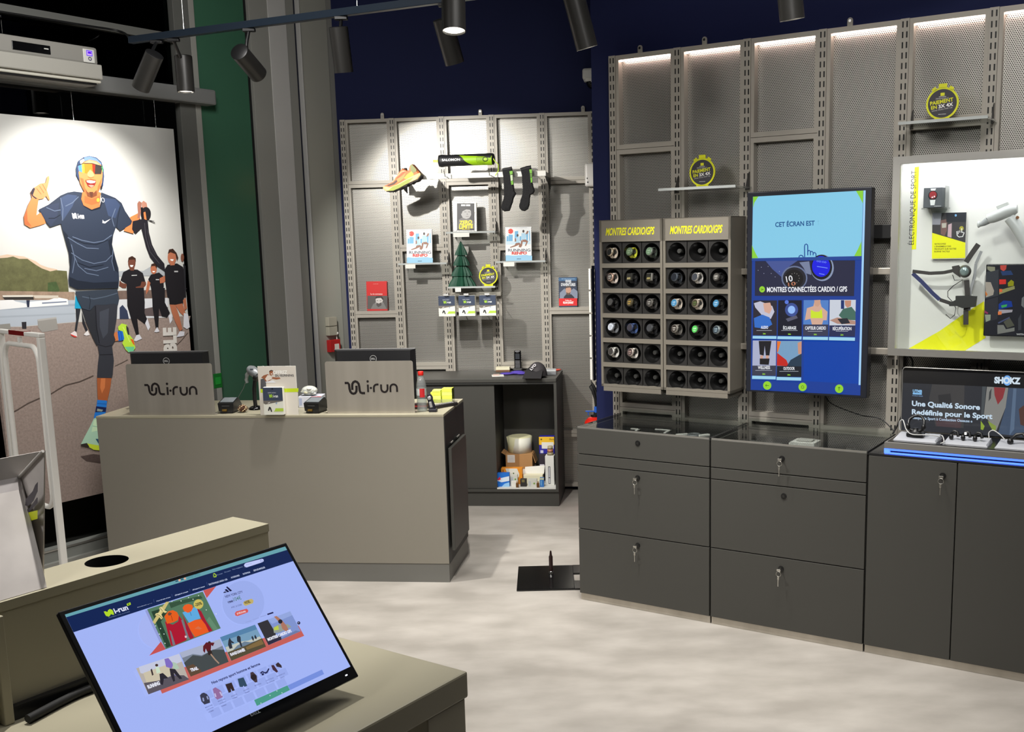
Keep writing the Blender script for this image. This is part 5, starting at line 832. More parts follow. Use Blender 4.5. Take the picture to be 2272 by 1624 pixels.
book('red and grey book with a portrait on the lowest left ledge of the far shelving', 'book', -1.353, -0.456, 1.294, 0.147, 0.206, 0.024, M('cover_red', (196, 40, 38), 0.5), lambda a: (setattr(a.mb, 'xf', a.mb.xf @ Matrix.Translation((0, 0, 0.016))), redb(a)), 4)
def vivre(a):
    a.rect(0, 0, 0.126, 0.192, (46, 58, 82)); a.rect(0, 0.14, 0.126, 0.192, (60, 104, 146)); a.rect(0, 0.128, 0.126, 0.17, (40, 50, 72)); a.poly([(0.0069,0.0898),(0.0407,0.1199),(0.0607,0.0888),(0.1026,0.1188),(0.1301,0.0979),(0.1291,0.0488),(0.0061,0.0508)], (130, 140, 160)); a.poly([(0.0342,0.0606),(0.0501,0.0788),(0.0863,0.0782),(0.1066,0.0573),(0.1064,0.0491),(0.034,0.0503)], (34, 40, 52)); a.poly([(0.0469,0.1198),(0.0574,0.1319),(0.0781,0.1315),(0.086,0.115),(0.0814,0.0885),(0.0666,0.0744),(0.0503,0.0849)], (196, 150, 126)); a.poly([(0.0447,0.1157),(0.0513,0.134),(0.0802,0.1356),(0.0881,0.117),(0.0759,0.1254),(0.0531,0.1217)], (80, 66, 58)); a.poly([(0.0515,0.0931),(0.0668,0.0867),(0.0814,0.0926),(0.077,0.0783),(0.0645,0.0724),(0.0522,0.0808)], (96, 74, 62))
    a.rect(0, 0, 0.126, 0.051, (218, 28, 30)); a.text('VIVRE', [(0.0446,0.1587),(0.0869,0.1579),(0.045,0.1771)], (230, 234, 238), 0.04); a.text("D'AVENTURES", [(0.0162,0.1367),(0.1153,0.135),(0.0166,0.1551)], (230, 234, 238), 0.04); a.text('MATHIEU BLANCHARD', [(0.0213,0.1816),(0.1141,0.1799),(0.0214,0.1877)], (170, 200, 226), 0.01); a.text('Préface de', [(0.044,0.0327),(0.0864,0.032),(0.0442,0.0419)], (250, 226, 222), 0.02); a.text('KILIAN JORNET', [(0.0281,0.0155),(0.1006,0.0143),(0.0284,0.0288)], (250, 240, 238), 0.05)
book('navy and red book with a portrait on the right ledge of the far shelving', 'book', 0.004, -0.456, 1.299, 0.126, 0.205, 0.024, M('cover_navy', (40, 52, 76), 0.5), lambda a: (setattr(a.mb, 'xf', a.mb.xf @ Matrix.Translation((0, 0, 0.009))), vivre(a)), 4)
# folded paper tree
t = thing('paper_tree', 'dark green folded paper tree on the middle acrylic shelf', 'paper tree', BF, -0.650, -0.365, 1.4565)
m = MB(); PG = M('paper_green', (20, 72, 52), 0.6)
tiers = [(0.000, 0.098, 0.088, 0.046), (0.072, 0.074, 0.150, 0.030), (0.142, 0.058, 0.218, 0.022), (0.212, 0.045, 0.306, 0.003)]
for z0, r0, z1, r1 in tiers:
    n = 32; ring = lambda r, z, dp: [((r * (1 if k % 2 else dp)) * math.cos(2 * pi * k / n), (r * (1 if k % 2 else dp)) * 0.8 * math.sin(2 * pi * k / n), z) for k in range(n)]
    m.loft([ring(r0 * 0.35, z0 + 0.012, 0.9), ring(r0, z0, 0.80), ring(r0 * 0.86 + r1 * 0.14, z0 + 0.02, 0.82), ring(r1, z1, 0.86)], PG, smooth=False)
m.obj('paper_body', t)
# gift card packs on hooks
t = thing('hook_bar', 'narrow steel hook bar under the paper tree carrying gift card packs', 'hook bar', BF, -0.735, -0.40, 1.385)
MB().box(0, 0.345, 0, 0.012, 0, 0.03, STEEL, 0.002).box(0.005, 0.011, 0.012, 0.05, 0.002, 0.028, STEEL).box(0.334, 0.34, 0.012, 0.05, 0.002, 0.028, STEEL).obj('bar', t)
for x in (0.012, 0.148, 0.289): MB().tube([(x, 0, 0.015), (x, -0.03, 0.015), (x, -0.235, 0.013), (x, -0.245, 0.025)], 0.0028, CHROME, 8).box(x - 0.016, x + 0.016, -0.247, -0.245, 0.020, 0.034, M('ticket_clear', (190, 190, 188), 0.3)).obj('hook', t)
def card_art(a, w, h):
    a.rect(0, 0, w, h, (226, 226, 214)); a.rect(0, h * 0.52, w, h, (58, 68, 88)); a.poly([(0, h * 0.52), (w, h * 0.52), (w, h * 0.56), (w, h * 0.50), (w * 0.1, h * 0.38), (0, h * 0.42)], (112, 106, 100))
    a.logo(w * 0.30, h * 0.63, w * 0.46, h * 0.12, (170, 214, 50), (226, 230, 226), 0.03); a.at('CARTE CADEAU', w * 0.25, h * 0.79, w * 0.42, h * 0.035, (190, 196, 204), 0.02)
    a.poly([(w * 0.2, h * 0.16), (w * 0.27, h * 0.30), (w * 0.36, h * 0.28), (w * 0.42, h * 0.12), (w * 0.36, h * 0.10), (w * 0.31, h * 0.22), (w * 0.26, h * 0.14)], (52, 50, 52)); a.poly([(w * 0.48, h * 0.12), (w, h * 0.13), (w, h * 0.24), (w * 0.60, h * 0.24), (w * 0.56, h * 0.16)], (176, 206, 70)); a.poly([(w * 0.60, h * 0.42), (w * 0.72, h * 0.48), (w * 0.68, h * 0.38)], (150, 170, 190)); a.line([(w * 0.22, h * 0.43), (w * 0.34, h * 0.46)], 0.003, (226, 226, 220))
    a.disc(w * 0.5, h * 0.95, 0.005, (20, 20, 22), 0.003)
def card_pack(fr, u, d, z, w, h, th, label, group=None, lean=0):
    t = thing('gift_card_pack', label, 'gift cards', fr, u, d, z, 0, group); R_ = Matrix.Rotation(math.radians(-lean), 4, 'X')
    m = MB(); m.xf = R_; m.box(0, w, 0, th, 0, h, PAPER, 0.001); m.obj('cards', t); a = Art(INK, -0.0003); a.mb.xf = R_; card_art(a, w, h); a.obj('print', t); return t
for u, lab in ((-0.779, 'left'), (-0.643, 'middle'), (-0.502, 'right')): card_pack(BF, u, -0.17, 1.268, 0.111, 0.136, 0.05, '%s of three gift card packs hanging below the paper tree' % lab)

# ------------------------------------------------------------------ back cabinet and the things in and on it
t = thing('sliding_cabinet', 'charcoal cabinet with one open bay behind the till counter', 'cabinet', BF, -1.10, 0.0, 0)
W = 1.12
MB().box(0, 0.018, 0, 0.44, 0.1, 0.838, CAB).box(W - 0.018, W, 0, 0.44, 0.1, 0.838, CAB).box(0.018, W - 0.018, 0, 0.44, 0.1, 0.118, CAB).box(0.018, W - 0.018, 0.425, 0.44, 0.118, 0.838, CAB).box(0.684, 0.70, 0.03, 0.425, 0.118, 0.838, CABD).box(0.018, W - 0.018, 0.0, 0.014, 0.826, 0.838, CABD).obj('carcass', t)
MB().box(0, W, 0.012, 0.44, 0, 0.099, CAB).obj('plinth', t)
MB().box(-0.01, W, -0.004, 0.448, 0.84, 0.864, CAB, 0.002).obj('top', t)
MB().box(0.02, 0.705, 0.014, 0.03, 0.12, 0.824, CAB, 0.001).obj('sliding_door', t)
MB().box(0.7055, W - 0.019, 0.004, 0.42, 0.1185, 0.122, WHITE).box(0.7055, W - 0.019, 0.004, 0.01, 0.122, 0.128, WHITE).obj('bay_floor', t)  # white colour stands in for light on the front of the bay floor
ZB = 0.1225
def carton(nm, label, u, d, w, dp, h, mat, art=None, z=ZB, rz=0.0, cat='box', extra=None):
    t = thing(nm, label, cat, BF, u, d, z, rz); MB().box(0, w, 0, dp, 0, h, mat, 0.0015).obj('carton', t)
    if art: a = Art(INK, -0.0004); art(a); a.obj('print', t)
    if extra: extra(t)
    return t
def flap(t):
    MB().hull_panel([(0, 0.0, 0.100), (0, 0.12, 0.100), (-0.028, 0.12, 0.118), (-0.028, 0.0, 0.118)], 0.003, CBD).obj('flap', t)
    MB().hull_panel([(0.186, 0.0, 0.1), (0.186, 0.12, 0.1), (0.205, 0.12, 0.04), (0.205, 0, 0.04)], 0.003, CBD).obj('flap', t)
CBD = M('cardboard', (176, 132, 84), 0.8)
carton('storage_carton', 'white plain box at the bottom rear of the open cabinet bay', -0.375, -0.24, 0.20, 0.15, 0.082, PAPER)
carton('cardboard_box', 'brown cardboard box with white label and open flap in the cabinet bay', -0.367, -0.24, 0.185, 0.13, 0.105, CBD, lambda a: (a.rect(0.012, 0.045, 0.064, 0.098, (228, 226, 220)), [a.line([(0.018, 0.052 + k * 0.007), (0.058, 0.052 + k * 0.007)], 0.0015, (150, 156, 170)) for k in range(6)]), ZB + 0.0825, 0, 'box', flap)
t = thing('label_roll', 'large cream roll of labels on the cardboard box in the cabinet bay', 'label roll', BF, -0.272, -0.315, ZB + 0.188)
MB().lathe([(0.02, 0), (0.076, 0), (0.076, 0.105), (0.02, 0.105)], M('label_white', (230, 228, 214), 0.6), n=36).obj('roll', t); MB().lathe([(0.078, 0.0), (0.083, 0.002), (0.086, 0.108), (0.074, 0.112)], M('label_cream', (222, 218, 176), 0.6), (-0.006, 0.012, 0), n=36).obj('outer_layer', t)
MB().prism([(-0.085, 0.04), (-0.07, 0.0), (-0.066, 0.0), (-0.066, 0.108), (-0.095, 0.108)], -0.01, 0.0, M('label_cream', (222, 218, 176), 0.6)).obj('loose_end', t)
carton('accessory_box', 'blue and white flat box at the front left of the cabinet bay', -0.402, -0.06, 0.083, 0.035, 0.093, M('box_blue', (30, 110, 210), 0.5), lambda a: (a.rect(0, 0, 0.083, 0.093, (36, 116, 214)), a.poly([(0.0, 0.04), (0.02, 0.058), (0.083, 0.072), (0.083, 0.04), (0.03, 0.03)], (226, 236, 246)), a.poly([(0, 0.05), (0.02, 0.068), (0.026, 0.05), (0.01, 0.042)], (220, 50, 80)), a.poly([(0.05, 0.02), (0.083, 0.03), (0.083, 0), (0.03, 0)], (150, 200, 240))))
carton('accessory_box', 'orange and white box in the middle of the cabinet bay', -0.385, -0.135, 0.145, 0.05, 0.110, M('box_orange', (236, 150, 40), 0.5), lambda a: (a.poly([(0.03, 0.108), (0.04, 0.08), (0.06, 0.05), (0.12, 0.045), (0.125, 0.07), (0.11, 0.108)], (232, 228, 216)), a.rect(0.01, 0.06, 0.018, 0.10, (170, 90, 30)), a.disc(0.07, 0.066, 0.006, (70, 60, 50)), a.disc(0.085, 0.075, 0.005, (90, 110, 60))))
carton('accessory_box', 'open cream carton with raised lid right of the orange box in the cabinet bay', -0.232, -0.13, 0.13, 0.06, 0.062, M('box_cream', (232, 226, 196), 0.6), None, ZB, 0, 'box', lambda t: MB().hull_panel([(0, 0.06, 0.06), (0.134, 0.06, 0.06), (0.140, 0.075, 0.115), (0.004, 0.075, 0.105)], 0.003, PAPER).obj('lid', t))
carton('accessory_box', 'tall narrow white box with black slot at the right of the cabinet bay', -0.078, -0.10, 0.06, 0.08, 0.200, WHITE, lambda a: (a.rect(0.020, 0.010, 0.034, 0.130, (40, 40, 44)), a.rect(0.023, 0.014, 0.031, 0.05, (210, 210, 214)), a.rect(0.023, 0.055, 0.031, 0.126, (196, 196, 204))))
t = thing('coin_stack', 'stack of small clear tape reels on the tall white box', 'tape reels', BF, -0.046, -0.145, ZB + 0.2005)
for k in range(3): MB().lathe([(0.010, 0.021 * k), (0.022 - 0.002 * k, 0.021 * k), (0.022 - 0.002 * k, 0.021 * k + 0.019), (0.010, 0.021 * k + 0.019)], M('reel_%d' % k, ((150, 140, 110), (180, 120, 90), (170, 160, 130))[k], 0.25), n=22).obj('reel', t)
carton('storage_carton', 'dark narrow box standing behind the tall white box', -0.135, -0.24, 0.11, 0.05, 0.185, M('box_purple', (46, 38, 52), 0.6), lambda a: (a.rect(0.004, 0.06, 0.035, 0.115, (220, 216, 224)), a.rect(0.02, 0.09, 0.028, 0.105, (110, 90, 140))))
carton('accessory_box', 'yellow and blue box on top at the right rear of the cabinet bay', -0.135, -0.26, 0.105, 0.06, 0.118, M('box_navyblue', (44, 40, 160), 0.5), lambda a: (a.rect(0, 0.062, 0.105, 0.118, (238, 190, 50)), a.rect(0.018, 0.035, 0.10, 0.08, (232, 230, 222)), a.disc(0.016, 0.10, 0.006, (110, 80, 20)), a.at('Shure', 0.07, 0.095, 0.032, 0.012, (110, 80, 30), 0.02, 0.2), a.rect(0.008, 0.004, 0.028, 0.024, (210, 210, 226))), ZB + 0.1855)
def small(nm, lab, u, w, h, mat, d=-0.055, dp=0.03, art=None): return carton(nm, lab, u, d, w, dp, h, mat, art, ZB, 0, 'box')
small('sachet_box', 'small grey and white box right of the blue box in the cabinet bay', -0.316, 0.050, 0.075, M('box_pale', (206, 206, 196), 0.5), -0.085, 0.03, lambda a: (a.disc(0.035, 0.045, 0.006, (110, 150, 70)), a.rect(0.005, 0.02, 0.02, 0.06, (180, 186, 190))))
small('sachet_box', 'small white crumpled box at the front of the cabinet bay', -0.305, 0.042, 0.038, PAPER, -0.05)
small('sachet_box', 'small dark box between the two pale boxes in the cabinet bay', -0.245, 0.042, 0.052, M('box_dark', (40, 38, 38), 0.5), -0.06, 0.03, lambda a: a.rect(0.010, 0.03, 0.03, 0.048, (120, 110, 70)))
small('sachet_box', 'small pale box with a green dot right of centre in the cabinet bay', -0.193, 0.062, 0.054, M('box_pale', (206, 206, 196), 0.5), -0.05, 0.03, lambda a: (a.disc(0.044, 0.024, 0.006, (120, 160, 60)), a.rect(0.006, 0.006, 0.022, 0.04, (186, 190, 194))))
small('sachet_box', 'small blue striped box beside the tall white box in the cabinet bay', -0.112, 0.028, 0.062, M('box_stripe', (50, 116, 190), 0.5), -0.05, 0.03, lambda a: (a.rect(0.0, 0.05, 0.028, 0.062, (200, 206, 170)), a.rect(0.008, 0.01, 0.013, 0.045, (130, 190, 230))))
for u, lab in ((-0.262, 'amber glass vial left of the dark box in the cabinet bay'), (-0.122, 'amber glass vial left of the blue striped box in the cabinet bay')):
    t = thing('vial', lab, 'vial', BF, u, -0.035, ZB, 0, 'amber vials'); MB().lathe([(0.009, 0), (0.0095, 0.002), (0.0095, 0.028), (0.006, 0.034)], M('amber', (110, 74, 40), 0.2), n=16).obj('bottle', t); MB().lathe([(0.007, 0.034), (0.007, 0.042)], M('vial_cap', (180, 150, 120), 0.4), n=16).obj('cap', t)
ZT = 0.8645
t = thing('cordless_phone', 'black cordless phone standing in its charger on the back cabinet', 'phone', BF, -0.286, -0.40, ZT)
MB().box(-0.034, 0.034, -0.03, 0.03, 0, 0.022, BLACK, 0.006).obj('charger', t)
MB().box(-0.024, 0.024, -0.012, 0.012, 0.012, 0.145, GBLACK, 0.008).obj('handset', t)
a = Art(INK, -0.0125); a.rect(-0.015, 0.085, 0.015, 0.122, (46, 50, 56)); a.rect(-0.010, 0.128, 0.010, 0.132, (90, 90, 92))
for r in range(5):
    for c in range(3): a.rect(-0.016 + c * 0.011, 0.026 + r * 0.0105, -0.006 + c * 0.011, 0.033 + r * 0.0105, (108, 108, 110))
a.obj('keypad', t)
t = thing('cap', 'black running cap with pink badge at the front right of the back cabinet', 'cap', BF, -0.13, -0.045, ZT)
CP = M('cap_black', (30, 28, 30), 0.8); CG = M('cap_grey', (62, 58, 60), 0.8)
m = MB(); rings = []
for k in range(9):
    a_ = pi / 2 * k / 8; rings.append([(0.018 + 0.066 * math.cos(a_) * math.cos(q), 0.03 + 0.075 * math.cos(a_) * math.sin(q), 0.012 + 0.088 * math.sin(a_)) for q in [2 * pi * j / 20 for j in range(20)]])
m.loft(rings, CG); m.obj('crown', t)
m = MB(); m.hull_panel([(-0.068, -0.085, 0.006), (0.055, -0.085, 0.004), (0.062, -0.03, 0.052), (-0.05, -0.03, 0.055)], 0.004, CP).hull_panel([(-0.05, -0.03, 0.055), (0.062, -0.03, 0.052), (0.05, 0.0, 0.06), (-0.03, 0.0, 0.07)], 0.004, CP); m.obj('visor', t)
a = Art(INK, 0); a.mb.xf = Matrix.Translation((0.0, -0.072, 0.014)) @ Matrix.Rotation(math.radians(-48), 4, 'X'); a.line([(-0.014, 0.006), (0.012, 0.02), (-0.004, 0.052), (-0.014, 0.006)], 0.006, (196, 70, 90)); a.obj('badge', t)
a = Art(INK, 0); a.mb.xf = Matrix.Translation((0.0, -0.042, 0.068)) @ Matrix.Rotation(math.radians(-25), 4, 'X') @ Matrix.Rotation(math.radians(-50), 4, 'Y'); a.at('LYO', -0.02, -0.002, 0.05, 0.016, (190, 186, 188), 0.04); a.obj('lettering', t)
m = MB(); PUR = M('purple_cloth', (84, 66, 168), 0.8)
for (x, y, rx, ry, rz) in ((-0.05, 0, 0.05, 0.04, 0.008), (0.02, 0.01, 0.05, 0.035, 0.014), (0.05, -0.01, 0.035, 0.03, 0.01)): m.ball((x, y, rz * 0.8), (rx, ry, rz), PUR, 12, 6)
single(m, 'cloth', 'crumpled purple cloth beside the phone on the back cabinet', 'cloth', BF, -0.285, -0.22, ZT)
single(MB().box(-0.04, 0.04, -0.04, 0.04, 0, 0.006, PAPER, 0.001).box(-0.03, 0.01, -0.03, 0.02, 0.006, 0.012, M('pinkish_card', (206, 180, 170), 0.6), 0.001), 'card_stack', 'white cards with a pinkish one on top on the back cabinet, left front', 'cards', BF, -0.388, -0.14, ZT, 0.2)
single(MB().box(-0.048, 0.048, -0.03, 0.03, 0, 0.012, M('box_brown', (120, 84, 60), 0.6)).box(-0.048, 0.048, -0.03, 0.03, 0.012, 0.032, M('box_cream', (232, 226, 196), 0.6), 0.001), 'small_box', 'small cream lidded box left of the phone on the back cabinet', 'box', BF, -0.39, -0.40, ZT, 0.05)
single(MB().box(-0.05, 0.05, -0.05, 0.05, 0, 0.022, M('box_silver', (130, 132, 134), 0.35), 0.002).box(-0.045, 0.05, -0.045, 0.05, 0.022, 0.032, M('box_frost', (196, 198, 198), 0.4), 0.003), 'small_box', 'grey and frosted flat box right of the cap on the back cabinet', 'box', BF, -0.052, -0.22, ZT, 0.1)
m = MB().ball((0, 0, 0.006), (0.036, 0.02, 0.007), M('red_cloth', (206, 84, 66), 0.8), 12, 6).ball((0.02, 0, 0.008), (0.02, 0.014, 0.006), M('red_cloth', (206, 84, 66), 0.8), 10, 6); single(m, 'red_glove', 'small red cloth at the right rear corner of the back cabinet', 'cloth', BF, -0.024, -0.40, ZT)
# fittings on the far wall
t = thing('dome_camera', 'white dome security camera high on the navy wall', 'security camera', BF, 0.25, -0.52, 2.80)
MB().box(-0.055, 0.06, -0.10, 0, 0.0, 0.075, WHITE, 0.015).lathe([(0.05, 0.0), (0.055, 0.02)], WHITE, (0.005, -0.06, -0.01)).obj('housing', t); MB().ball((0.01, -0.06, -0.012), (0.042, 0.042, 0.045), GBLACK, 20, 12).obj('dome', t)
t = thing('alarm_sensor', 'white rounded motion sensor at the right edge of the far shelving', 'sensor', BF, 0.243, -0.40, 2.105)
MB().box(-0.042, 0.042, 0, 0.05, 0, 0.155, M('sensor_white', (216, 212, 206), 0.4), 0.016, 3).obj('housing', t); MB().box(-0.028, -0.022, -0.002, 0.002, 0.05, 0.06, BLACK).box(-0.026, -0.018, -0.002, 0.002, 0.025, 0.034, BLACK).obj('lens', t)

# ------------------------------------------------------------------ till counter
t = thing('till_counter', 'long beige grey till counter in front of the banner and far shelving', 'counter', CF, -1.865, 0, 0)
W = 1.86
MB().box(0, W, 0.0, 0.53, 0.101, 0.878, COUNT, 0.002).obj('body', t)
MB().box(W + 0.0002, W + 0.003, 0.004, 0.526, 0.101, 0.877, CABD).obj('side_panel', t)
MB().box(-0.001, W + 0.001, -0.001, 0.533, 0.8785, 0.892, BEIGE, 0.0015).obj('top', t)
MB().box(0.01, W - 0.002, 0.004, 0.52, 0, 0.1, PLIN).obj('plinth', t)
o = MB().box(W + 0.014, W + 0.031, 0.02, 0.42, 0.168, 0.712, CAB, 0.002).obj('drawer_front', t)
MB().box(W + 0.0, W + 0.014, 0.10, 0.13, 0.60, 0.615, CHROME).box(W + 0.0, W + 0.014, 0.30, 0.33, 0.60, 0.615, CHROME).cyl((W + 0.008, 0.10, 0.722), (W + 0.008, 0.16, 0.722), 0.006, 0.006, CHROME, 12).cyl((W + 0.008, 0.26, 0.722), (W + 0.008, 0.34, 0.722), 0.006, 0.006, CHROME, 12).obj('drawer_rail', o)
ZC = 0.8925
LOGOK = (30, 24, 24)
def privacy(label, u, d, w, h, flange, g, tx):
    t = thing('privacy_screen', label, 'screen', CF, u, d, ZC)
    m = MB()
    r = 0.012; m.prism([(0, 0), (w, 0)] + [(w - r + r * math.cos(a), h - r + r * math.sin(a)) for a in [pi / 2 * k / 5 for k in range(6)]] + [(r - r * math.sin(a), h - r + r * math.cos(a)) for a in [pi / 2 * k / 5 for k in range(6)]], 0, 0.003, BRUSH)
    m.box(0, w, 0.003, 0.06, 0, 0.003, BRUSH)
    if flange: m.box(0, 0.003, 0.003, 0.09, 0, h - 0.014, BRUSH)
    m.obj('sheet', t)
    a = Art(INK, -0.0003)
    (gx0, gz0), (gx1, gz1) = g; gw = gx1 - gx0; gh = gz1 - gz0
    gp = lambda P: [(gx0 + gw * x, gz0 + gh * z) for x, z in P]
    a.line(gp([(0, .84), (.17, .84), (.22, .74), (.235, .42), (.27, .22), (.34, .10), (.43, .06), (.52, .10), (.58, .22), (.60, .40), (.60, .64)]), gh * 0.17, LOGOK)
    a.line(gp([(.38, .34), (.38, .60), (.40, .78), (.46, .90), (.55, .96), (.65, .90), (.72, .78), (.745, .58), (.76, .28), (.80, .14), (.88, .10), (1.03, .10)]), gh * 0.17, LOGOK)
    (p0, p1) = tx; H = p1[1] - p0[1]; Wd = p1[0] - p0[0]; lw = H * 0.165
    X = lambda f: p0[0] + Wd * f
    Z = lambda f: p0[1] + H * f
    a.line([(X(.03), Z(0)), (X(.03), Z(.66))], lw, LOGOK); a.disc(X(.03), Z(.93), lw * 0.62, LOGOK); a.disc(X(.125), Z(.36), lw * 0.6, LOGOK)
    arc = lambda cx, rx, a0, a1, zc, rz: [(X(cx + rx * math.cos(q)), Z(zc + rz * math.sin(q))) for q in [a0 + (a1 - a0) * k / 8 for k in range(9)]]
    a.line([(X(.22), Z(0)), (X(.22), Z(.36))] + arc(.33, .11, pi, pi / 2, .36, .30) + [(X(.38), Z(.66))], lw, LOGOK)
    a.line([(X(.46), Z(.66)), (X(.46), Z(.30))] + arc(.565, .105, pi, 2 * pi, .30, .30) + [(X(.67), Z(.66))], lw, LOGOK)
    a.line([(X(.76), Z(0)), (X(.76), Z(.36))] + arc(.868, .108, pi, 0, .36, .30) + [(X(.976), Z(0))], lw, LOGOK)
    a.obj('cut_logo', t); return t
gl = [(0.0943,0.1042),(0.1999,0.1705)]; tl = [(0.214,0.1068),(0.3796,0.1699)]; gr = [(0.0997,0.0982),(0.2017,0.1702)]; tr = [(0.2166,0.1101),(0.3778,0.1704)]
privacy('left brushed steel privacy screen with cut out logo on the till counter', -1.69, -0.023, 0.468, 0.271, True, gl, tl)
privacy('right brushed steel privacy screen with cut out logo on the till counter', -0.625, -0.045, 0.462, 0.271, False, gr, tr)
def till_monitor(label, u, d, w, tilt, group=None):
    t = thing('monitor', label, 'monitor', CF, u, d, ZC, 0, group)
    X = Matrix.Translation((0, 0, 0.315)) @ Matrix.Rotation(math.radians(tilt), 4, 'X') @ Matrix.Translation((0, 0, -0.315))
    m = MB(); m.xf = X; m.add([(-w / 2, 0, 0.315), (w / 2, 0, 0.315), (w / 2, 0, 0.05), (-w / 2, 0, 0.05), (-w / 2 + 0.02, -0.028, 0.312), (w / 2 - 0.02, -0.028, 0.312), (w / 2 - 0.03, -0.034, 0.07), (-w / 2 + 0.03, -0.034, 0.07)], [(0, 1, 5, 4), (1, 2, 6, 5), (2, 3, 7, 6), (3, 0, 4, 7), (4, 5, 6, 7), (0, 3, 2, 1)], M('monitor_back', (30, 30, 32), 0.45)); m.obj('back_housing', t)
    m = MB(); m.xf = X; m.box(-w / 2, w / 2, 0.0, 0.012, 0.05, 0.317, BLACK, 0.003); m.box(-w / 2, w / 2, -0.003, 0.012, 0.315, 0.318, M('monitor_edge', (120, 120, 120), 0.35)); m.obj('bezel', t)
    a = Art(INK, -0.0365); a.mb.xf = X; a.ring(0, 0.270, 0.0185, 0.0022, (190, 190, 188)); a.at('DELL', -0.012, 0.2655, 0.024, 0.009, (190, 190, 188), 0.03); a.obj('badge', t)
    MB().box(-0.03, 0.03, -0.06, -0.035, 0.01, 0.2, BLACK, 0.004).obj('stand_neck', t); MB().box(-0.1, 0.1, -0.09, 0.09, 0, 0.012, BLACK, 0.003).obj('stand_base', t)
    return t
till_monitor('black computer monitor seen from behind the left privacy screen', -1.54, -0.21, 0.438, 2); till_monitor('black computer monitor seen from behind the right privacy screen', -0.405, -0.21, 0.435, 2)
def terminal(label, u, d, rz):
    t = thing('card_terminal', label, 'card terminal', CF, u, d, ZC, rz, 'card terminals on the till counter')
    m = MB(); m.add([(-0.04, -0.03, 0.012), (0.04, -0.03, 0.012), (0.04, 0.09, 0.012), (-0.04, 0.09, 0.012), (-0.042, -0.035, 0.055), (0.042, -0.035, 0.055), (0.040, 0.05, 0.075), (-0.040, 0.05, 0.075), (0.04, 0.10, 0.03), (-0.04, 0.10, 0.03)], [(0, 1, 5, 4), (4, 5, 6, 7), (7, 6, 8, 9), (9, 8, 2, 3), (0, 3, 2, 1), (1, 2, 8, 6, 5), (0, 4, 7, 9, 3)], M('terminal_black', (28, 29, 31), 0.3)); m.obj('body', t)
    MB().add([(-0.036, -0.02, 0.0598), (0.036, -0.02, 0.0598), (0.034, 0.045, 0.075), (-0.034, 0.045, 0.075)], [(0, 1, 2, 3)], M('terminal_screen', (120, 126, 130), 0.1)).obj('screen', t)
    MB().box(-0.034, 0.034, -0.03, 0.08, 0, 0.013, BLACK, 0.003).cyl((-0.02, -0.032, 0.018), (0.005, -0.032, 0.018), 0.006, 0.006, M('brass', (150, 120, 60), 0.3, 0.8), 10).obj('base', t)
    a = Art(INK, -0.0355); a.rect(-0.02, 0.040, 0.02, 0.042, (110, 110, 110)); a.obj('slot', t); return t
terminal('black card terminal on the till counter, left one beside the pine cone', -1.178, -0.09, 0.05); terminal('black card terminal on the till counter, right one before the white box', -0.705, -0.075, -0.12)
t = thing('pine_cone', 'small decorative pine cone with pale tips on the till counter', 'pine cone', CF, -1.103, -0.10, ZC)
m = MB(); PC = M('cone_brown', (92, 56, 38), 0.7); PT = M('cone_tip', (214, 190, 150), 0.6); m.ball((0, 0, 0.021), (0.016, 0.016, 0.02), PC, 12, 8)
for i in range(46):
    z = 0.004 + 0.036 * (i / 46); a_ = i * 2.4; r = 0.024 * math.sin(pi * min(0.95, (i + 6) / 54)); p = Vector((r * math.cos(a_), r * math.sin(a_), z)); 
    m.ball(p, (0.0055, 0.0055, 0.0025), PC if i % 2 else PT, 6, 4)
m.obj('scales', t)
t = thing('barcode_scanner', 'grey barcode scanner on a black gooseneck stand on the till counter', 'scanner', CF, -1.072, -0.20, ZC)
MB().lathe([(0.036, 0), (0.036, 0.008), (0.026, 0.016), (0.012, 0.02)], GBLACK, n=26).obj('stand_base', t)
MB().tube([(0.0, 0, 0.012), (-0.002, 0, 0.06), (-0.001, 0, 0.11), (0.008, -0.004, 0.16)], 0.0105, BLACK, 12).obj('gooseneck', t)
SG = M('scanner_grey', (128, 132, 134), 0.3, 0.2); m = MB(); m.tube([(-0.022, 0.0, 0.222), (-0.005, -0.008, 0.212), (0.020, -0.016, 0.196), (0.032, -0.02, 0.186)], [0.018, 0.028, 0.026, 0.02], SG, 18); m.obj('head', t)
MB().tube([(0.020, -0.02, 0.178), (0.038, -0.028, 0.170)], [0.022, 0.018], BLACK, 14).box(-0.004, 0.014, -0.036, -0.02, 0.203, 0.224, M('scanner_dark', (70, 74, 80), 0.3), 0.003).obj('nose', t)
MB().tube([(-0.018, 0.004, 0.206), (-0.040, 0.008, 0.185), (-0.045, 0.008, 0.160), (-0.040, 0.008, 0.142)], [0.012, 0.011, 0.010, 0.008], M('scanner_clear', (150, 156, 154), 0.2, 0.1), 12).obj('handle', t)
MB().tube([(-0.045, 0.008, 0.155), (-0.07, 0.02, 0.11), (-0.12, 0.03, 0.04)], 0.0016, M('wire_grey', (120, 120, 118), 0.5), 6).obj('cable', t)
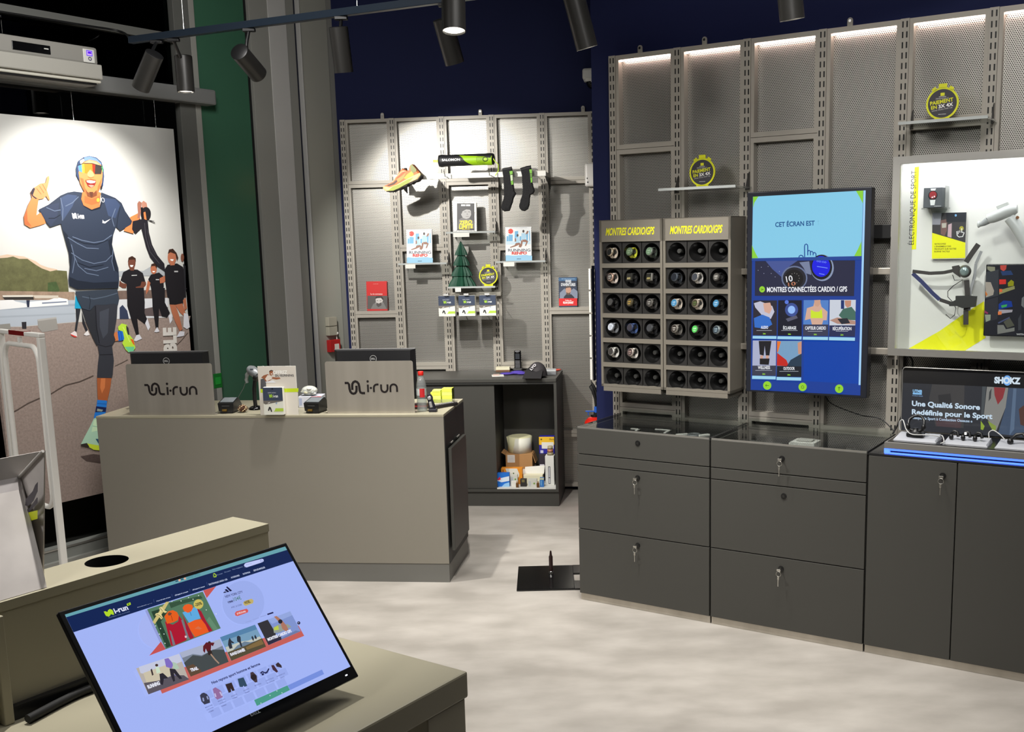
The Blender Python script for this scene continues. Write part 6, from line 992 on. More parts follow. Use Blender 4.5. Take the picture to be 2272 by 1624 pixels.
# leaflet board
t = thing('counter_board', 'upright card board with a smiling runner advertising gift cards on the till counter', 'sign board', CF, -0.972, -0.006, 0.8930)
x0 = [(0.002,-0.0022)][0][0]; x1 = [(0.2049,-0.0019)][0][0]; z1 = [(0.0214,0.2542)][0][1]
MB().box(x0, x1, 0, 0.004, 0, z1, PAPER, 0.0008).box(x0 + 0.02, x1 - 0.02, 0.004, 0.06, 0, 0.003, PAPER).obj('board', t)
a = Art(INK, -0.0004); a.rect(x0 + 0.001, 0.001, x1 - 0.001, z1 - 0.001, (214, 207, 196))
a.poly([(0.0102,0.1157),(0.2095,0.117),(0.205,-0.0004),(0.002,-0.0016)], (222, 216, 204)); a.poly([(0.0152,0.1865),(0.0433,0.195),(0.0423,0.1371),(0.0116,0.1357)], (84, 84, 88)); a.poly([(0.0116,0.1357),(0.2138,0.1387),(0.2114,0.119),(0.0103,0.1165)], (198, 220, 40))
a.poly([(0.0182,0.1952),(0.0323,0.2066),(0.0564,0.2136),(0.0646,0.2034),(0.079,0.1975),(0.0996,0.1959),(0.1173,0.1957),(0.1212,0.1885),(0.0988,0.1844),(0.0784,0.1889),(0.066,0.1803),(0.0447,0.1718),(0.0366,0.1835),(0.0283,0.1922)], (150, 92, 62)); a.poly([(0.0547,0.2093),(0.0676,0.2034),(0.0788,0.1946),(0.0723,0.186),(0.0632,0.1832),(0.0478,0.1747),(0.0453,0.1805),(0.04,0.1892)], (226, 214, 202)); a.poly([(0.0639,0.2279),(0.0726,0.2336),(0.0828,0.232),(0.0866,0.2234),(0.0829,0.2119),(0.0736,0.2048),(0.065,0.2092)], (158, 98, 66)); a.poly([(0.0623,0.2222),(0.0659,0.2308),(0.0756,0.2344),(0.0857,0.2306),(0.0868,0.2262),(0.0753,0.2298),(0.0677,0.2264)], (60, 40, 34)); a.poly([(0.0714,0.2163),(0.0809,0.2171),(0.077,0.2114),(0.0725,0.2114)], (236, 226, 218)); a.poly([(0.0389,0.1733),(0.0808,0.1802),(0.0977,0.1685),(0.0445,0.169)], (226, 228, 232))
a.text('OFFREZ', [(0.083,0.213),(0.1598,0.214),(0.0841,0.23)], (248, 246, 240), 0.03); a.text('DU RUNNING', [(0.0954,0.1997),(0.193,0.2005),(0.0961,0.2106)], (58, 60, 66), 0.02); a.obj('print', t)
card_pack(CF, -0.938, 0.024, 0.8985, 0.104, 0.142, 0.028, 'gift card pack on the front of the counter board')
m = MB()
for k in range(4): m.box(-0.05 + 0.001 * k, 0.05 + 0.001 * k, -0.011, 0.014, 0.0 + k * 0.0061, 0.006 + k * 0.0061, PAPER)
t = thing('parcel_box', 'white box with a red edge behind the right card terminal', 'box', CF, -0.80, -0.25, ZC, 0.1)
MB().box(-0.05, 0.075, 0, 0.10, 0, 0.06, M('box_white_gloss', (214, 216, 228), 0.4), 0.002).obj('carton', t); a = Art(INK, -0.0004); a.rect(0.02, 0.052, 0.074, 0.059, (200, 50, 60)); a.rect(-0.045, 0.012, -0.03, 0.05, (170, 180, 210)); a.rect(-0.02, 0.02, 0.01, 0.035, (190, 196, 214)); a.obj('print', t)
t = thing('clear_bag', 'crumpled clear plastic bag of pale goods on the white box', 'plastic bag', CF, -0.80, -0.29, ZC + 0.0605)
m = MB(); m.ball((0, 0, 0.026), (0.045, 0.035, 0.027), M('bag_film', (206, 208, 200), 0.15, 0, 0, 0.8), 14, 9)
for i in range(10): m.ball((random.uniform(-.03, .03), random.uniform(-.03, 0), random.uniform(.012, .04)), (0.014, 0.01, 0.008), M('bag_%d' % (i % 3), ((236, 236, 230), (150, 154, 150), (226, 222, 190))[i % 3], 0.2), 8, 6)
m.obj('bag', t)
t = thing('water_bottle', 'clear water bottle with red cap and label at the right end of the till counter', 'bottle', CF, -0.137, -0.10, ZC)
BG = glassy('bottle_plastic', (246, 250, 248), 0.05, 1.45, 0.02, 0.16)
MB().lathe([(0.020, 0.0), (0.025, 0.006), (0.026, 0.02), (0.024, 0.03), (0.026, 0.045), (0.025, 0.06), (0.026, 0.075), (0.026, 0.125), (0.024, 0.145), (0.016, 0.175), (0.012, 0.186), (0.012, 0.19)], BG, n=28, cap=False).obj('body', t)
MB().lathe([(0.019, 0.002), (0.0235, 0.008), (0.0245, 0.05), (0.0245, 0.10)], glassy('water', (244, 248, 250), 0.02, 1.33, 0.01, 0.05), n=24).obj('water', t)
MB().lathe([(0.0135, 0.188), (0.0145, 0.190), (0.0145, 0.207), (0.013, 0.209)], M('cap_red', (226, 40, 30), 0.4), n=22).obj('cap', t)
m = MB(); m.lathe([(0.0265, 0.085), (0.0265, 0.120)], M('label_clear', (196, 204, 200), 0.4), n=28, cap=False); 
vsr = [(0.0268 * math.cos(a_), 0.0268 * math.sin(a_), z) for z in (0.076, 0.122) for a_ in [-pi / 2 - 0.15 + k * 0.17 for k in range(7)]]; m.add(vsr, [(k, k + 1, 8 + k, 7 + k) for k in range(6)], M('label_red', (206, 40, 44), 0.5)); m.obj('label', t)
t = thing('hand_scanner', 'dark pocket barcode reader standing by the water bottle', 'scanner', CF, -0.076, -0.085, ZC)
MB().box(-0.021, 0.021, -0.018, 0.018, 0, 0.016, M('reader_navy', (34, 34, 44), 0.4), 0.004).obj('cradle', t); m = MB(); m.xf = Matrix.Rotation(math.radians(-12), 4, 'Y'); m.loft([[(0.018 * s * math.cos(q), 0.014 * math.sin(q), z) for q in [2 * pi * k / 18 for k in range(18)]] for z, s in ((0.012, 0.95), (0.03, 1.0), (0.06, 0.8), (0.075, 0.95), (0.088, 0.7), (0.094, 0.3))], M('reader_navy', (34, 34, 44), 0.4)); m.obj('body', t)
m = MB(); m.xf = Matrix.Rotation(math.radians(-12), 4, 'Y'); m.ball((0, -0.011, 0.075), (0.011, 0.005, 0.011), M('reader_silver', (190, 190, 190), 0.3, 0.5), 14, 8).box(-0.007, 0.007, -0.0155, -0.012, 0.025, 0.055, M('reader_silver', (190, 190, 190), 0.3, 0.5), 0.002); m.obj('button', t)
t = thing('sticky_notes', 'lime yellow block of wrapped sticky note pads on the till counter', 'sticky notes', CF, -0.10, -0.415, ZC)
NT = (M('note_lime', (214, 224, 80), 0.7), M('note_lime2', (226, 234, 110), 0.7)); k_ = 0
for x in (-0.055, 0.008):
    for z in range(4 if x > 0 else 3): MB().box(x, x + 0.056, -0.03, 0.03, z * 0.0195, z * 0.0195 + 0.0188, NT[(z + k_) % 2], 0.001).obj('note_pad', t)
    k_ += 1
MB().box(-0.045, 0.0, -0.028, 0.02, 0.0590, 0.070, NT[1], 0.002).obj('note_pad', t)
MB().box(0.0645, 0.0655, -0.032, 0.032, 0.0, 0.079, ACRYL).box(-0.058, 0.0645, -0.0325, -0.0315, 0.0, 0.02, ACRYL).obj('wrap', t)
t = thing('remote_control', 'black remote control lying before the sticky notes', 'remote', CF, -0.055, -0.235, ZC, 0.95)
MB().box(-0.09, 0.09, -0.022, 0.022, 0, 0.018, M('remote_black', (36, 32, 32), 0.45), 0.005).obj('body', t); m = MB()
for i in range(8):
    for j in range(3): m.box(-0.07 + i * 0.018, -0.06 + i * 0.018, -0.014 + j * 0.011, -0.007 + j * 0.011, 0.018, 0.0195, M('remote_key', (150, 148, 146), 0.5))
m.obj('keys', t)
single(MB().box(-0.035, 0.035, -0.025, 0.025, 0, 0.028, M('gift_dark', (52, 26, 28), 0.5), 0.002).box(-0.035, 0.035, -0.0255, 0.0255, 0.012, 0.02, M('gift_red', (190, 60, 60), 0.5)), 'small_box', 'small dark box with a red band half hidden behind the right privacy screen', 'box', CF, -0.165, -0.19, ZC)

# ------------------------------------------------------------------ window wall fittings
t = thing('call_point', 'green emergency break glass box on the window post behind the till counter', 'call point', LF, 4.272, 0.021, 0.90)
MB().box(-0.034, 0.034, 0, 0.04, -0.01, 0.085, M('call_green', (22, 110, 40), 0.35), 0.004).obj('housing', t); MB().box(-0.02, 0.02, -0.002, 0.001, 0.015, 0.06, M('call_green_pane', (40, 150, 60), 0.15)).obj('pane', t)
t = thing('call_point', 'red fire alarm call point on the grey column by the far shelving', 'call point', LF, 5.275, 0.006, 1.02)
MB().box(-0.048, 0.048, -0.04, 0.0, 0, 0.085, M('call_red', (190, 34, 36), 0.35), 0.004).obj('housing', t); MB().box(-0.01, 0.03, -0.043, -0.04, 0.012, 0.055, PAPER).obj('pane', t)
t = thing('switch_box', 'pair of white switch boxes above the red call point on the grey column', 'switch', LF, 5.27, 0.006, 1.135)
for z in (0, 0.066): MB().box(-0.044, 0.036, -0.035, 0, z, z + 0.062, M('switch_white', (176, 172, 156), 0.5), 0.003).obj('switch', t)
MB().tube([(0.04, -0.02, 0.10), (0.044, -0.02, 0.04), (0.036, -0.02, 0.012), (0.04, -0.02, -0.03)], 0.004, WHITE, 8).ball((0.036, -0.03, 0.012), 0.01, WHITE, 10, 8).obj('cord', t)
t = thing('air_curtain', 'grey air curtain unit with a glowing violet display above the hanging banner', 'air curtain', LF, 2.35, 0.20, 2.61)
AC = M('unit_grey', (146, 144, 138), 0.45); ACL = M('unit_pale', (172, 170, 162), 0.45)
m = MB(); Wd = 1.165
m.box(0, Wd, 0.0, 0.12, 0.105, 0.195, AC, 0.012).box(0, Wd, -0.03, 0.12, 0.030, 0.105, ACL, 0.006).box(0, Wd, -0.012, 0.12, 0.012, 0.030, M('unit_lip', (210, 208, 196), 0.4), 0.006).box(0.01, Wd - 0.02, 0.0, 0.12, 0.004, 0.012, BLACK).box(0.02, Wd - 0.02, 0.01, 0.12, 0.0, 0.004, AC); m.obj('housing', t)
MB().box(0.70, 0.90, -0.003, 0.002, 0.125, 0.168, GBLACK, 0.003).box(0.865, 0.888, -0.005, -0.002, 0.148, 0.153, WHITE).obj('grille_window', t)
MB().box(1.078, 1.142, -0.006, 0.0, 0.112, 0.180, WHITE, 0.004).obj('control_panel', t)
a = Art(SCR, -0.0065); a.rect(1.096, 0.146, 1.130, 0.174, (110, 70, 255)); a.rect(1.100, 0.150, 1.126, 0.170, (226, 180, 255)); a.rect(1.104, 0.157, 1.124, 0.168, (90, 20, 240)); a.obj('display', t)
a = Art(INK, -0.0065); a.ring(1.114, 0.132, 0.010, 0.004, (40, 34, 80)); a.obj('button', t)
# rails and lamps
t = thing('lamp_rail', 'black ceiling lamp rail running from the banner towards the far shelving', 'lamp rail', BF, 0, 0, 0)
RA = Vector((-2.16, 5.655, 2.80)); RB_ = Vector((0.10, 4.632, 2.80)); t.location = RA; t.rotation_euler = (0, 0, math.atan2(RB_.y - RA.y, RB_.x - RA.x)); LR = (RB_ - RA).length
RAILM = M('rail_black', (38, 48, 60), 0.35, 0.3)
MB().box(0, LR, -0.017, 0.017, 0, 0.034, RAILM, 0.002).obj('rail', t)
for x in (0.36, 1.4, 2.3): MB().cyl((x, 0, 0.034), (x, 0, 0.95), 0.0018, 0.0018, CHROME, 8).cyl((x, 0, 0.034), (x, 0, 0.06), 0.006, 0.004, CHROME, 10).obj('hanger', t)
t = thing('lamp_rail', 'second ceiling lamp rail nearer the view, above the charcoal cabinets', 'lamp rail', BF, 0, 0, 0)
R2 = Vector((-0.60, 4.20, 2.86)); t.location = R2; t.rotation_euler = (0, 0, math.radians(-6)); MB().box(0, 2.1, -0.017, 0.017, 0, 0.034, RAILM, 0.002).obj('rail', t)
for x in (0.2, 1.9): MB().cyl((x, 0, 0.034), (x, 0, 0.89), 0.0018, 0.0018, CHROME, 8).obj('hanger', t)
def lamp(label, back, front, stem, zr, L=None):
    back = Vector(back); front = Vector(front); d = (front - back).normalized(); R = 0.044
    t = bpy.data.objects.new('track_spotlight', None); COL.objects.link(t); t.location = (stem[0], stem[1], zr); props(t, label, 'spotlight', 'black cylinder spotlights on the ceiling rails')
    o = Vector(t.location); b = back - o; f = front - o
    m = MB(); m.cyl(b, f, R, R, LAMP, 36, False); m.cyl(f, f - d * 0.007, R - 0.003, R - 0.006, M('reflector', (190, 190, 188), 0.25, 0.8), 36, False); q = d.to_track_quat('Z', 'Y')
    rg = lambda r, p: [p + q @ Vector((r * math.cos(2 * pi * k / 36), r * math.sin(2 * pi * k / 36), 0)) for k in range(36)]
    m.loft([rg(R, f), rg(R - 0.003, f)], LAMP, cap=False); m.loft([rg(R, b), rg(R - 0.004, b - d * 0.003), rg(0.002, b - d * 0.003)], BLACK); m.obj('lamp_body', t)
    MB().cyl(f - d * 0.0075, f - d * 0.0065, R - 0.005, R - 0.005, M('lamp_glow', (255, 246, 230), 0.5, 0, 4.0), 28).obj('lens', t)
    mid = b + d * 0.06
    MB().box(-0.03, 0.03, -0.014, 0.014, -0.016, 0, BLACK, 0.003).tube([(0, 0, -0.01), (mid.x * 0.5, mid.y * 0.5, max(mid.z * 0.5, -0.06)), tuple(mid + Vector((0, 0, R * 0.5)))], 0.008, BLACK, 10).obj('arm', t); return t
lamp('black cylinder spotlight at the banner end of the rail, aimed down at the banner', (-1.935, 5.36, 2.694), (-2.04, 5.42, 2.545), (-2.0, 5.58), 2.80)
lamp('black cylinder spotlight hanging straight down behind the one by the banner', (-1.90, 5.67, 2.735), (-1.90, 5.67, 2.556), (-1.90, 5.54), 2.80)
lamp('black cylinder spotlight tilted far over towards the far shelving, in front of the green panel', (-1.488, 5.24, 2.676), (-1.446, 5.40, 2.595), (-1.461, 5.338), 2.80)
lamp('black cylinder spotlight before the grey columns, aimed straight down', (-0.987, 5.13, 2.755), (-0.978, 5.165, 2.557), (-0.969, 5.115), 2.80)
lamp('black cylinder spotlight half hidden behind the lit one at the centre top', (-0.478, 4.90, 2.735), (-0.435, 4.955, 2.553), (-0.463, 4.887), 2.80)
lamp('nearest black cylinder spotlight at the centre top with its lit rim showing', (-0.352, 4.055, 2.70), (-0.352, 4.022, 2.515), (-0.35, 4.174), 2.86)
lamp('black cylinder spotlight left of the right shelving, leaning to the right', (0.095, 4.38, 2.712), (0.147, 4.405, 2.512), (0.09, 4.128), 2.86)
lamp('black cylinder spotlight cut by the top edge of the picture above the right shelving', (0.835, 3.89, 2.69), (0.861, 3.91, 2.508), (0.85, 4.048), 2.86)
cord([LF.w(2.0, 0.10, 2.92), LF.w(2.9, 0.08, 2.93), LF.w(3.5, 0.08, 2.935), LF.w(3.74, 0.10, 2.93), Vector((-2.16, 5.66, 2.81))], 0.006, BLACK, 'power_cable', 'dark cable running along the dark glass to the end of the lamp rail', 'cable')
# outside, behind the dark glass
OW = M('outside_wall', (26, 24, 24), 0.9)
single(MB().box(-6, 9, 0, 0.3, -0.5, 7, OW), 'facade', 'dark building front across the street seen through the window', 'building', LF, 0, -6.0, 0)
t = thing('lit_shopfront', 'lit shop letters and small lamps across the street seen beside the banner', 'shop sign', LF, 8.5, -5.9, 0.9)
MB().box(-0.3, 0.7, 0.0, 0.1, 0, 1.7, M('outside_dark', (14, 14, 15), 0.8)).obj('board', t)
a = Art(SCR, -0.002); a.at('TE', 0.02, 0.985, 0.235, 0.112, (210, 236, 255), 0.03); a.at('ca', 0.135, 0.835, 0.06, 0.03, (250, 214, 90), 0.04); a.obj('letters', t)
a = Art(SCR, -0.002); a.rect(0.155, 1.545, 0.215, 1.565, (250, 240, 200)); a.rect(0.15, 1.40, 0.235, 1.415, (240, 232, 210)); a.rect(0.13, 0.60, 0.19, 0.615, (226, 226, 210)); a.rect(0.12, 0.545, 0.19, 0.56, (226, 226, 210)); a.rect(0.12, 0.40, 0.18, 0.41, (170, 160, 120)); a.rect(0.11, 0.62, 0.20, 0.82, (60, 52, 24)); a.obj('lamp', t)
# ------------------------------------------------------------------ hanging photo banner
t = thing('hanging_banner', 'large hanging photo banner of a cheering runner in sunglasses before the dark window', 'banner', LF, 2.89, 0.055, 0.411)
MB().box(0, 1.173, 0.0005, 0.012, 0, 2.03, M('banner_white', (226, 224, 220), 0.6)).obj('panel', t)
a = Art(INK, 0); SKY = (196, 196, 192)
a.rect(0, 0, 1.173, 2.03, SKY); GND = (150, 134, 126)
a.poly([(-0.0267,0.9746),(0.1417,0.9613),(0.4413,0.9627),(0.5236,0.9596)] + [(0.6952,0.9617),(1.1904,0.9436)] + [(1.173, 0.9), (1.173, 0), (0, 0), (0, 1.0)], GND, INKS)
a.poly([(0.0342,1.3214),(0.1091,1.3334),(0.1521,1.3264),(0.1958,1.3205),(0.2574,1.2944),(0.2815,1.2752),(0.3195,1.2604),(0.3718,1.2486),(0.369,1.2223),(0.0612,1.234)], (196, 172, 150)); a.poly([(0.0211,1.3128),(0.1073,1.3166),(0.139,1.3219),(0.1691,1.309),(0.2136,1.3079),(0.2554,1.276),(0.2861,1.2565),(0.3306,1.2394),(0.3646,1.2445),(0.425,1.238),(0.424,1.0962),(-0.0017,1.1052)], (92, 92, 60), INKT)
a.poly([(0.3111,1.1809),(0.3583,1.185),(0.3739,1.1402),(0.3498,1.1035),(0.3032,1.1061)], (66, 84, 50), INKT)
a.poly([(0.0048,1.154),(0.4581,1.1247),(0.4529,1.0749),(-0.0009,1.1018)], (150, 128, 110), INKT)
a.poly([(-0.0003,1.1076),(0.4536,1.0812),(0.4484,0.9653),(0.142,0.9642),(-0.0153,0.9708)], (172, 180, 190)); a.poly([(-0.0035,1.0785),(0.4584,1.0621),(0.4571,1.0496),(-0.006,1.0552)], (150, 158, 170)); a.poly([(-0.0092,1.0261),(0.4532,1.0121),(0.4524,1.0046),(-0.0102,1.0168)], (160, 168, 178))
a.poly([(0.023,1.1033),(0.1138,1.1039),(0.1251,1.0943),(0.1824,1.0789),(0.1868,1.0605),(0.0419,1.0568),(0.0181,1.0583)], (226, 226, 226)); a.poly([(0.199,1.0869),(0.3083,1.0908),(0.3554,1.1023),(0.4138,1.0885),(0.4142,1.0598),(0.196,1.0587)], (230, 230, 230)); a.poly([(0.0609,1.1205),(0.2239,1.1127),(0.2254,1.0969),(0.0712,1.1046)], (52, 48, 46)); a.poly([(0.0618,1.1287),(0.2216,1.1213),(0.2238,1.1115),(0.0638,1.1192)], (206, 200, 190)); a.poly([(0.2215,1.1201),(0.3629,1.1111),(0.3613,1.0964),(0.2325,1.1037)], (196, 186, 172)); a.poly([(0.1844,1.0968),(0.2031,1.0957),(0.1961,1.0599),(0.1849,1.0607)], (40, 46, 66)); a.poly([(0.2683,1.0798),(0.4061,1.0789),(0.4055,1.0728),(0.2675,1.0725)], (120, 130, 150))
a.poly([(0.2335,0.9936),(0.3391,0.9983),(0.3421,0.9317),(0.2531,0.9242),(0.2328,0.951)], (146, 143, 138)); a.poly([(0.2335,0.9936),(0.3391,0.9983),(0.3396,0.9902),(0.235,0.9844)], (170, 168, 164)); a.poly([(0.0098,0.9824),(0.0855,0.9836),(0.0868,0.9567),(0.0066,0.9531)], (136, 134, 128)); a.poly([(0.1475,0.9861),(0.1724,0.9854),(0.1692,0.95),(0.1469,0.9518)], (44, 42, 46))
a.poly([(0.7109,1.1181),(1.0463,1.1079),(1.0392,1.0335),(0.7044,1.0536)], (110, 92, 84), INKT); a.poly([(0.7097,1.0695),(1.0418,1.0605),(1.0308,0.9453),(0.6988,0.9614)], (206, 208, 212)); a.poly([(0.7197,1.0233),(0.7396,1.0384),(0.7659,1.0039),(0.7723,0.9561),(0.7134,0.9604)], (52, 60, 84)); a.poly([(0.872,1.0069),(0.9344,1.0129),(1.0366,1.0064),(1.0314,0.9521),(0.8681,0.9671)], (96, 84, 84))
a.poly([(0.7281,1.2253),(0.7849,1.2279),(0.8924,1.2228),(0.9418,1.2449),(1.0457,1.2382),(1.0411,1.1899),(0.7251,1.1956)], (160, 164, 168))
a.line([(0.0259,0.5193),(0.0773,0.5373),(0.1365,0.5625),(0.1958,0.5791),(0.2553,0.5897),(0.3038,0.6115),(0.3526,0.6305),(0.4352,0.6393),(0.5212,0.6624)], 0.006, (84, 72, 66)); a.line([(0.6581,0.7009),(0.6997,0.7129),(0.7422,0.7282)], 0.004, (96, 84, 78)); a.line([(1.0452,0.7586),(1.1153,0.8075),(1.1603,0.8454)], 0.004, (96, 84, 78)); a.poly([(0.3999,0.231),(0.477,0.23),(0.5325,0.2132),(0.5279,0.1675),(0.4315,0.199)], (88, 74, 70), INKS)
BK_ = (30, 28, 32)
# runners behind
a.poly([(0.4592,1.1028),(0.4888,1.0917),(0.4897,1.0337),(0.4489,1.0363)], (30, 150, 190)); a.poly([(0.4543,1.0359),(0.4826,1.0316),(0.4596,0.9549),(0.447,0.913),(0.4349,0.914),(0.4507,0.9745)], (44, 46, 52)); a.poly([(0.4879,1.0161),(0.5019,0.9517),(0.515,0.9093),(0.501,0.9085),(0.4848,0.953)], (40, 40, 46)); a.poly([(0.4094,0.9035),(0.4365,0.9164),(0.4456,0.9055),(0.4481,0.8832),(0.433,0.8826)], (226, 216, 216)); a.poly([(0.4092,0.9023),(0.4481,0.8838),(0.4328,0.8814),(0.415,0.893)], (206, 60, 50)); a.poly([(0.4862,0.8926),(0.512,0.914),(0.5218,0.8876),(0.502,0.8848)], (226, 222, 222))
def runner(skin, head, torso, arms, legs, shoes, hair=None, bare=None):
    a.poly(torso, BK_)
    for q in arms: a.poly(q, skin)
    for q in legs: a.poly(q, BK_)
    for q in (bare or []): a.poly(q, skin)
    for q in shoes: a.poly(q, (214, 214, 222))
    a.poly(head, skin)
    if hair: a.poly(hair, (58, 36, 28))
runner((104, 62, 48), [(0.8448,1.2688),(0.8435,1.2614),(0.841,1.2544),(0.8376,1.2481),(0.8333,1.243),(0.8284,1.2391),(0.8231,1.2368),(0.8178,1.2362),(0.8126,1.2372),(0.8078,1.2398),(0.8037,1.2439),(0.8005,1.2493),(0.7983,1.2557),(0.7973,1.2628),(0.7974,1.2702),(0.7988,1.2776),(0.8012,1.2845),(0.8046,1.2908),(0.8089,1.2959),(0.8138,1.2998),(0.819,1.3021),(0.8244,1.3028),(0.8296,1.3019),(0.8343,1.2993),(0.8384,1.2952),(0.8417,1.2898),(0.8439,1.2834),(0.845,1.2763)], [(0.7403,1.1751),(0.7613,1.2194),(0.8009,1.2354),(0.8542,1.2309),(0.8871,1.2095),(0.8983,1.1629),(0.8772,1.1475),(0.8635,1.0722),(0.7737,1.0772),(0.776,1.1535)], [[(0.7343,1.1753),(0.748,1.1614),(0.7773,1.1521),(0.7714,1.1303),(0.7487,1.1314),(0.7276,1.1457)], [(0.8747,1.1626),(0.9019,1.16),(0.902,1.1444),(0.8701,1.1153),(0.8346,1.1103),(0.8331,1.134),(0.8646,1.1393)], [(0.8019,1.246),(0.8363,1.2449),(0.8306,1.2263),(0.8077,1.2271)]],
       [[(0.7748,1.1312),(0.8852,1.1259),(0.8832,1.0428),(0.8758,0.9832),(0.8903,0.9421),(0.8712,0.92),(0.8251,0.9568),(0.8275,0.8654),(0.809,0.863),(0.7851,0.9564),(0.7685,1.03)]], [[(0.7909,0.8326),(0.8104,0.8615),(0.8311,0.8631),(0.8447,0.8385),(0.8046,0.826)], [(0.8738,0.9232),(0.8913,0.952),(0.9048,0.9006),(0.8904,0.8802)]], [(0.7954,1.2729),(0.8034,1.2993),(0.8272,1.3081),(0.8489,1.2942),(0.8474,1.2714),(0.8406,1.2884),(0.806,1.2873)])
a.poly([(0.8077,1.2579),(0.8306,1.2572),(0.8234,1.2467),(0.8112,1.2471)], (236, 232, 228)); a.poly([(0.8128,1.2015),(0.8475,1.2015),(0.8471,1.1975),(0.8124,1.1975)], (200, 200, 200))
runner((172, 104, 76), [(0.981,1.2293),(0.9798,1.2229),(0.9777,1.2169),(0.9747,1.2116),(0.971,1.2072),(0.9667,1.2039),(0.9621,1.2019),(0.9575,1.2014),(0.9529,1.2023),(0.9488,1.2046),(0.9452,1.2081),(0.9424,1.2128),(0.9405,1.2183),(0.9395,1.2243),(0.9396,1.2307),(0.9408,1.237),(0.9429,1.243),(0.9458,1.2483),(0.9495,1.2527),(0.9538,1.256),(0.9584,1.258),(0.963,1.2586),(0.9675,1.2577),(0.9717,1.2555),(0.9753,1.2519),(0.9782,1.2473),(0.9801,1.2418),(0.9811,1.2357)], [(0.9191,1.1743),(0.939,1.1994),(0.9943,1.2096),(1.0205,1.1873),(1.0189,1.1286),(0.9997,1.0812),(0.9965,1.0647),(0.9342,1.0682),(0.9318,1.1259)], [[(0.9153,1.1676),(0.9313,1.1533),(0.9171,1.113),(0.8963,1.0867),(0.8974,1.1139)], [(0.9952,1.1766),(1.0414,1.1927),(1.044,1.1691),(1.0209,1.1493),(0.9947,1.147)], [(0.9534,1.118),(1.0017,1.1191),(1.0244,1.1006),(0.9747,1.0894)]],
       [[(0.9374,1.1233),(1.0251,1.1191),(1.017,1.0348),(1.0453,0.9717),(1.0244,0.9458),(0.9886,0.9552),(0.9746,1.0069),(0.9591,0.8949),(0.9413,0.8896),(0.9313,1.0131)]], [[(0.9284,0.8703),(0.9506,0.897),(0.9646,0.87),(0.9437,0.8663)], [(1.0335,0.9574),(1.0584,0.9653),(1.0583,0.9296),(1.04,0.9077)]], [(0.9392,1.2348),(0.9471,1.2584),(0.9675,1.2639),(0.9836,1.2484),(0.9802,1.23),(0.9707,1.2474),(0.9483,1.2468)])
a.poly([(0.9489,1.2195),(0.9695,1.2187),(0.9625,1.2122),(0.953,1.2125)], (236, 230, 226)); a.poly([(0.9682,1.1722),(0.9906,1.1713),(0.9901,1.1658),(0.9677,1.1667)], (190, 190, 190))
runner((176, 108, 80), [(1.1193,1.2929),(1.1176,1.2836),(1.1146,1.2749),(1.1103,1.2671),(1.105,1.2607),(1.0988,1.2559),(1.0923,1.253),(1.0856,1.2521),(1.0791,1.2534),(1.0732,1.2566),(1.0681,1.2617),(1.064,1.2684),(1.0613,1.2763),(1.0599,1.2851),(1.0601,1.2943),(1.0617,1.3035),(1.0647,1.3122),(1.069,1.3199),(1.0743,1.3264),(1.0803,1.3312),(1.0868,1.3341),(1.0935,1.3351),(1.1,1.3339),(1.106,1.3307),(1.1111,1.3256),(1.1152,1.319),(1.118,1.311),(1.1194,1.3022)], [(1.0321,1.2234),(1.0552,1.2517),(1.1218,1.258),(1.1615,1.2358),(1.1716,1.1637),(1.1664,1.0552),(1.037,1.0624),(1.0306,1.1489)], [[(1.0712,1.265),(1.1074,1.264),(1.1043,1.2488),(1.0752,1.2469)]],
       [[(1.0441,1.1182),(1.1771,1.1117),(1.151,1.0544),(1.1392,1.0171),(1.0476,1.0207)]], [[(1.0761,0.8262),(1.1038,0.8599),(1.1363,0.8544),(1.1307,0.8305),(1.1073,0.8277)], [(1.1417,0.9651),(1.1708,0.9561),(1.1767,0.8776),(1.1542,0.8682),(1.1307,0.8827)]], [(1.0628,1.3136),(1.0734,1.3396),(1.101,1.3439),(1.1234,1.3192),(1.1332,1.2912),(1.123,1.2705),(1.1153,1.3124),(1.0825,1.3235)], [[(1.0476,1.0207),(1.0877,1.0168),(1.1083,0.9501),(1.1228,0.8694),(1.1037,0.8585),(1.0766,0.918),(1.0577,0.9742)], [(1.0861,1.0169),(1.1372,1.0221),(1.1558,0.9558),(1.1446,0.9427),(1.1143,0.9704)], [(1.1423,1.0411),(1.1635,1.0551),(1.1674,0.9911),(1.1481,0.9799)]])
a.poly([(1.0763,1.2843),(1.1009,1.2822),(1.095,1.2727),(1.0803,1.2745)], (238, 232, 228)); a.poly([(1.0978,1.2156),(1.1243,1.2147),(1.1235,1.2063),(1.097,1.2073)], (170, 170, 172)); a.poly([(1.1734,1.2902),(1.1726,1.2849),(1.1712,1.2799),(1.1694,1.2754),(1.1672,1.2717),(1.1647,1.2689),(1.162,1.2672),(1.1594,1.2667),(1.1568,1.2674),(1.1545,1.2692),(1.1526,1.2721),(1.1511,1.2759),(1.1501,1.2804),(1.1497,1.2855),(1.1499,1.2907),(1.1507,1.296),(1.152,1.301),(1.1539,1.3054),(1.1561,1.3092),(1.1585,1.3119),(1.1612,1.3136),(1.1639,1.3142),(1.1664,1.3135),(1.1687,1.3117),(1.1707,1.3088),(1.1722,1.305),(1.1732,1.3005),(1.1736,1.2954)], (120, 76, 60)); a.poly([(1.1633,1.2554),(1.1788,1.2409),(1.1664,1.0552),(1.1597,1.0556)], (40, 40, 44))
a.text('BLE', [[(1.0661,0.7392)][0], [(1.0736,0.8858)][0], [(0.9863,0.7492)][0]], (214, 210, 204), 0.06)
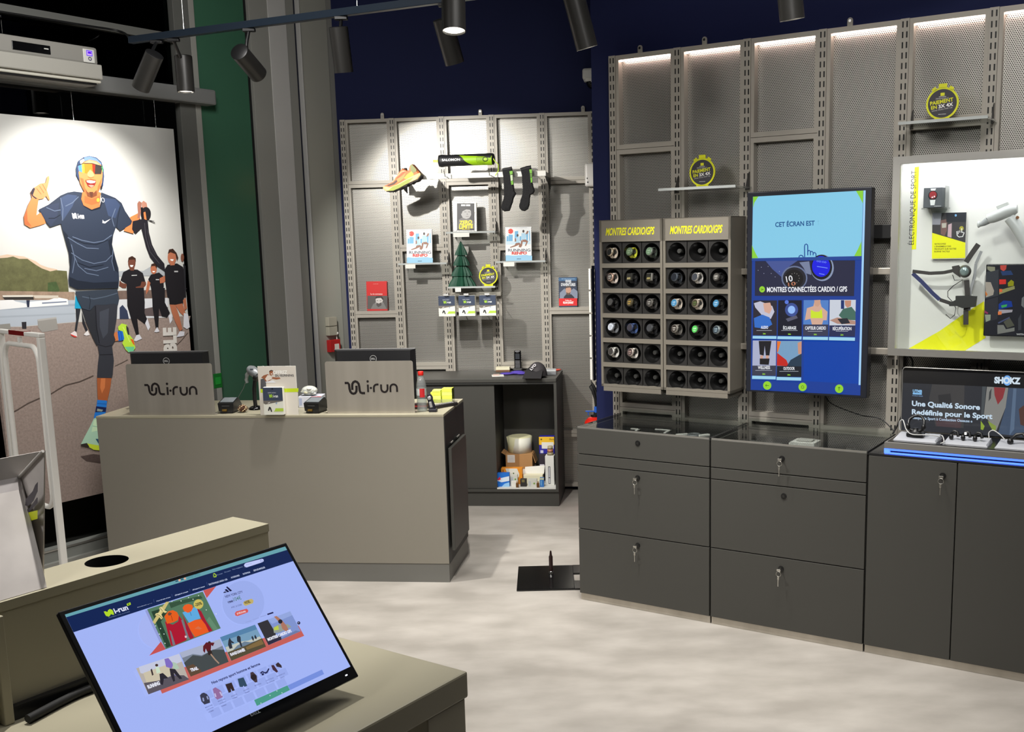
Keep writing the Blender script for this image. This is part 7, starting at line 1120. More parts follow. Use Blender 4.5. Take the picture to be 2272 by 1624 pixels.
# main runner
SK = (206, 120, 70); SKD = (168, 92, 52); SH = (44, 52, 68); SHD = (30, 36, 48); SHL = (92, 104, 126)
a.poly([(0.4843,1.0479),(0.5692,1.0489),(0.563,0.947),(0.5688,0.8372),(0.5561,0.8241),(0.5357,0.8723),(0.5032,0.9643)], (44, 46, 52))
a.poly([(0.6619,0.8841),(0.692,0.8927),(0.6963,0.8411),(0.6684,0.8397)], SK); a.poly([(0.6905,0.8928),(0.7237,0.894),(0.7319,0.8419),(0.693,0.8375)], (36, 110, 206)); a.line([(0.6968,0.8896),(0.7005,0.8381)], 0.003, (20, 60, 140)); a.line([(0.7102,0.8912),(0.7153,0.8394)], 0.003, (20, 60, 140))
a.poly([(0.6966,0.9172),(0.7219,0.9348),(0.7542,0.9244),(0.7603,0.8724),(0.7883,0.8368),(0.7957,0.7895),(0.7806,0.7743),(0.75,0.7686),(0.7322,0.7857),(0.7145,0.8237),(0.7296,0.8487),(0.7248,0.8899),(0.6992,0.8986)], (186, 226, 66)); a.poly([(0.7489,0.9229),(0.762,0.9054),(0.7641,0.8655),(0.754,0.8697),(0.7481,0.8999)], (50, 50, 54)); a.poly([(0.7666,0.8454),(0.7868,0.837),(0.7925,0.8031),(0.7815,0.8142)], (226, 96, 40)); a.poly([(0.7272,0.8027),(0.7904,0.7967),(0.7821,0.7741),(0.75,0.7686)], (110, 206, 150)); a.line([(0.7273,0.9147),(0.7424,0.8806),(0.7631,0.8258)], 0.004, (226, 246, 130))
a.poly([(0.5399,0.6511),(0.6277,0.6386),(0.615,0.5842),(0.5889,0.5126),(0.5322,0.5205),(0.5349,0.588)], SKD); a.poly([(0.5633,0.6431),(0.5902,0.6399),(0.5814,0.5885),(0.5604,0.5585),(0.5531,0.5922)], SK); a.poly([(0.5286,0.5268),(0.5876,0.5141),(0.5766,0.4629),(0.5666,0.4354),(0.4972,0.4275),(0.5038,0.4501),(0.5181,0.4793)], (40, 124, 214)); a.poly([(0.518,0.4924),(0.5795,0.477),(0.5727,0.4529),(0.509,0.4597)], (30, 40, 84)); a.poly([(0.5237,0.4785),(0.5583,0.4669),(0.5501,0.4576),(0.5195,0.4647)], (150, 160, 150)); a.line([(0.5253,0.5077),(0.5827,0.495)], 0.003, (24, 84, 170))
a.poly([(0.4971,0.4262),(0.5335,0.4344),(0.5695,0.4356),(0.5497,0.24),(0.4795,0.2546),(0.4479,0.276),(0.4062,0.2912),(0.4069,0.2988),(0.433,0.336),(0.472,0.3883)], (178, 216, 190)); a.poly([(0.4416,0.2967),(0.5099,0.2729),(0.553,0.2727),(0.5492,0.2354),(0.4794,0.2533),(0.4506,0.2755)], (206, 226, 60)); a.poly([(0.4055,0.2978),(0.4418,0.2986),(0.4548,0.2748),(0.4462,0.2736),(0.406,0.2899)], (56, 50, 48)); a.poly([(0.4961,0.3123),(0.5109,0.2833),(0.5527,0.2694),(0.556,0.3021)], (40, 84, 110)); a.poly([(0.4962,0.4172),(0.5325,0.4247),(0.5581,0.3944),(0.5112,0.3558),(0.4757,0.355)], (206, 236, 196)); a.line([(0.4859,0.3861),(0.5343,0.3718)], 0.004, (150, 196, 170))
a.poly([(0.5667,1.0523),(0.7081,1.0533),(0.6924,0.9632),(0.666,0.8739),(0.6735,0.8471),(0.6486,0.8167),(0.6516,0.7312),(0.6365,0.654),(0.6275,0.6367),(0.5396,0.6486),(0.5535,0.7287),(0.5657,0.7793),(0.5611,0.8314),(0.5616,0.9471)], (52, 54, 62)); a.poly([(0.5919,1.0091),(0.6507,1.0245),(0.6299,0.89),(0.5982,0.8604),(0.5835,0.9261)], (66, 70, 80)); a.line([(0.5679,0.7726),(0.6465,0.7672)], 0.004, (30, 30, 36)); a.line([(0.5706,1.0425),(0.5645,0.9341),(0.5716,0.8369)], 0.005, (28, 28, 34)); a.line([(0.5632,0.8312),(0.6078,0.8141),(0.648,0.8181)], 0.004, (34, 34, 40))
a.poly([(0.4584,1.1278),(0.7119,1.1278),(0.7195,1.0722),(0.7074,1.0391),(0.6821,1.0484),(0.6348,1.0449),(0.5692,1.0489),(0.5332,1.0194),(0.4897,1.0337),(0.4674,1.0835)], (52, 60, 72)); a.line([(0.4963,1.0976),(0.564,1.0811),(0.6358,1.0898),(0.7096,1.1052)], 0.005, (80, 92, 108)); a.line([(0.5304,1.0259),(0.5419,1.0697),(0.5382,1.1016)], 0.004, (34, 40, 50))
# left arm and hand
a.poly([(0.3138,1.5487),(0.3292,1.4893),(0.2965,1.4782),(0.2433,1.4648),(0.2133,1.483),(0.2135,1.5205),(0.2429,1.5812),(0.2675,1.6191),(0.3031,1.6138),(0.29,1.5637),(0.2825,1.5301)], SK); a.poly([(0.2133,1.483),(0.2135,1.5205),(0.2346,1.563),(0.2313,1.5024),(0.2505,1.4721)], SKD)
a.poly([(0.2674,1.6179),(0.2628,1.6468),(0.2846,1.6704),(0.3193,1.6921),(0.3492,1.6967),(0.3624,1.7289),(0.3722,1.7341),(0.3738,1.7183),(0.3613,1.6812),(0.3527,1.6614),(0.3601,1.6322),(0.3656,1.609),(0.3565,1.61),(0.3453,1.6288),(0.3308,1.6162),(0.3055,1.6114),(0.2919,1.6185)], (212, 130, 84)); a.line([(0.2971,1.6671),(0.32,1.6373)], 0.004, SKD); a.line([(0.3147,1.6798),(0.3352,1.645)], 0.004, SKD); a.line([(0.332,1.6894),(0.3482,1.6564)], 0.004, SKD); a.poly([(0.2626,1.645),(0.2821,1.6715),(0.2891,1.6645),(0.2727,1.6314),(0.2931,1.6173),(0.2887,1.6123),(0.2684,1.6276)], (40, 30, 44))
# right arm, cap and dark scarf
a.poly([(0.8334,1.5246),(0.8853,1.5462),(0.8996,1.5184),(0.8504,1.4882),(0.8448,1.4318),(0.7842,1.4487),(0.8016,1.4717)], SK); a.poly([(0.8869,1.6013),(0.8998,1.6148),(0.9143,1.6051),(0.9055,1.5551),(0.8941,1.5183),(0.8787,1.5182),(0.8862,1.5549)], (150, 100, 84)); a.poly([(0.9143,1.6051),(0.9278,1.616),(0.947,1.6044),(0.9492,1.579),(0.9149,1.5718)], (176, 124, 104)); a.poly([(0.9694,1.5443),(0.9677,1.5359),(0.9645,1.528),(0.9599,1.5208),(0.954,1.5148),(0.9473,1.5103),(0.9401,1.5075),(0.9327,1.5065),(0.9255,1.5074),(0.9188,1.5101),(0.913,1.5146),(0.9084,1.5205),(0.9052,1.5275),(0.9036,1.5354),(0.9036,1.5437),(0.9052,1.552),(0.9084,1.56),(0.913,1.5671),(0.9188,1.5731),(0.9254,1.5776),(0.9326,1.5805),(0.94,1.5815),(0.9473,1.5807),(0.954,1.578),(0.9598,1.5736),(0.9644,1.5677),(0.9677,1.5606),(0.9694,1.5527)], (34, 32, 36)); a.poly([(0.9214,1.5506),(0.9343,1.5554),(0.9378,1.5105),(0.9232,1.5051)], SK); a.poly([(0.9055,1.5784),(0.9196,1.5799),(0.9167,1.5185),(0.9054,1.5144)], (24, 22, 26)); a.line([(0.9478,1.5086),(0.9914,1.4932)], 0.004, (40, 38, 40)); a.line([(0.9478,1.5086),(0.9867,1.502)], 0.003, (40, 38, 40))
a.poly([(0.8463,1.5015),(0.9211,1.5158),(0.9448,1.5018),(0.9464,1.4379),(0.9602,1.3688),(0.9894,1.3084),(1.0315,1.2593),(1.0337,1.2144),(0.9834,1.2457),(0.9394,1.3014),(0.9196,1.3573),(0.9049,1.4301),(0.8988,1.4636),(0.8587,1.433),(0.846,1.4438),(0.8381,1.4571)], (34, 32, 38)); a.line([(0.9226,1.4917),(0.9226,1.4111),(0.9422,1.3298),(0.9992,1.2602)], 0.004, (66, 64, 70)); a.line([(0.935,1.4581),(0.9461,1.3704),(0.9798,1.3086)], 0.003, (60, 58, 64))
# shirt
a.poly([(0.4257,1.6337),(0.468,1.6502),(0.5064,1.6568),(0.5581,1.6525),(0.5475,1.6176),(0.5576,1.5798),(0.5979,1.5601),(0.6494,1.5735),(0.6657,1.62),(0.6651,1.6572),(0.7499,1.6282),(0.7859,1.6015),(0.804,1.5573),(0.8425,1.5015),(0.8331,1.4836),(0.7616,1.4481),(0.7378,1.4704),(0.7163,1.4261),(0.7036,1.3739),(0.7179,1.2949),(0.7305,1.2417),(0.7283,1.1756),(0.7188,1.1329),(0.569,1.1382),(0.47,1.1379),(0.4271,1.1592),(0.426,1.1948),(0.4415,1.264),(0.4419,1.3336),(0.4286,1.4031),(0.4175,1.4595),(0.4136,1.4869),(0.3514,1.4683),(0.3339,1.4905),(0.2987,1.5601),(0.3539,1.5854)], SH)
a.poly([(0.4244,1.6213),(0.4671,1.6409),(0.5215,1.6359),(0.488,1.5788),(0.4255,1.5032),(0.4186,1.5343)], (58, 70, 96)); a.poly([(0.6765,1.6266),(0.7492,1.6217),(0.7758,1.5896),(0.7388,1.5174),(0.6959,1.5302)], (54, 66, 92)); a.poly([(0.305,1.5578),(0.3536,1.5829),(0.415,1.5963),(0.3931,1.5155),(0.3555,1.4751),(0.3346,1.4967)], (48, 56, 76)); a.poly([(0.4321,1.2073),(0.475,1.1864),(0.5722,1.1692),(0.7224,1.1692),(0.7188,1.1329),(0.47,1.1379),(0.4271,1.1592)], SHD); a.poly([(0.4203,1.4532),(0.4449,1.428),(0.4625,1.3332),(0.441,1.226),(0.4419,1.3336)], SHD); a.poly([(0.6821,1.3938),(0.7104,1.4196),(0.7008,1.3609),(0.7188,1.2817),(0.7271,1.2154),(0.6963,1.2429)], SHD)
for q in ([(0.4713,1.4184),(0.5249,1.3988),(0.5943,1.3852),(0.6529,1.3941),(0.7074,1.4261)], [(0.4436,1.4155),(0.4954,1.3833),(0.5487,1.357),(0.6197,1.3525)], [(0.4556,1.3333),(0.5141,1.2937),(0.5828,1.2725),(0.6563,1.2834),(0.6962,1.3151)], [(0.4736,1.3075),(0.4898,1.2625),(0.5349,1.2225),(0.6049,1.2069)], [(0.4244,1.6213),(0.432,1.5655),(0.4221,1.5032)], [(0.7268,1.4717),(0.7166,1.5173),(0.744,1.5696)], [(0.4602,1.3775),(0.473,1.3012),(0.4513,1.2256)], [(0.3391,1.5705),(0.3836,1.5525),(0.4178,1.5591)], [(0.7069,1.3477),(0.6929,1.2824),(0.7024,1.2295)], [(0.5235,1.2486),(0.5931,1.2333),(0.6676,1.2504)], [(0.4469,1.5782),(0.4899,1.5976),(0.5278,1.6298)]): a.line(q, 0.0045, SHL)
for q in ([(0.4769,1.4057),(0.5373,1.3827),(0.6076,1.3753),(0.6827,1.4003)], [(0.4849,1.2818),(0.5523,1.2541),(0.6397,1.2643)], [(0.7751,1.5831),(0.7543,1.5241),(0.7416,1.4717)], [(0.3464,1.5152),(0.3797,1.5154),(0.4152,1.5343)]): a.line(q, 0.004, SHD)
a.line([(0.5531,1.6177),(0.5577,1.5811),(0.5979,1.5601),(0.6494,1.5735),(0.6663,1.6123)], 0.008, (28, 32, 42))
a.logo(*[(0.4798,1.5128)][0], 0.070, 0.030, (236, 238, 240), (236, 238, 240), 0.05); a.poly([(0.6595,1.5093),(0.6555,1.4912),(0.6712,1.4886),(0.7074,1.5134),(0.6723,1.499),(0.6637,1.5009)], (238, 238, 240))
# neck and head
a.poly([(0.5526,1.6543),(0.5419,1.6175),(0.5525,1.5848),(0.5982,1.5626),(0.6485,1.5786),(0.662,1.6552),(0.6092,1.6697)], (186, 108, 62)); a.poly([(0.5635,1.6369),(0.6039,1.6187),(0.6561,1.639),(0.6507,1.6005),(0.6007,1.5869),(0.5595,1.5989)], SKD)
a.poly([(0.527,1.7425),(0.5295,1.7801),(0.5459,1.8182),(0.5772,1.8386),(0.6133,1.848),(0.6552,1.8414),(0.683,1.8187),(0.6921,1.7808),(0.6911,1.7425),(0.6801,1.6909),(0.6651,1.6712),(0.6711,1.7162),(0.5433,1.7118),(0.5362,1.7241)], (40, 56, 86)); a.poly([(0.5843,1.8389),(0.6166,1.8457),(0.6547,1.8363),(0.6809,1.8122),(0.6775,1.793),(0.6527,1.8172),(0.6112,1.8278),(0.5749,1.8159)], (96, 120, 160)); a.poly([(0.5543,1.8187),(0.5765,1.831),(0.5824,1.8213),(0.5579,1.8001)], (220, 226, 232)); a.poly([(0.676,1.7992),(0.6868,1.7997),(0.6879,1.7679),(0.6775,1.7643)], (70, 150, 90))
a.poly([(0.5408,1.7556),(0.5437,1.7024),(0.5596,1.6671),(0.576,1.6359),(0.6047,1.6264),(0.6358,1.6373),(0.6563,1.6697),(0.6747,1.7086),(0.6841,1.7582),(0.6787,1.8045),(0.6532,1.8223),(0.6112,1.8278),(0.5703,1.8119),(0.5476,1.7809)], SK); a.poly([(0.574,1.8071),(0.6109,1.8252),(0.6527,1.8172),(0.6727,1.8023),(0.5727,1.7945)], (226, 156, 110)); a.poly([(0.5466,1.7307),(0.5597,1.6683),(0.5774,1.6359),(0.5687,1.6875),(0.5655,1.7252)], SKD); a.poly([(0.6774,1.7356),(0.66,1.6775),(0.6345,1.6385),(0.6483,1.6899)], SKD)
a.poly([(0.5406,1.793),(0.5739,1.8058),(0.6246,1.807),(0.6793,1.7962),(0.6821,1.7817),(0.6735,1.7533),(0.636,1.7518),(0.6246,1.7653),(0.6132,1.7787),(0.6038,1.7695),(0.5938,1.7539),(0.5535,1.7573),(0.5421,1.7681)], (230, 110, 30)); a.poly([(0.5406,1.793),(0.5637,1.8016),(0.5619,1.7577),(0.5431,1.7644)], (70, 120, 190)); a.poly([(0.5637,1.8016),(0.5781,1.806),(0.5757,1.7557),(0.5619,1.7577)], (226, 190, 50)); a.poly([(0.6259,1.8058),(0.6792,1.7956),(0.6821,1.7817),(0.6735,1.7533),(0.636,1.7518),(0.6249,1.7678)], (48, 42, 40)); a.poly([(0.6259,1.8058),(0.6441,1.8029),(0.6347,1.753),(0.6249,1.7678)], (150, 40, 20)); a.line([(0.5378,1.7929),(0.574,1.8071),(0.6248,1.8083),(0.685,1.7958)], 0.004, (30, 26, 30))
a.poly([(0.5927,1.7577),(0.6085,1.7735),(0.6231,1.764),(0.6312,1.7465),(0.6215,1.7348),(0.6003,1.7353),(0.59,1.745)], (226, 146, 98)); a.line([(0.5934,1.7363),(0.6084,1.7318),(0.6275,1.7375)], 0.004, SKD)
a.poly([(0.5755,1.7129),(0.5987,1.72),(0.6354,1.7175),(0.6388,1.7087),(0.6268,1.6893),(0.6071,1.6772),(0.5881,1.6856)], (120, 30, 26)); a.poly([(0.5814,1.7156),(0.6,1.7188),(0.6351,1.715),(0.6314,1.7059),(0.6054,1.7025),(0.5861,1.707)], (244, 238, 232)); a.poly([(0.5889,1.6932),(0.6118,1.6951),(0.6271,1.6918),(0.6072,1.6785)], (226, 120, 104)); a.poly([(0.5747,1.7192),(0.6079,1.7267),(0.6401,1.7215),(0.6396,1.7164),(0.6074,1.7216),(0.5755,1.7129)], (150, 84, 52))
a.poly([(0.5715,1.6737),(0.5809,1.6563),(0.5985,1.6491),(0.6187,1.6522),(0.6375,1.6679),(0.6373,1.6386),(0.6046,1.6251),(0.5786,1.6334)], (110, 62, 40)); a.poly([(0.5922,1.6566),(0.6164,1.6572),(0.6095,1.6316),(0.598,1.6301)], (84, 48, 34)); a.poly([(0.6656,1.6904),(0.6734,1.6958),(0.6726,1.674),(0.6638,1.6725)], (28, 26, 30)); a.poly([(0.6493,1.6145),(0.6488,1.6122),(0.6479,1.6101),(0.6467,1.6081),(0.6452,1.6065),(0.6434,1.6052),(0.6415,1.6044),(0.6396,1.6041),(0.6377,1.6043),(0.6359,1.6051),(0.6344,1.6063),(0.6332,1.6078),(0.6324,1.6098),(0.632,1.6119),(0.632,1.6142),(0.6324,1.6165),(0.6333,1.6187),(0.6345,1.6206),(0.6361,1.6223),(0.6378,1.6235),(0.6397,1.6243),(0.6417,1.6246),(0.6436,1.6244),(0.6453,1.6237),(0.6468,1.6225),(0.648,1.6209),(0.6489,1.619),(0.6493,1.6168)], (236, 180, 60)); a.ring(*[(0.6702,1.615)][0], 0.0095, 0.0025, (236, 236, 240), 0.013)
a.obj('print', t)
for x in (0.55, 1.06): MB().cyl((x, 0.006, 2.03), (x, 0.006, 2.20), 0.001, 0.001, CHROME, 6).lathe([(0.003, 2.025), (0.003, 2.04)], CHROME, (x, 0.006, 0), n=8).obj('hanging_wire', t)
# security gate
t = thing('security_gate', 'white anti theft gate with rounded inner frame before the banner', 'security gate', LF, 0, 0, 0)
az = math.radians(137); t.location = (-1.674, 3.411, 0); t.rotation_euler = (0, 0, az + pi)
GW = M('gate_white', (236, 233, 226), 0.4)
MB().box(-0.012, 0.010, -0.011, 0.011, 0, 1.478, GW, 0.003).box(-0.36, -0.338, -0.011, 0.011, 0, 1.478, GW, 0.003).box(-0.36, 0.010, -0.011, 0.011, 1.478, 1.492, GW, 0.003).obj('outer_frame', t)
P = []; x0, x1, z0, z1, r = -0.325, -0.035, 0.9, 1.445, 0.05
for cx, cz, a0 in ((x1 - r, z1 - r, 0), (x0 + r, z1 - r, pi / 2), (x0 + r, z0 + r, pi), (x1 - r, z0 + r, 1.5 * pi)): P += [(cx + r * math.cos(a0 + pi / 2 * k / 6), 0, cz + r * math.sin(a0 + pi / 2 * k / 6)) for k in range(7)]
m = MB(); m.tube(P, 0.0085, GW, 10, True); m.box(-0.19, -0.17, -0.004, 0.004, 1.45, 1.472, GW); m.obj('inner_frame', t)
MB().box(-0.24, -0.11, -0.012, 0.012, 1.4785, 1.494, M('gate_red', (120, 30, 30), 0.25)).obj('lamp_bar', t)
MB().box(-0.38, 0.03, -0.06, 0.06, 0, 0.03, GW, 0.004).obj('base', t)

# ------------------------------------------------------------------ foreground table, riser, monitor, box
t = thing('display_table', 'beige grey display table with a raised rear ledge in the foreground', 'table', TF, -1.62, 0, 0)
Lt = 1.62; TW = 0.80
MB().box(0, Lt, 0, TW, 0.738, 0.80, BEIGE, 0.005).obj('table_top', t)
for x, y in ((0.006, 0.006), (Lt - 0.133, 0.006), (0.006, TW - 0.133), (Lt - 0.133, TW - 0.133)):
    MB().box(x, x + 0.127, y, y + 0.09, 0, 0.7375, BEIGE, 0.003).obj('leg', t)
m = MB(); HX, HY, HR = 1.222, 0.726, 0.047; n = 36
outer = [(0.85, 0.655), (Lt + 0.012, 0.655), (Lt + 0.012, 0.795), (0.85, 0.795)]; inner = [(HX + HR * math.cos(2 * pi * k / n), HY + HR * math.sin(2 * pi * k / n)) for k in range(n)]
tri = tessellate_polygon([[Vector((*p, 0)) for p in outer], [Vector((*p, 0)) for p in inner]]); P2 = outer + inner
for z in (1.05, 1.03): m.add([(*p, z) for p in P2], [tuple(q) for q in tri], BEIGE)
m.add([(*p, z) for z in (1.03, 1.05) for p in outer], [(k, (k + 1) % 4, 4 + (k + 1) % 4, 4 + k) for k in range(4)], BEIGE)
m.box(0.85, Lt + 0.010, 0.657, 0.672, 0.80, 1.03, BEIGE).box(Lt - 0.006, Lt + 0.010, 0.672, 0.793, 0.80, 1.03, BEIGE).box(0.85, Lt - 0.006, 0.778, 0.793, 0.80, 1.03, BEIGE); m.obj('rear_ledge', t)
MB().cyl((1.222, 0.726, 0.99), (1.222, 0.726, 1.0502), 0.047, 0.047, M('hole_black', (6, 6, 6), 0.9), 36, False).add([(1.222 + 0.047 * math.cos(2 * pi * k / 36), 0.726 + 0.047 * math.sin(2 * pi * k / 36), 0.99) for k in range(36)], [list(range(36))], M('hole_black')).obj('cable_hole', t)
MB().box(0.91, 0.93, 0.63, 0.655, 0.80, 1.03, BEIGE, 0.002).obj('side_cheek', t)
MB().box(0.93, Lt - 0.3, 0.640, 0.656, 0.8005, 0.83, BLACK).obj('black_strip', t)  # plain black strip along the foot of the ledge front
# website monitor
t = thing('monitor', 'tilted black monitor showing a running shop website on the foreground table', 'monitor', TF, 0, 0, 0)
U = Vector((0.5292,0.8481,-0.0253)); V = Vector((-0.4998,0.3357,0.7985)); Y = V.cross(U); B = Vector((-0.7237,1.6651,0.8579))
t.matrix_world = Matrix(((U.x, Y.x, V.x, B.x), (U.y, Y.y, V.y, B.y), (U.z, Y.z, V.z, B.z), (0, 0, 0, 1)))
MB().box(0, 0.54, 0.0, 0.012, 0, 0.333, M('bezel_black', (16, 16, 18), 0.3), 0.002).obj('bezel', t)
m = MB(); m.add([(0.004, 0.012, 0.004), (0.536, 0.012, 0.004), (0.536, 0.012, 0.329), (0.004, 0.012, 0.329), (0.04, 0.038, 0.02), (0.50, 0.038, 0.02), (0.50, 0.030, 0.31), (0.04, 0.030, 0.31)], [(0, 1, 5, 4), (1, 2, 6, 5), (2, 3, 7, 6), (3, 0, 4, 7), (4, 5, 6, 7)], M('monitor_shell', (52, 50, 48), 0.4)); m.obj('back_shell', t)
a = Art(INK, -0.0003); a.text('DELL', [(0.2547,0.0207),(0.2783,0.0201),(0.2567,0.0263)], (196, 196, 198), 0.04); a.obj('badge', t)
MB().box([(0.5097,0.0132)][0][0] - 0.002, [(0.5097,0.0132)][0][0] + 0.003, -0.001, 0.001, [(0.5097,0.0132)][0][1] - 0.0012, [(0.5097,0.0132)][0][1] + 0.0012, M('power_led', (240, 246, 255), 0.4, 0, 3)).obj('power_light', t)
a = Art(SCR, -0.0003)
a.rect(0.0085, 0.026, 0.5315, 0.3245, (166, 184, 250))
zt = 0.3245; c1 = [(0.0062,0.319)][0][1]; n1 = [(0.0042,0.2886)][0][1]; c2 = [(0.5347,0.3158)][0][1]; n2 = [(0.5316,0.2873)][0][1]
a.poly([(0.0085, c1), (0.5315, c2), (0.5315, zt), (0.0085, zt)], (104, 164, 176)); a.poly([(0.0085, n1), (0.5315, n2), (0.5315, c2), (0.0085, c1)], (16, 36, 84))
a.text('LIVRAISON OFFERTE', [(0.2696,0.321),(0.3016,0.3221),(0.2699,0.3237)], (40, 110, 130)); a.text('RETOURS 100 JOURS', [(0.2693,0.3186),(0.3007,0.3193),(0.2696,0.3208)], (40, 110, 130)); a.poly([(0.2539,0.3216),(0.2536,0.3211),(0.2532,0.3207),(0.2526,0.3204),(0.2521,0.3201),(0.2515,0.32),(0.2509,0.32),(0.2503,0.3201),(0.2498,0.3203),(0.2494,0.3206),(0.2491,0.321),(0.2489,0.3215),(0.2489,0.322),(0.249,0.3225),(0.2492,0.3231),(0.2495,0.3235),(0.2499,0.324),(0.2505,0.3243),(0.251,0.3246),(0.2516,0.3247),(0.2522,0.3247),(0.2528,0.3246),(0.2533,0.3244),(0.2537,0.3241),(0.254,0.3237),(0.2542,0.3232),(0.2542,0.3227),(0.2541,0.3222)], (230, 176, 150)); a.poly([(0.2666,0.3217),(0.2663,0.3212),(0.2659,0.3208),(0.2654,0.3205),(0.2649,0.3202),(0.2643,0.3201),(0.2638,0.3201),(0.2633,0.3202),(0.2628,0.3204),(0.2624,0.3207),(0.2621,0.3211),(0.2619,0.3215),(0.2619,0.322),(0.262,0.3225),(0.2622,0.323),(0.2625,0.3234),(0.2629,0.3238),(0.2634,0.3242),(0.2639,0.3244),(0.2645,0.3245),(0.265,0.3245),(0.2656,0.3245),(0.266,0.3242),(0.2664,0.324),(0.2667,0.3236),(0.2669,0.3231),(0.2669,0.3226),(0.2668,0.3221)], (230, 176, 150)); a.line([(0.2419,0.3222),(0.2481,0.3222)], 0.002, (30, 60, 90)); a.line([(0.255,0.3225),(0.2608,0.3222)], 0.002, (30, 60, 90))
g0, g1, g2 = [(0.076,0.2986),(0.0936,0.2981),(0.0777,0.3064)]; LMG = (180, 220, 40); WHT = (226, 232, 255)
ux, uz = g1[0] - g0[0], g1[1] - g0[1]; vx, vz = g2[0] - g0[0], g2[1] - g0[1]
for P_, w_ in (([(0, .85), (.14, .85), (.18, .6), (.22, .2), (.36, .0), (.48, .2), (.5, .6), (.58, .95), (.7, 1.05), (.8, .9), (.84, .5), (.86, .15), (1.0, .1)], 0.0055), ([(.34, .9), (.34, .4)], 0.003), ([(.68, .7), (.68, .1)], 0.003)): a.line([(g0[0] + ux * p + vx * q, g0[1] + uz * p + vz * q) for p, q in P_], w_, LMG)
a.text('i-run', [(0.096,0.298),(0.1242,0.2973),(0.0983,0.3078)], WHT, 0.03); a.poly([(0.1254,0.3087),(0.1337,0.3096),(0.1328,0.3049),(0.125,0.3042)], LMG); a.poly([(0.1271,0.3078),(0.1309,0.3082),(0.1306,0.3059),(0.1269,0.3055)], (90, 120, 30)); a.text('RUNNING TRAIL & FITNESS', [(0.0806,0.2929),(0.1242,0.292),(0.0807,0.2943)], (130, 150, 190))
for s_, q in (('CHAUSSURES HOMME', [(0.1416,0.293),(0.1735,0.2917),(0.1422,0.2962)]), ('CHAUSSURES FEMME', [(0.1839,0.293),(0.2156,0.292),(0.1847,0.2964)]), ('VÊTEMENTS HOMME', [(0.2256,0.2928),(0.2566,0.292),(0.2264,0.2961)]), ('VÊTEMENTS FEMME', [(0.2668,0.2924),(0.2967,0.2916),(0.2675,0.2956)]), ('ÉLECTRONIQUE CARDIO / GPS', [(0.3074,0.2934),(0.3531,0.2922),(0.3082,0.2966)]), ('ACCESSOIRES', [(0.3628,0.293),(0.3846,0.2923),(0.3637,0.2961)]), ('NUTRITION', [(0.3939,0.2924),(0.4125,0.2917),(0.3949,0.2955)]), ('ESPACES MARQUES', [(0.4229,0.2921),(0.4534,0.2917),(0.4238,0.2955)])): a.text(s_, q, (206, 218, 248), 0.02)
a.text('Mon compte', [(0.3344,0.3079),(0.3493,0.308),(0.335,0.3101)], (140, 160, 200)); a.text('Mon panier', [(0.3545,0.3085),(0.371,0.3084),(0.3551,0.3107)], (140, 160, 200)); a.text('Nos magasins', [(0.3758,0.309),(0.4019,0.3085),(0.3764,0.3113)], (140, 160, 200)); a.line([(0.328,0.3127),(0.3313,0.3137),(0.333,0.3093),(0.3313,0.3063),(0.3265,0.3069),(0.3274,0.3109)], 0.002, LMG)
for q in ([(0.18,0.301),(0.1764,0.2894)], [(0.2203,0.2995),(0.2171,0.2884)], [(0.2617,0.2989),(0.259,0.2884)], [(0.3045,0.3012),(0.3017,0.2905)]): a.line(q, 0.0006, (70, 90, 140))
a.poly([(0.4108,0.3143),(0.4157,0.3149),(0.4568,0.3131),(0.4597,0.3107),(0.4578,0.3067),(0.4533,0.3055),(0.41,0.3052),(0.4066,0.3078),(0.4069,0.3117)], (196, 206, 255)); a.text('Rechercher', [(0.4116,0.31),(0.4272,0.3096),(0.4121,0.3115)], (120, 130, 180)); a.ring(*[(0.4527,0.3089)][0], 0.003, 0.0008, (120, 130, 180))
a.poly([(0.4076,0.2214),(0.4005,0.2121),(0.3915,0.2041),(0.381,0.1978),(0.3696,0.1935),(0.3579,0.1913),(0.3463,0.1914),(0.3356,0.1938),(0.3262,0.1982),(0.3186,0.2044),(0.313,0.2122),(0.3098,0.2212),(0.3091,0.2309),(0.3109,0.2409),(0.3152,0.2507),(0.3217,0.2599),(0.3303,0.268),(0.3404,0.2745),(0.3516,0.2792),(0.3634,0.2818),(0.3751,0.2821),(0.3863,0.2801),(0.3962,0.2758),(0.4043,0.2695),(0.4103,0.2614),(0.4137,0.2521),(0.4143,0.2419),(0.4123,0.2315)], (158, 176, 240)); a.poly([(0.1907,0.232),(0.1858,0.2246),(0.1794,0.2183),(0.172,0.2132),(0.1638,0.2097),(0.1553,0.208),(0.147,0.208),(0.1392,0.2098),(0.1323,0.2132),(0.1266,0.2181),(0.1225,0.2243),(0.12,0.2314),(0.1194,0.2391),(0.1206,0.247),(0.1236,0.2548),(0.1282,0.2621),(0.1343,0.2685),(0.1416,0.2737),(0.1496,0.2774),(0.1581,0.2795),(0.1666,0.2797),(0.1747,0.2781),(0.1818,0.2748),(0.1878,0.2698),(0.1921,0.2635),(0.1947,0.2561),(0.1953,0.2482),(0.194,0.24)], (170, 184, 246)); a.poly([(p[0], p[1]) for p in [(0.1377,0.2881),(0.3193,0.2869),(0.3231,0.2927),(0.1374,0.2947)]], (16, 36, 84))
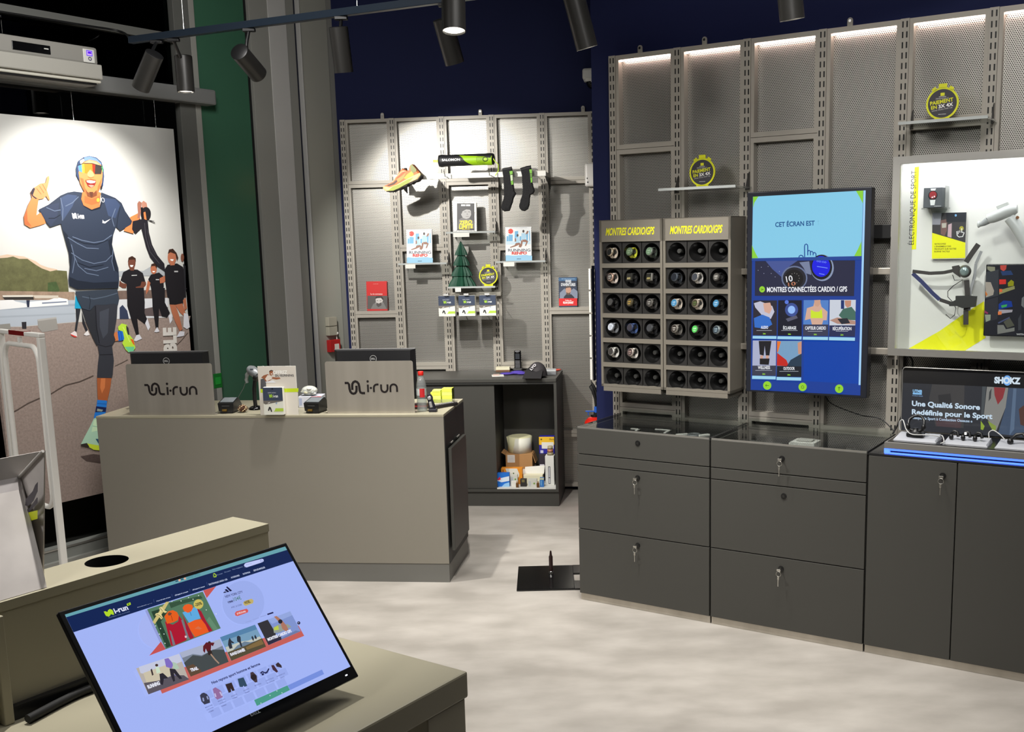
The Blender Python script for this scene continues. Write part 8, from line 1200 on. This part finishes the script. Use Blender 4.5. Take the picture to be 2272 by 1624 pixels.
a.poly([(0.1522,0.2845),(0.1581,0.2853),(0.1557,0.2012),(0.1495,0.2016)], (150, 160, 220)); a.poly([(0.1184,0.2009),(0.1527,0.2182),(0.1545,0.2013)], (200, 84, 84)); a.poly([(0.288,0.2868),(0.3196,0.2866),(0.2869,0.2696)], (204, 88, 84)); a.poly([(0.1575,0.286),(0.2857,0.285),(0.2835,0.2023),(0.1545,0.2013)], (84, 122, 96)); a.poly([(0.1632,0.2791),(0.1898,0.2785),(0.1943,0.269),(0.1717,0.2547),(0.1675,0.2041),(0.1573,0.2031)], (40, 66, 50)); a.poly([(0.205,0.2839),(0.2773,0.2779),(0.2781,0.272),(0.2238,0.2742),(0.2041,0.2732)], (54, 84, 62)); a.poly([(0.2723,0.2323),(0.2769,0.2026),(0.2666,0.2024),(0.2636,0.2277)], (100, 140, 112))
for q in [(0.1575,0.2501),(0.164,0.242),(0.1654,0.2298),(0.1584,0.2123),(0.1565,0.2326),(0.2311,0.2804),(0.2496,0.2821),(0.257,0.276),(0.2722,0.2796),(0.2124,0.2853),(0.2727,0.2469),(0.2887,0.2326)]: a.disc(q[0], q[1], 0.0011, (226, 236, 230), n=8)
a.poly([(0.1789,0.2523),(0.1836,0.2471),(0.1908,0.241),(0.2046,0.2437),(0.2116,0.2542),(0.2139,0.2442),(0.2134,0.2261),(0.2193,0.2031),(0.2103,0.2026),(0.2085,0.2241),(0.2022,0.2036),(0.1721,0.2021),(0.1673,0.2038),(0.1724,0.2257)], (174, 22, 48)); a.poly([(0.2115,0.2441),(0.2152,0.2438),(0.2087,0.2031),(0.2042,0.2038)], (120, 120, 130)); a.poly([(0.1791,0.2332),(0.1811,0.2298),(0.1762,0.2028),(0.1706,0.203)], (120, 120, 130)); a.poly([(0.1826,0.2619),(0.1951,0.2687),(0.2052,0.268),(0.2113,0.2616),(0.2112,0.2543),(0.205,0.2463),(0.1949,0.2451),(0.1804,0.2463)], (232, 96, 28)); a.poly([(0.1922,0.2651),(0.1967,0.2664),(0.2003,0.2625),(0.195,0.2596),(0.191,0.261)], (120, 70, 50)); a.line([(0.1966,0.2591),(0.1939,0.2482)], 0.001, (140, 50, 20)); a.poly([(0.2023,0.2126),(0.2066,0.2117),(0.2055,0.2079),(0.2012,0.2085)], (226, 190, 200))
a.poly([(0.2547,0.2568),(0.2605,0.2475),(0.2602,0.2251),(0.2631,0.2033),(0.2542,0.203),(0.2517,0.2242)], (164, 26, 50)); a.poly([(0.2199,0.2561),(0.2194,0.2461),(0.2191,0.2223),(0.2189,0.2041),(0.2111,0.2023),(0.2126,0.2245)], (164, 26, 50)); a.poly([(0.2205,0.2338),(0.2363,0.2359),(0.2521,0.2323),(0.255,0.2194),(0.2544,0.2033),(0.2214,0.2033),(0.2191,0.2187)], (236, 92, 34)); a.poly([(0.2212,0.2575),(0.2303,0.2573),(0.2357,0.2528),(0.2496,0.2603),(0.2547,0.2568),(0.2515,0.234),(0.2379,0.2353),(0.2239,0.2339)], (96, 172, 226)); a.poly([(0.2264,0.266),(0.2333,0.2701),(0.2419,0.2697),(0.2484,0.2654),(0.2471,0.2593),(0.2403,0.254),(0.2319,0.2531),(0.2261,0.2586)], (236, 96, 36)); a.line([(0.2373,0.2541),(0.2356,0.2454)], 0.001, (60, 110, 150)); a.poly([(0.229,0.219),(0.2382,0.2214),(0.2439,0.2139),(0.2381,0.214)], (220, 110, 70))
a.poly([(0.1544,0.2586),(0.1631,0.2647),(0.1847,0.2794),(0.1993,0.2876),(0.2065,0.2864),(0.1862,0.2716),(0.1677,0.2605),(0.1566,0.2533)], (206, 190, 122)); a.poly([(0.1807,0.2807),(0.1858,0.2816),(0.1874,0.274),(0.1923,0.2682),(0.1868,0.2674),(0.183,0.2727),(0.1782,0.2706),(0.1781,0.2598),(0.1733,0.2577),(0.1715,0.2656),(0.1655,0.2694),(0.1683,0.2724),(0.1778,0.2716)], (226, 212, 150)); a.line([(0.1819,0.2794),(0.1838,0.2724)], 0.001, (70, 66, 40)); a.line([(0.1686,0.2701),(0.1734,0.2667),(0.1761,0.2595)], 0.001, (70, 66, 40))
a.poly([(0.2718,0.2596),(0.2705,0.2576),(0.2686,0.2559),(0.2665,0.2545),(0.2641,0.2535),(0.2616,0.253),(0.2592,0.253),(0.2568,0.2535),(0.2548,0.2544),(0.2531,0.2558),(0.2518,0.2575),(0.2511,0.2595),(0.2509,0.2616),(0.2512,0.2638),(0.2521,0.2659),(0.2535,0.2679),(0.2553,0.2696),(0.2574,0.271),(0.2598,0.272),(0.2622,0.2725),(0.2647,0.2725),(0.2671,0.2721),(0.2691,0.2711),(0.2709,0.2698),(0.2721,0.2681),(0.2729,0.2661),(0.2731,0.264),(0.2727,0.2617)], (206, 190, 96)); a.text('-20%', [(0.2529,0.2604),(0.2698,0.2599),(0.2541,0.266)], (60, 62, 40), 0.03)
for q in ([(0.326,0.268),(0.3277,0.2698),(0.3324,0.2699),(0.3339,0.2669)], [(0.3322,0.2736),(0.337,0.2741),(0.3408,0.2667),(0.3353,0.2668)], [(0.3383,0.278),(0.342,0.2784),(0.3476,0.2666),(0.3424,0.2666)]): a.poly(q, (20, 20, 60))
a.text('NEW YORK CITY', [(0.3253,0.2568),(0.3695,0.2553),(0.3264,0.2615)], (62, 66, 120), 0.02); a.text('130€', [(0.3251,0.2441),(0.3373,0.2435),(0.3261,0.2484)], (30, 30, 80), 0.02); a.line([(0.3249,0.2467),(0.3395,0.2459)], 0.001, (30, 30, 80)); a.text('104€', [(0.3401,0.244),(0.3586,0.2432),(0.3423,0.2518)], (84, 130, 130), 0.01); a.text('AVEC LE CODE', [(0.3258,0.2325),(0.3524,0.2311),(0.3265,0.2356)], (90, 96, 150), 0.01)
a.poly([(0.3574,0.2354),(0.3636,0.2377),(0.3809,0.2373),(0.3834,0.2326),(0.3791,0.2275),(0.3596,0.2273),(0.3567,0.2297)], (196, 178, 110)); a.text('NOEL', [(0.3603,0.2313),(0.3748,0.2306),(0.3617,0.2367)], (96, 80, 40), 0.04); a.poly([(0.3272,0.2203),(0.3324,0.2231),(0.3582,0.2211),(0.3601,0.217),(0.3569,0.213),(0.3298,0.213),(0.3261,0.2157)], (216, 92, 88)); a.text('JE DÉCOUVRE', [(0.3308,0.2165),(0.3529,0.215),(0.3315,0.2197)], (246, 226, 230), 0.03)
for q in ([(0.3397,0.1951),(0.3549,0.1942)], [(0.3584,0.195),(0.3747,0.1943)], [(0.3783,0.195),(0.394,0.1942)]): a.line(q, 0.0016, (150, 166, 226))
a.line([(0.3972,0.1947),(0.4132,0.1942)], 0.003, (26, 26, 76))
a.poly([(0.1061,0.1574),(0.1052,0.1259)] + [(0.4556,0.1243),(0.4551,0.1496)], (200, 98, 92))
a.poly([(0.0816,0.1864),(0.173,0.1835),(0.1667,0.1319),(0.0805,0.134)], (186, 178, 170)); a.poly([(0.0874,0.1873),(0.173,0.1835),(0.1713,0.1678),(0.1403,0.1676),(0.0938,0.17),(0.085,0.1756)], (200, 204, 226)); a.poly([(0.0899,0.1738),(0.1428,0.1724),(0.1407,0.15),(0.087,0.1522)], (206, 196, 172)); a.poly([(0.0822,0.1473),(0.1458,0.1503),(0.1667,0.1319),(0.0805,0.134)], (110, 108, 150)); a.poly([(0.0821,0.1564),(0.1205,0.1484),(0.1357,0.1496),(0.153,0.1453),(0.1613,0.1422),(0.168,0.1314),(0.0805,0.134)], (92, 86, 96)); a.poly([(0.1056,0.1747),(0.109,0.1758),(0.1067,0.164),(0.1031,0.1631)], (60, 50, 50)); a.poly([(0.1171,0.1762),(0.1231,0.174),(0.1211,0.1632),(0.1131,0.1639)], (206, 226, 200)); a.poly([(0.1234,0.1773),(0.123,0.1768),(0.1226,0.1764),(0.122,0.1761),(0.1214,0.1759),(0.1207,0.1758),(0.12,0.1759),(0.1194,0.176),(0.1188,0.1763),(0.1183,0.1767),(0.1179,0.1772),(0.1176,0.1777),(0.1175,0.1783),(0.1176,0.1789),(0.1178,0.1794),(0.1181,0.1799),(0.1186,0.1803),(0.1191,0.1806),(0.1197,0.1808),(0.1204,0.1809),(0.1211,0.1809),(0.1218,0.1807),(0.1224,0.1804),(0.1229,0.18),(0.1233,0.1795),(0.1235,0.179),(0.1236,0.1784),(0.1236,0.1779)], (70, 50, 44)); a.poly([(0.1403,0.1839),(0.1485,0.1832),(0.1521,0.169),(0.1449,0.1624),(0.1362,0.1691)], (130, 110, 196)); a.poly([(0.1521,0.1737),(0.1583,0.1691),(0.1593,0.157),(0.1479,0.1589)], (176, 200, 180)); a.poly([(0.1175,0.1611),(0.1246,0.1607),(0.1301,0.1482),(0.121,0.1494),(0.1136,0.1397),(0.1106,0.1431)], (44, 40, 50)); a.poly([(0.1408,0.1639),(0.1505,0.1591),(0.155,0.1375),(0.1494,0.1385),(0.1448,0.1531),(0.1397,0.1388),(0.1356,0.138),(0.1367,0.1515)], (44, 40, 50))
a.poly([(0.1742,0.185),(0.2675,0.1817),(0.261,0.1336),(0.1724,0.1349)], (120, 130, 146)); a.poly([(0.1742,0.185),(0.2675,0.1817),(0.2657,0.1675),(0.2145,0.1651),(0.1984,0.1734),(0.1745,0.1737)], (172, 180, 204)); a.poly([(0.1728,0.1637),(0.1973,0.1714),(0.2134,0.1631),(0.242,0.1673),(0.2643,0.1593),(0.261,0.1336),(0.1724,0.1349)], (70, 76, 78)); a.poly([(0.1733,0.1553),(0.1886,0.1555),(0.1981,0.1401),(0.1975,0.1344),(0.1724,0.1349)], (96, 74, 56)); a.poly([(0.226,0.1803),(0.2361,0.1853),(0.2524,0.1788),(0.2454,0.1734),(0.2432,0.1767),(0.2365,0.1669),(0.2287,0.1672),(0.2288,0.1745),(0.2226,0.1666),(0.2213,0.1718)], (96, 26, 36)); a.poly([(0.2296,0.1689),(0.238,0.1673),(0.2363,0.1572),(0.2276,0.1604)], (50, 36, 34)); a.line([(0.2331,0.1608),(0.2362,0.1476),(0.2399,0.1377)], 0.003, (170, 140, 120)); a.poly([(0.245,0.1822),(0.2447,0.1817),(0.2442,0.1814),(0.2437,0.1811),(0.2431,0.1809),(0.2425,0.1809),(0.2418,0.1809),(0.2412,0.1811),(0.2406,0.1813),(0.2401,0.1817),(0.2398,0.1821),(0.2395,0.1826),(0.2394,0.1831),(0.2395,0.1836),(0.2397,0.184),(0.24,0.1845),(0.2404,0.1848),(0.241,0.1851),(0.2416,0.1853),(0.2422,0.1854),(0.2428,0.1853),(0.2435,0.1852),(0.244,0.1849),(0.2445,0.1845),(0.2449,0.1841),(0.2451,0.1837),(0.2452,0.1832),(0.2452,0.1827)], (60, 40, 36))
a.poly([(0.2689,0.1849),(0.3567,0.1836),(0.3554,0.1333),(0.2671,0.1334)], (120, 160, 190)); a.poly([(0.2689,0.1849),(0.3567,0.1836),(0.3561,0.1734),(0.2688,0.1757)], (86, 132, 172)); a.poly([(0.2694,0.1625),(0.3084,0.1617),(0.3234,0.1584),(0.3531,0.1575),(0.3557,0.1509),(0.2683,0.1499)], (196, 200, 190)); a.poly([(0.2952,0.157),(0.3154,0.1593),(0.3268,0.1534),(0.343,0.1515),(0.3519,0.1445),(0.2709,0.1471)], (110, 130, 150)); a.poly([(0.2684,0.1517),(0.3126,0.1508),(0.3566,0.1524),(0.3554,0.1333),(0.2671,0.1334)], (86, 78, 56)); a.poly([(0.3107,0.1477),(0.3534,0.1507),(0.3536,0.1401),(0.3115,0.1418)], (130, 106, 66))
for q in ([(0.2824,0.1727),(0.2881,0.1773),(0.2885,0.1706),(0.2923,0.1646),(0.2888,0.164),(0.2862,0.1667),(0.283,0.1558),(0.2761,0.1563),(0.2772,0.1653)], [(0.3038,0.1737),(0.3087,0.1748),(0.3117,0.171),(0.3075,0.162),(0.3046,0.1509),(0.3016,0.1519),(0.3027,0.1609),(0.2997,0.1648)], [(0.3342,0.1622),(0.338,0.1643),(0.3381,0.1579),(0.335,0.1533),(0.3336,0.1557)], [(0.3419,0.1624),(0.3451,0.1641),(0.3455,0.1573),(0.3426,0.1545),(0.3403,0.1572)]): a.poly(q, (44, 50, 62))
a.poly([(0.363,0.184),(0.452,0.1835),(0.4515,0.1357),(0.362,0.1341)], (130, 150, 210)); a.poly([(0.363,0.184),(0.3899,0.1837),(0.3919,0.1557),(0.3895,0.1371),(0.362,0.1341)], (52, 50, 56)); a.poly([(0.3899,0.1837),(0.452,0.1835),(0.4518,0.1741),(0.3953,0.1722)], (150, 170, 226)); a.poly([(0.3914,0.1364),(0.4403,0.1411),(0.4515,0.1357),(0.3881,0.1347)], (110, 126, 170)); a.poly([(0.3932,0.165),(0.4098,0.1663),(0.4196,0.16),(0.4293,0.1607),(0.4353,0.1517),(0.3998,0.1501),(0.3881,0.1531)], (150, 160, 150)); a.poly([(0.3945,0.1636),(0.4064,0.1645),(0.4033,0.1557),(0.3911,0.158)], (190, 206, 80)); a.poly([(0.4075,0.1848),(0.4142,0.1845),(0.4219,0.1711),(0.4254,0.1581),(0.425,0.1483),(0.4164,0.1473),(0.4118,0.1548),(0.4141,0.1658)], (176, 120, 100)); a.poly([(0.4211,0.169),(0.4204,0.1681),(0.4195,0.1673),(0.4184,0.1667),(0.4172,0.1663),(0.4159,0.1661),(0.4147,0.1661),(0.4135,0.1664),(0.4125,0.1669),(0.4116,0.1675),(0.411,0.1684),(0.4107,0.1693),(0.4106,0.1703),(0.4108,0.1713),(0.4112,0.1723),(0.4119,0.1732),(0.4128,0.174),(0.4139,0.1746),(0.4151,0.175),(0.4164,0.1752),(0.4176,0.1752),(0.4188,0.1749),(0.4198,0.1744),(0.4207,0.1738),(0.4213,0.173),(0.4217,0.172),(0.4217,0.171),(0.4216,0.17)], (40, 36, 42)); a.poly([(0.3655,0.1417),(0.4011,0.1448),(0.397,0.1345),(0.3881,0.1347),(0.362,0.1341)], (48, 44, 66))
for s_, q in (('RUNNING', [(0.0837,0.1431),(0.1088,0.1424),(0.0849,0.1494)]), ('TRAIL', [(0.1767,0.1429),(0.1934,0.1418),(0.1778,0.1486)]), ('RANDONNÉE', [(0.2709,0.1422),(0.3059,0.1412),(0.2715,0.1476)]), ('MONTRES CARDIO GPS', [(0.3658,0.1421),(0.4295,0.1416),(0.3666,0.1478)])): a.text(s_, q, (240, 242, 255), 0.05)
a.poly([(0.4604,0.1522),(0.4598,0.1516),(0.4591,0.151),(0.4583,0.1505),(0.4574,0.1503),(0.4565,0.1501),(0.4555,0.1501),(0.4547,0.1503),(0.4539,0.1507),(0.4533,0.1512),(0.4528,0.1518),(0.4525,0.1525),(0.4525,0.1532),(0.4526,0.154),(0.453,0.1547),(0.4535,0.1554),(0.4542,0.156),(0.455,0.1564),(0.4559,0.1567),(0.4568,0.1568),(0.4578,0.1568),(0.4587,0.1566),(0.4594,0.1563),(0.4601,0.1558),(0.4605,0.1552),(0.4608,0.1545),(0.4609,0.1537),(0.4607,0.153)], (24, 24, 60)); a.text('>', [(0.4547,0.1526),(0.4578,0.1523),(0.4559,0.1553)], (220, 220, 250), 0.02)
a.text('Nos rayons sport homme et femme', [(0.2047,0.1055),(0.3219,0.104),(0.2054,0.1106)], (44, 50, 104), 0.03)
for i in range(7):
    for j in range(3):
        f = (i + 0.5 * (j % 2)) / 7; x0, z0 = [(0.1741,0.098)][0]; x1, z1 = [(0.363,0.0963)][0]; dx, dz = [(0.1732,0.0734)][0][0] - [(0.1741,0.098)][0][0], [(0.1732,0.0734)][0][1] - [(0.1741,0.098)][0][1]
        px, pz = x0 + (x1 - x0) * f + dx * 0.72 * j, z0 + (z1 - z0) * f + dz * 0.72 * j; wx, wz = (x1 - x0) / 8.5, (z1 - z0) / 8.5
        a.poly([(px, pz), (px + wx, pz + wz), (px + wx + dx * .62, pz + wz + dz * .62), (px + dx * .62, pz + dz * .62)], (156, 174, 240))
DG = (58, 60, 80)
for q, c in (([(0.1695,0.0951),(0.1749,0.0973),(0.1794,0.0969),(0.1838,0.0925),(0.1853,0.0852),(0.1818,0.075),(0.1693,0.076),(0.1666,0.0835)], DG), ([(0.1997,0.0963),(0.2062,0.0978),(0.2112,0.0918),(0.2141,0.0864),(0.2113,0.0748),(0.1982,0.0747),(0.1958,0.081)], (150, 110, 160)), ([(0.2287,0.0952),(0.2431,0.0939),(0.2413,0.0775),(0.2358,0.0779),(0.2355,0.084),(0.2325,0.0775),(0.2269,0.0778)], (52, 40, 44)), ([(0.2587,0.0956),(0.2722,0.0939),(0.271,0.0757),(0.2644,0.0762),(0.2635,0.0791),(0.2602,0.0774),(0.2547,0.0799)], (50, 76, 100)), ([(0.2912,0.0972),(0.2973,0.0967),(0.3012,0.0864),(0.2957,0.0744),(0.2903,0.0755),(0.2858,0.0867)], (70, 56, 64)), ([(0.2985,0.0839),(0.2977,0.0828),(0.2967,0.0819),(0.2954,0.0812),(0.294,0.0807),(0.2926,0.0805),(0.2912,0.0805),(0.2899,0.0809),(0.2888,0.0815),(0.2878,0.0823),(0.2871,0.0833),(0.2867,0.0845),(0.2867,0.0857),(0.2869,0.0869),(0.2874,0.0881),(0.2882,0.0892),(0.2893,0.0902),(0.2905,0.0909),(0.2919,0.0914),(0.2933,0.0916),(0.2947,0.0915),(0.296,0.0912),(0.2972,0.0906),(0.2981,0.0898),(0.2988,0.0887),(0.2992,0.0876),(0.2993,0.0863),(0.2991,0.0851)], (44, 36, 42)), ([(0.3427,0.0939),(0.3486,0.0928),(0.3509,0.0774),(0.3463,0.076),(0.3412,0.0846)], (70, 44, 60)), ([(0.3531,0.0922),(0.3613,0.0942),(0.3649,0.0857),(0.363,0.0806),(0.3532,0.0871)], (58, 46, 54))): a.poly(q, c)
a.line([(0.3112,0.0879),(0.3171,0.0892),(0.3194,0.0869),(0.3222,0.0841),(0.327,0.0851),(0.3344,0.0899)], 0.003, (40, 44, 90)); a.poly([(0.3125,0.0865),(0.3183,0.0861),(0.3168,0.0819),(0.3121,0.0826)], (40, 44, 90)); a.poly([(0.3214,0.0862),(0.3282,0.0865),(0.3268,0.0829),(0.3219,0.0835)], (40, 44, 90))
a.line([(0.1726,0.0886),(0.1704,0.082)], 0.003, (150, 160, 200)); a.line([(0.1815,0.0884),(0.1808,0.082)], 0.003, (150, 160, 200)); a.line([(0.199,0.0873),(0.1976,0.0803)], 0.003, (196, 190, 230)); a.line([(0.2103,0.0862),(0.2106,0.0776)], 0.003, (196, 190, 230))
for s_, q in (('MANCHES', [(0.1671,0.0689),(0.1835,0.0683),(0.1676,0.0711)]), ('LONGUES', [(0.1676,0.0638),(0.183,0.0635),(0.168,0.0659)]), ('HOMME', [(0.169,0.0586),(0.1804,0.0582),(0.1695,0.0607)]), ('MANCHES', [(0.1968,0.0697),(0.2132,0.069),(0.1973,0.0719)]), ('LONGUES', [(0.1972,0.0644),(0.2123,0.064),(0.1977,0.0665)]), ('FEMME', [(0.1986,0.0585),(0.2101,0.0582),(0.1991,0.0606)]), ('SHORTS', [(0.2271,0.0682),(0.2411,0.0678),(0.2276,0.0704)]), ('HOMME', [(0.2272,0.0631),(0.2389,0.0628),(0.2277,0.0653)]), ('SHORTS', [(0.2569,0.0684),(0.2708,0.0681),(0.2574,0.0706)]), ('FEMME', [(0.2575,0.0634),(0.269,0.0629),(0.258,0.0656)]), ('MONTRES', [(0.2849,0.0685),(0.301,0.0678),(0.2855,0.0707)]), ('LUNETTES ET', [(0.3128,0.0686),(0.3333,0.0678),(0.3134,0.0708)]), ('ÉCOUTEURS', [(0.3129,0.0632),(0.3319,0.0626),(0.3134,0.0655)]), ('BONNETS ET', [(0.3412,0.0676),(0.3627,0.067),(0.3417,0.0699)]), ('GANTS', [(0.3463,0.0617),(0.3575,0.0614),(0.3469,0.064)])): a.text(s_, q, (110, 122, 180), 0.02)
a.poly([(0.2687,0.0451),(0.3539,0.044),(0.354,0.0334),(0.2681,0.0325)], (76, 156, 138)); a.poly([(0.3542,0.0438),(0.4495,0.0439),(0.4489,0.0336),(0.3544,0.0332)], (120, 146, 226))
for q in [(0.279,0.0341),(0.3058,0.0401),(0.325,0.0426),(0.3336,0.035)]: a.disc(q[0], q[1], 0.001, (226, 246, 240), n=8)
a.obj('screen', t)
# its stand and cable
t = thing('monitor_stand', 'dark metal foot of the tilted monitor on the foreground table', 'monitor stand', TF, -0.40, -0.42, 0.80)
MB().box(-0.17, 0.12, -0.05, 0.09, 0, 0.008, M('stand_dark', (60, 58, 56), 0.35, 0.4), 0.003).obj('foot', t); MB().box(-0.06, 0.02, 0.02, 0.04, 0.008, 0.13, M('stand_dark', (60, 58, 56), 0.35, 0.4), 0.003).obj('neck', t)
cord([TF.w(-0.68, -0.60, 0.812), TF.w(-0.55, -0.63, 0.812), TF.w(-0.47, -0.615, 0.815), TF.w(-0.42, -0.56, 0.83), TF.w(-0.38, -0.50, 0.86)], 0.009, RUBBER, 'power_cable', 'thick black cable lying behind the tilted monitor', 'cable')
# white carton display box
t = thing('leaflet_box', 'white slanted carton box with a printed shoe on the ledge of the foreground table', 'box', TF, -0.95, -0.652, 1.0505)
o = Vector(t.location); Q = Matrix.Rotation(-TF.ang, 4, 'Z')
L_ = lambda p: Q @ (Vector(p) - o)
B0, F0, Bt, F1, F2, TR = [L_(p) for p in ((-1.1432,2.2313,1.05), (-1.0925,2.1372,1.05), (-1.0953,2.1969,1.3339), (-1.174,2.2412,1.2416), (-1.1793,2.2512,1.2676), (-1.1463,2.2993,1.3145))]
s = Vector((-0.36, 0, 0)); WC_ = noise_col('white_carton', (184, 178, 175), (200, 194, 190), 9, 0.65)
for p in (B0, F0): p.z = 0.0005
MB().hull_panel([F0, F1, F1 + s, F0 + s], 0.003, WC_).obj('front_panel', t)
MB().hull_panel([F1, F2, F2 + s, F1 + s], 0.003, M('carton_fold', (206, 200, 200), 0.65)).obj('fold', t)
bb = Vector((F2.x + 0.02, F2.y + 0.004, 0.0005))
MB().hull_panel([bb, TR, TR + s, bb + s], 0.003, WC_).obj('back_panel', t)
m = MB(); ck = [F0, B0, Bt, F2, F1]; off = Vector((0.003, 0, 0)); n = 5
m.add(ck, [(0, 1, 4), (1, 2, 3), (1, 3, 4)], WC_).add([p + off for p in ck], [(0, 4, 1), (1, 3, 2), (1, 4, 3)], WC_).add(ck + [p + off for p in ck], [(k, (k + 1) % n, n + (k + 1) % n, n + k) for k in range(n)], WC_); m.obj('cheek_panel', t)
o2 = L_(TF.w(-0.537, -0.70, 1.05)); 
a = Art(INK, 0.0); a.mb.xf = Matrix(((0, 1, 0, o2.x), (-1, 0, 0, o2.y), (0, 0, 1, o2.z), (0, 0, 0, 1))) @ Matrix.Translation((0, -0.012, 0))
a.poly([(-0.007,0.219),(-0.0191,0.2107),(-0.0322,0.1952),(-0.0632,0.174),(-0.0689,0.1592),(-0.0554,0.1597),(-0.0319,0.1743),(-0.0188,0.1898),(-0.0117,0.1976)], (62, 58, 66)); a.poly([(-0.082,0.1409),(-0.052,0.1554),(-0.018,0.183),(-0.0143,0.1834),(-0.0168,0.1715),(-0.0536,0.1469),(-0.0666,0.1446)], (62, 58, 66)); a.poly([(-0.0838,0.1383),(-0.0537,0.1462),(-0.0198,0.1552),(-0.0238,0.1355),(-0.0752,0.1211)], (196, 206, 30)); a.obj('print', t)
MB().tube([F2 + Vector((-0.004, -0.002, 0.0)), Bt + Vector((-0.004, -0.002, 0.0))], 0.0035, M('carton_edge', (170, 166, 162), 0.6), 8).obj('flap_edge', t)
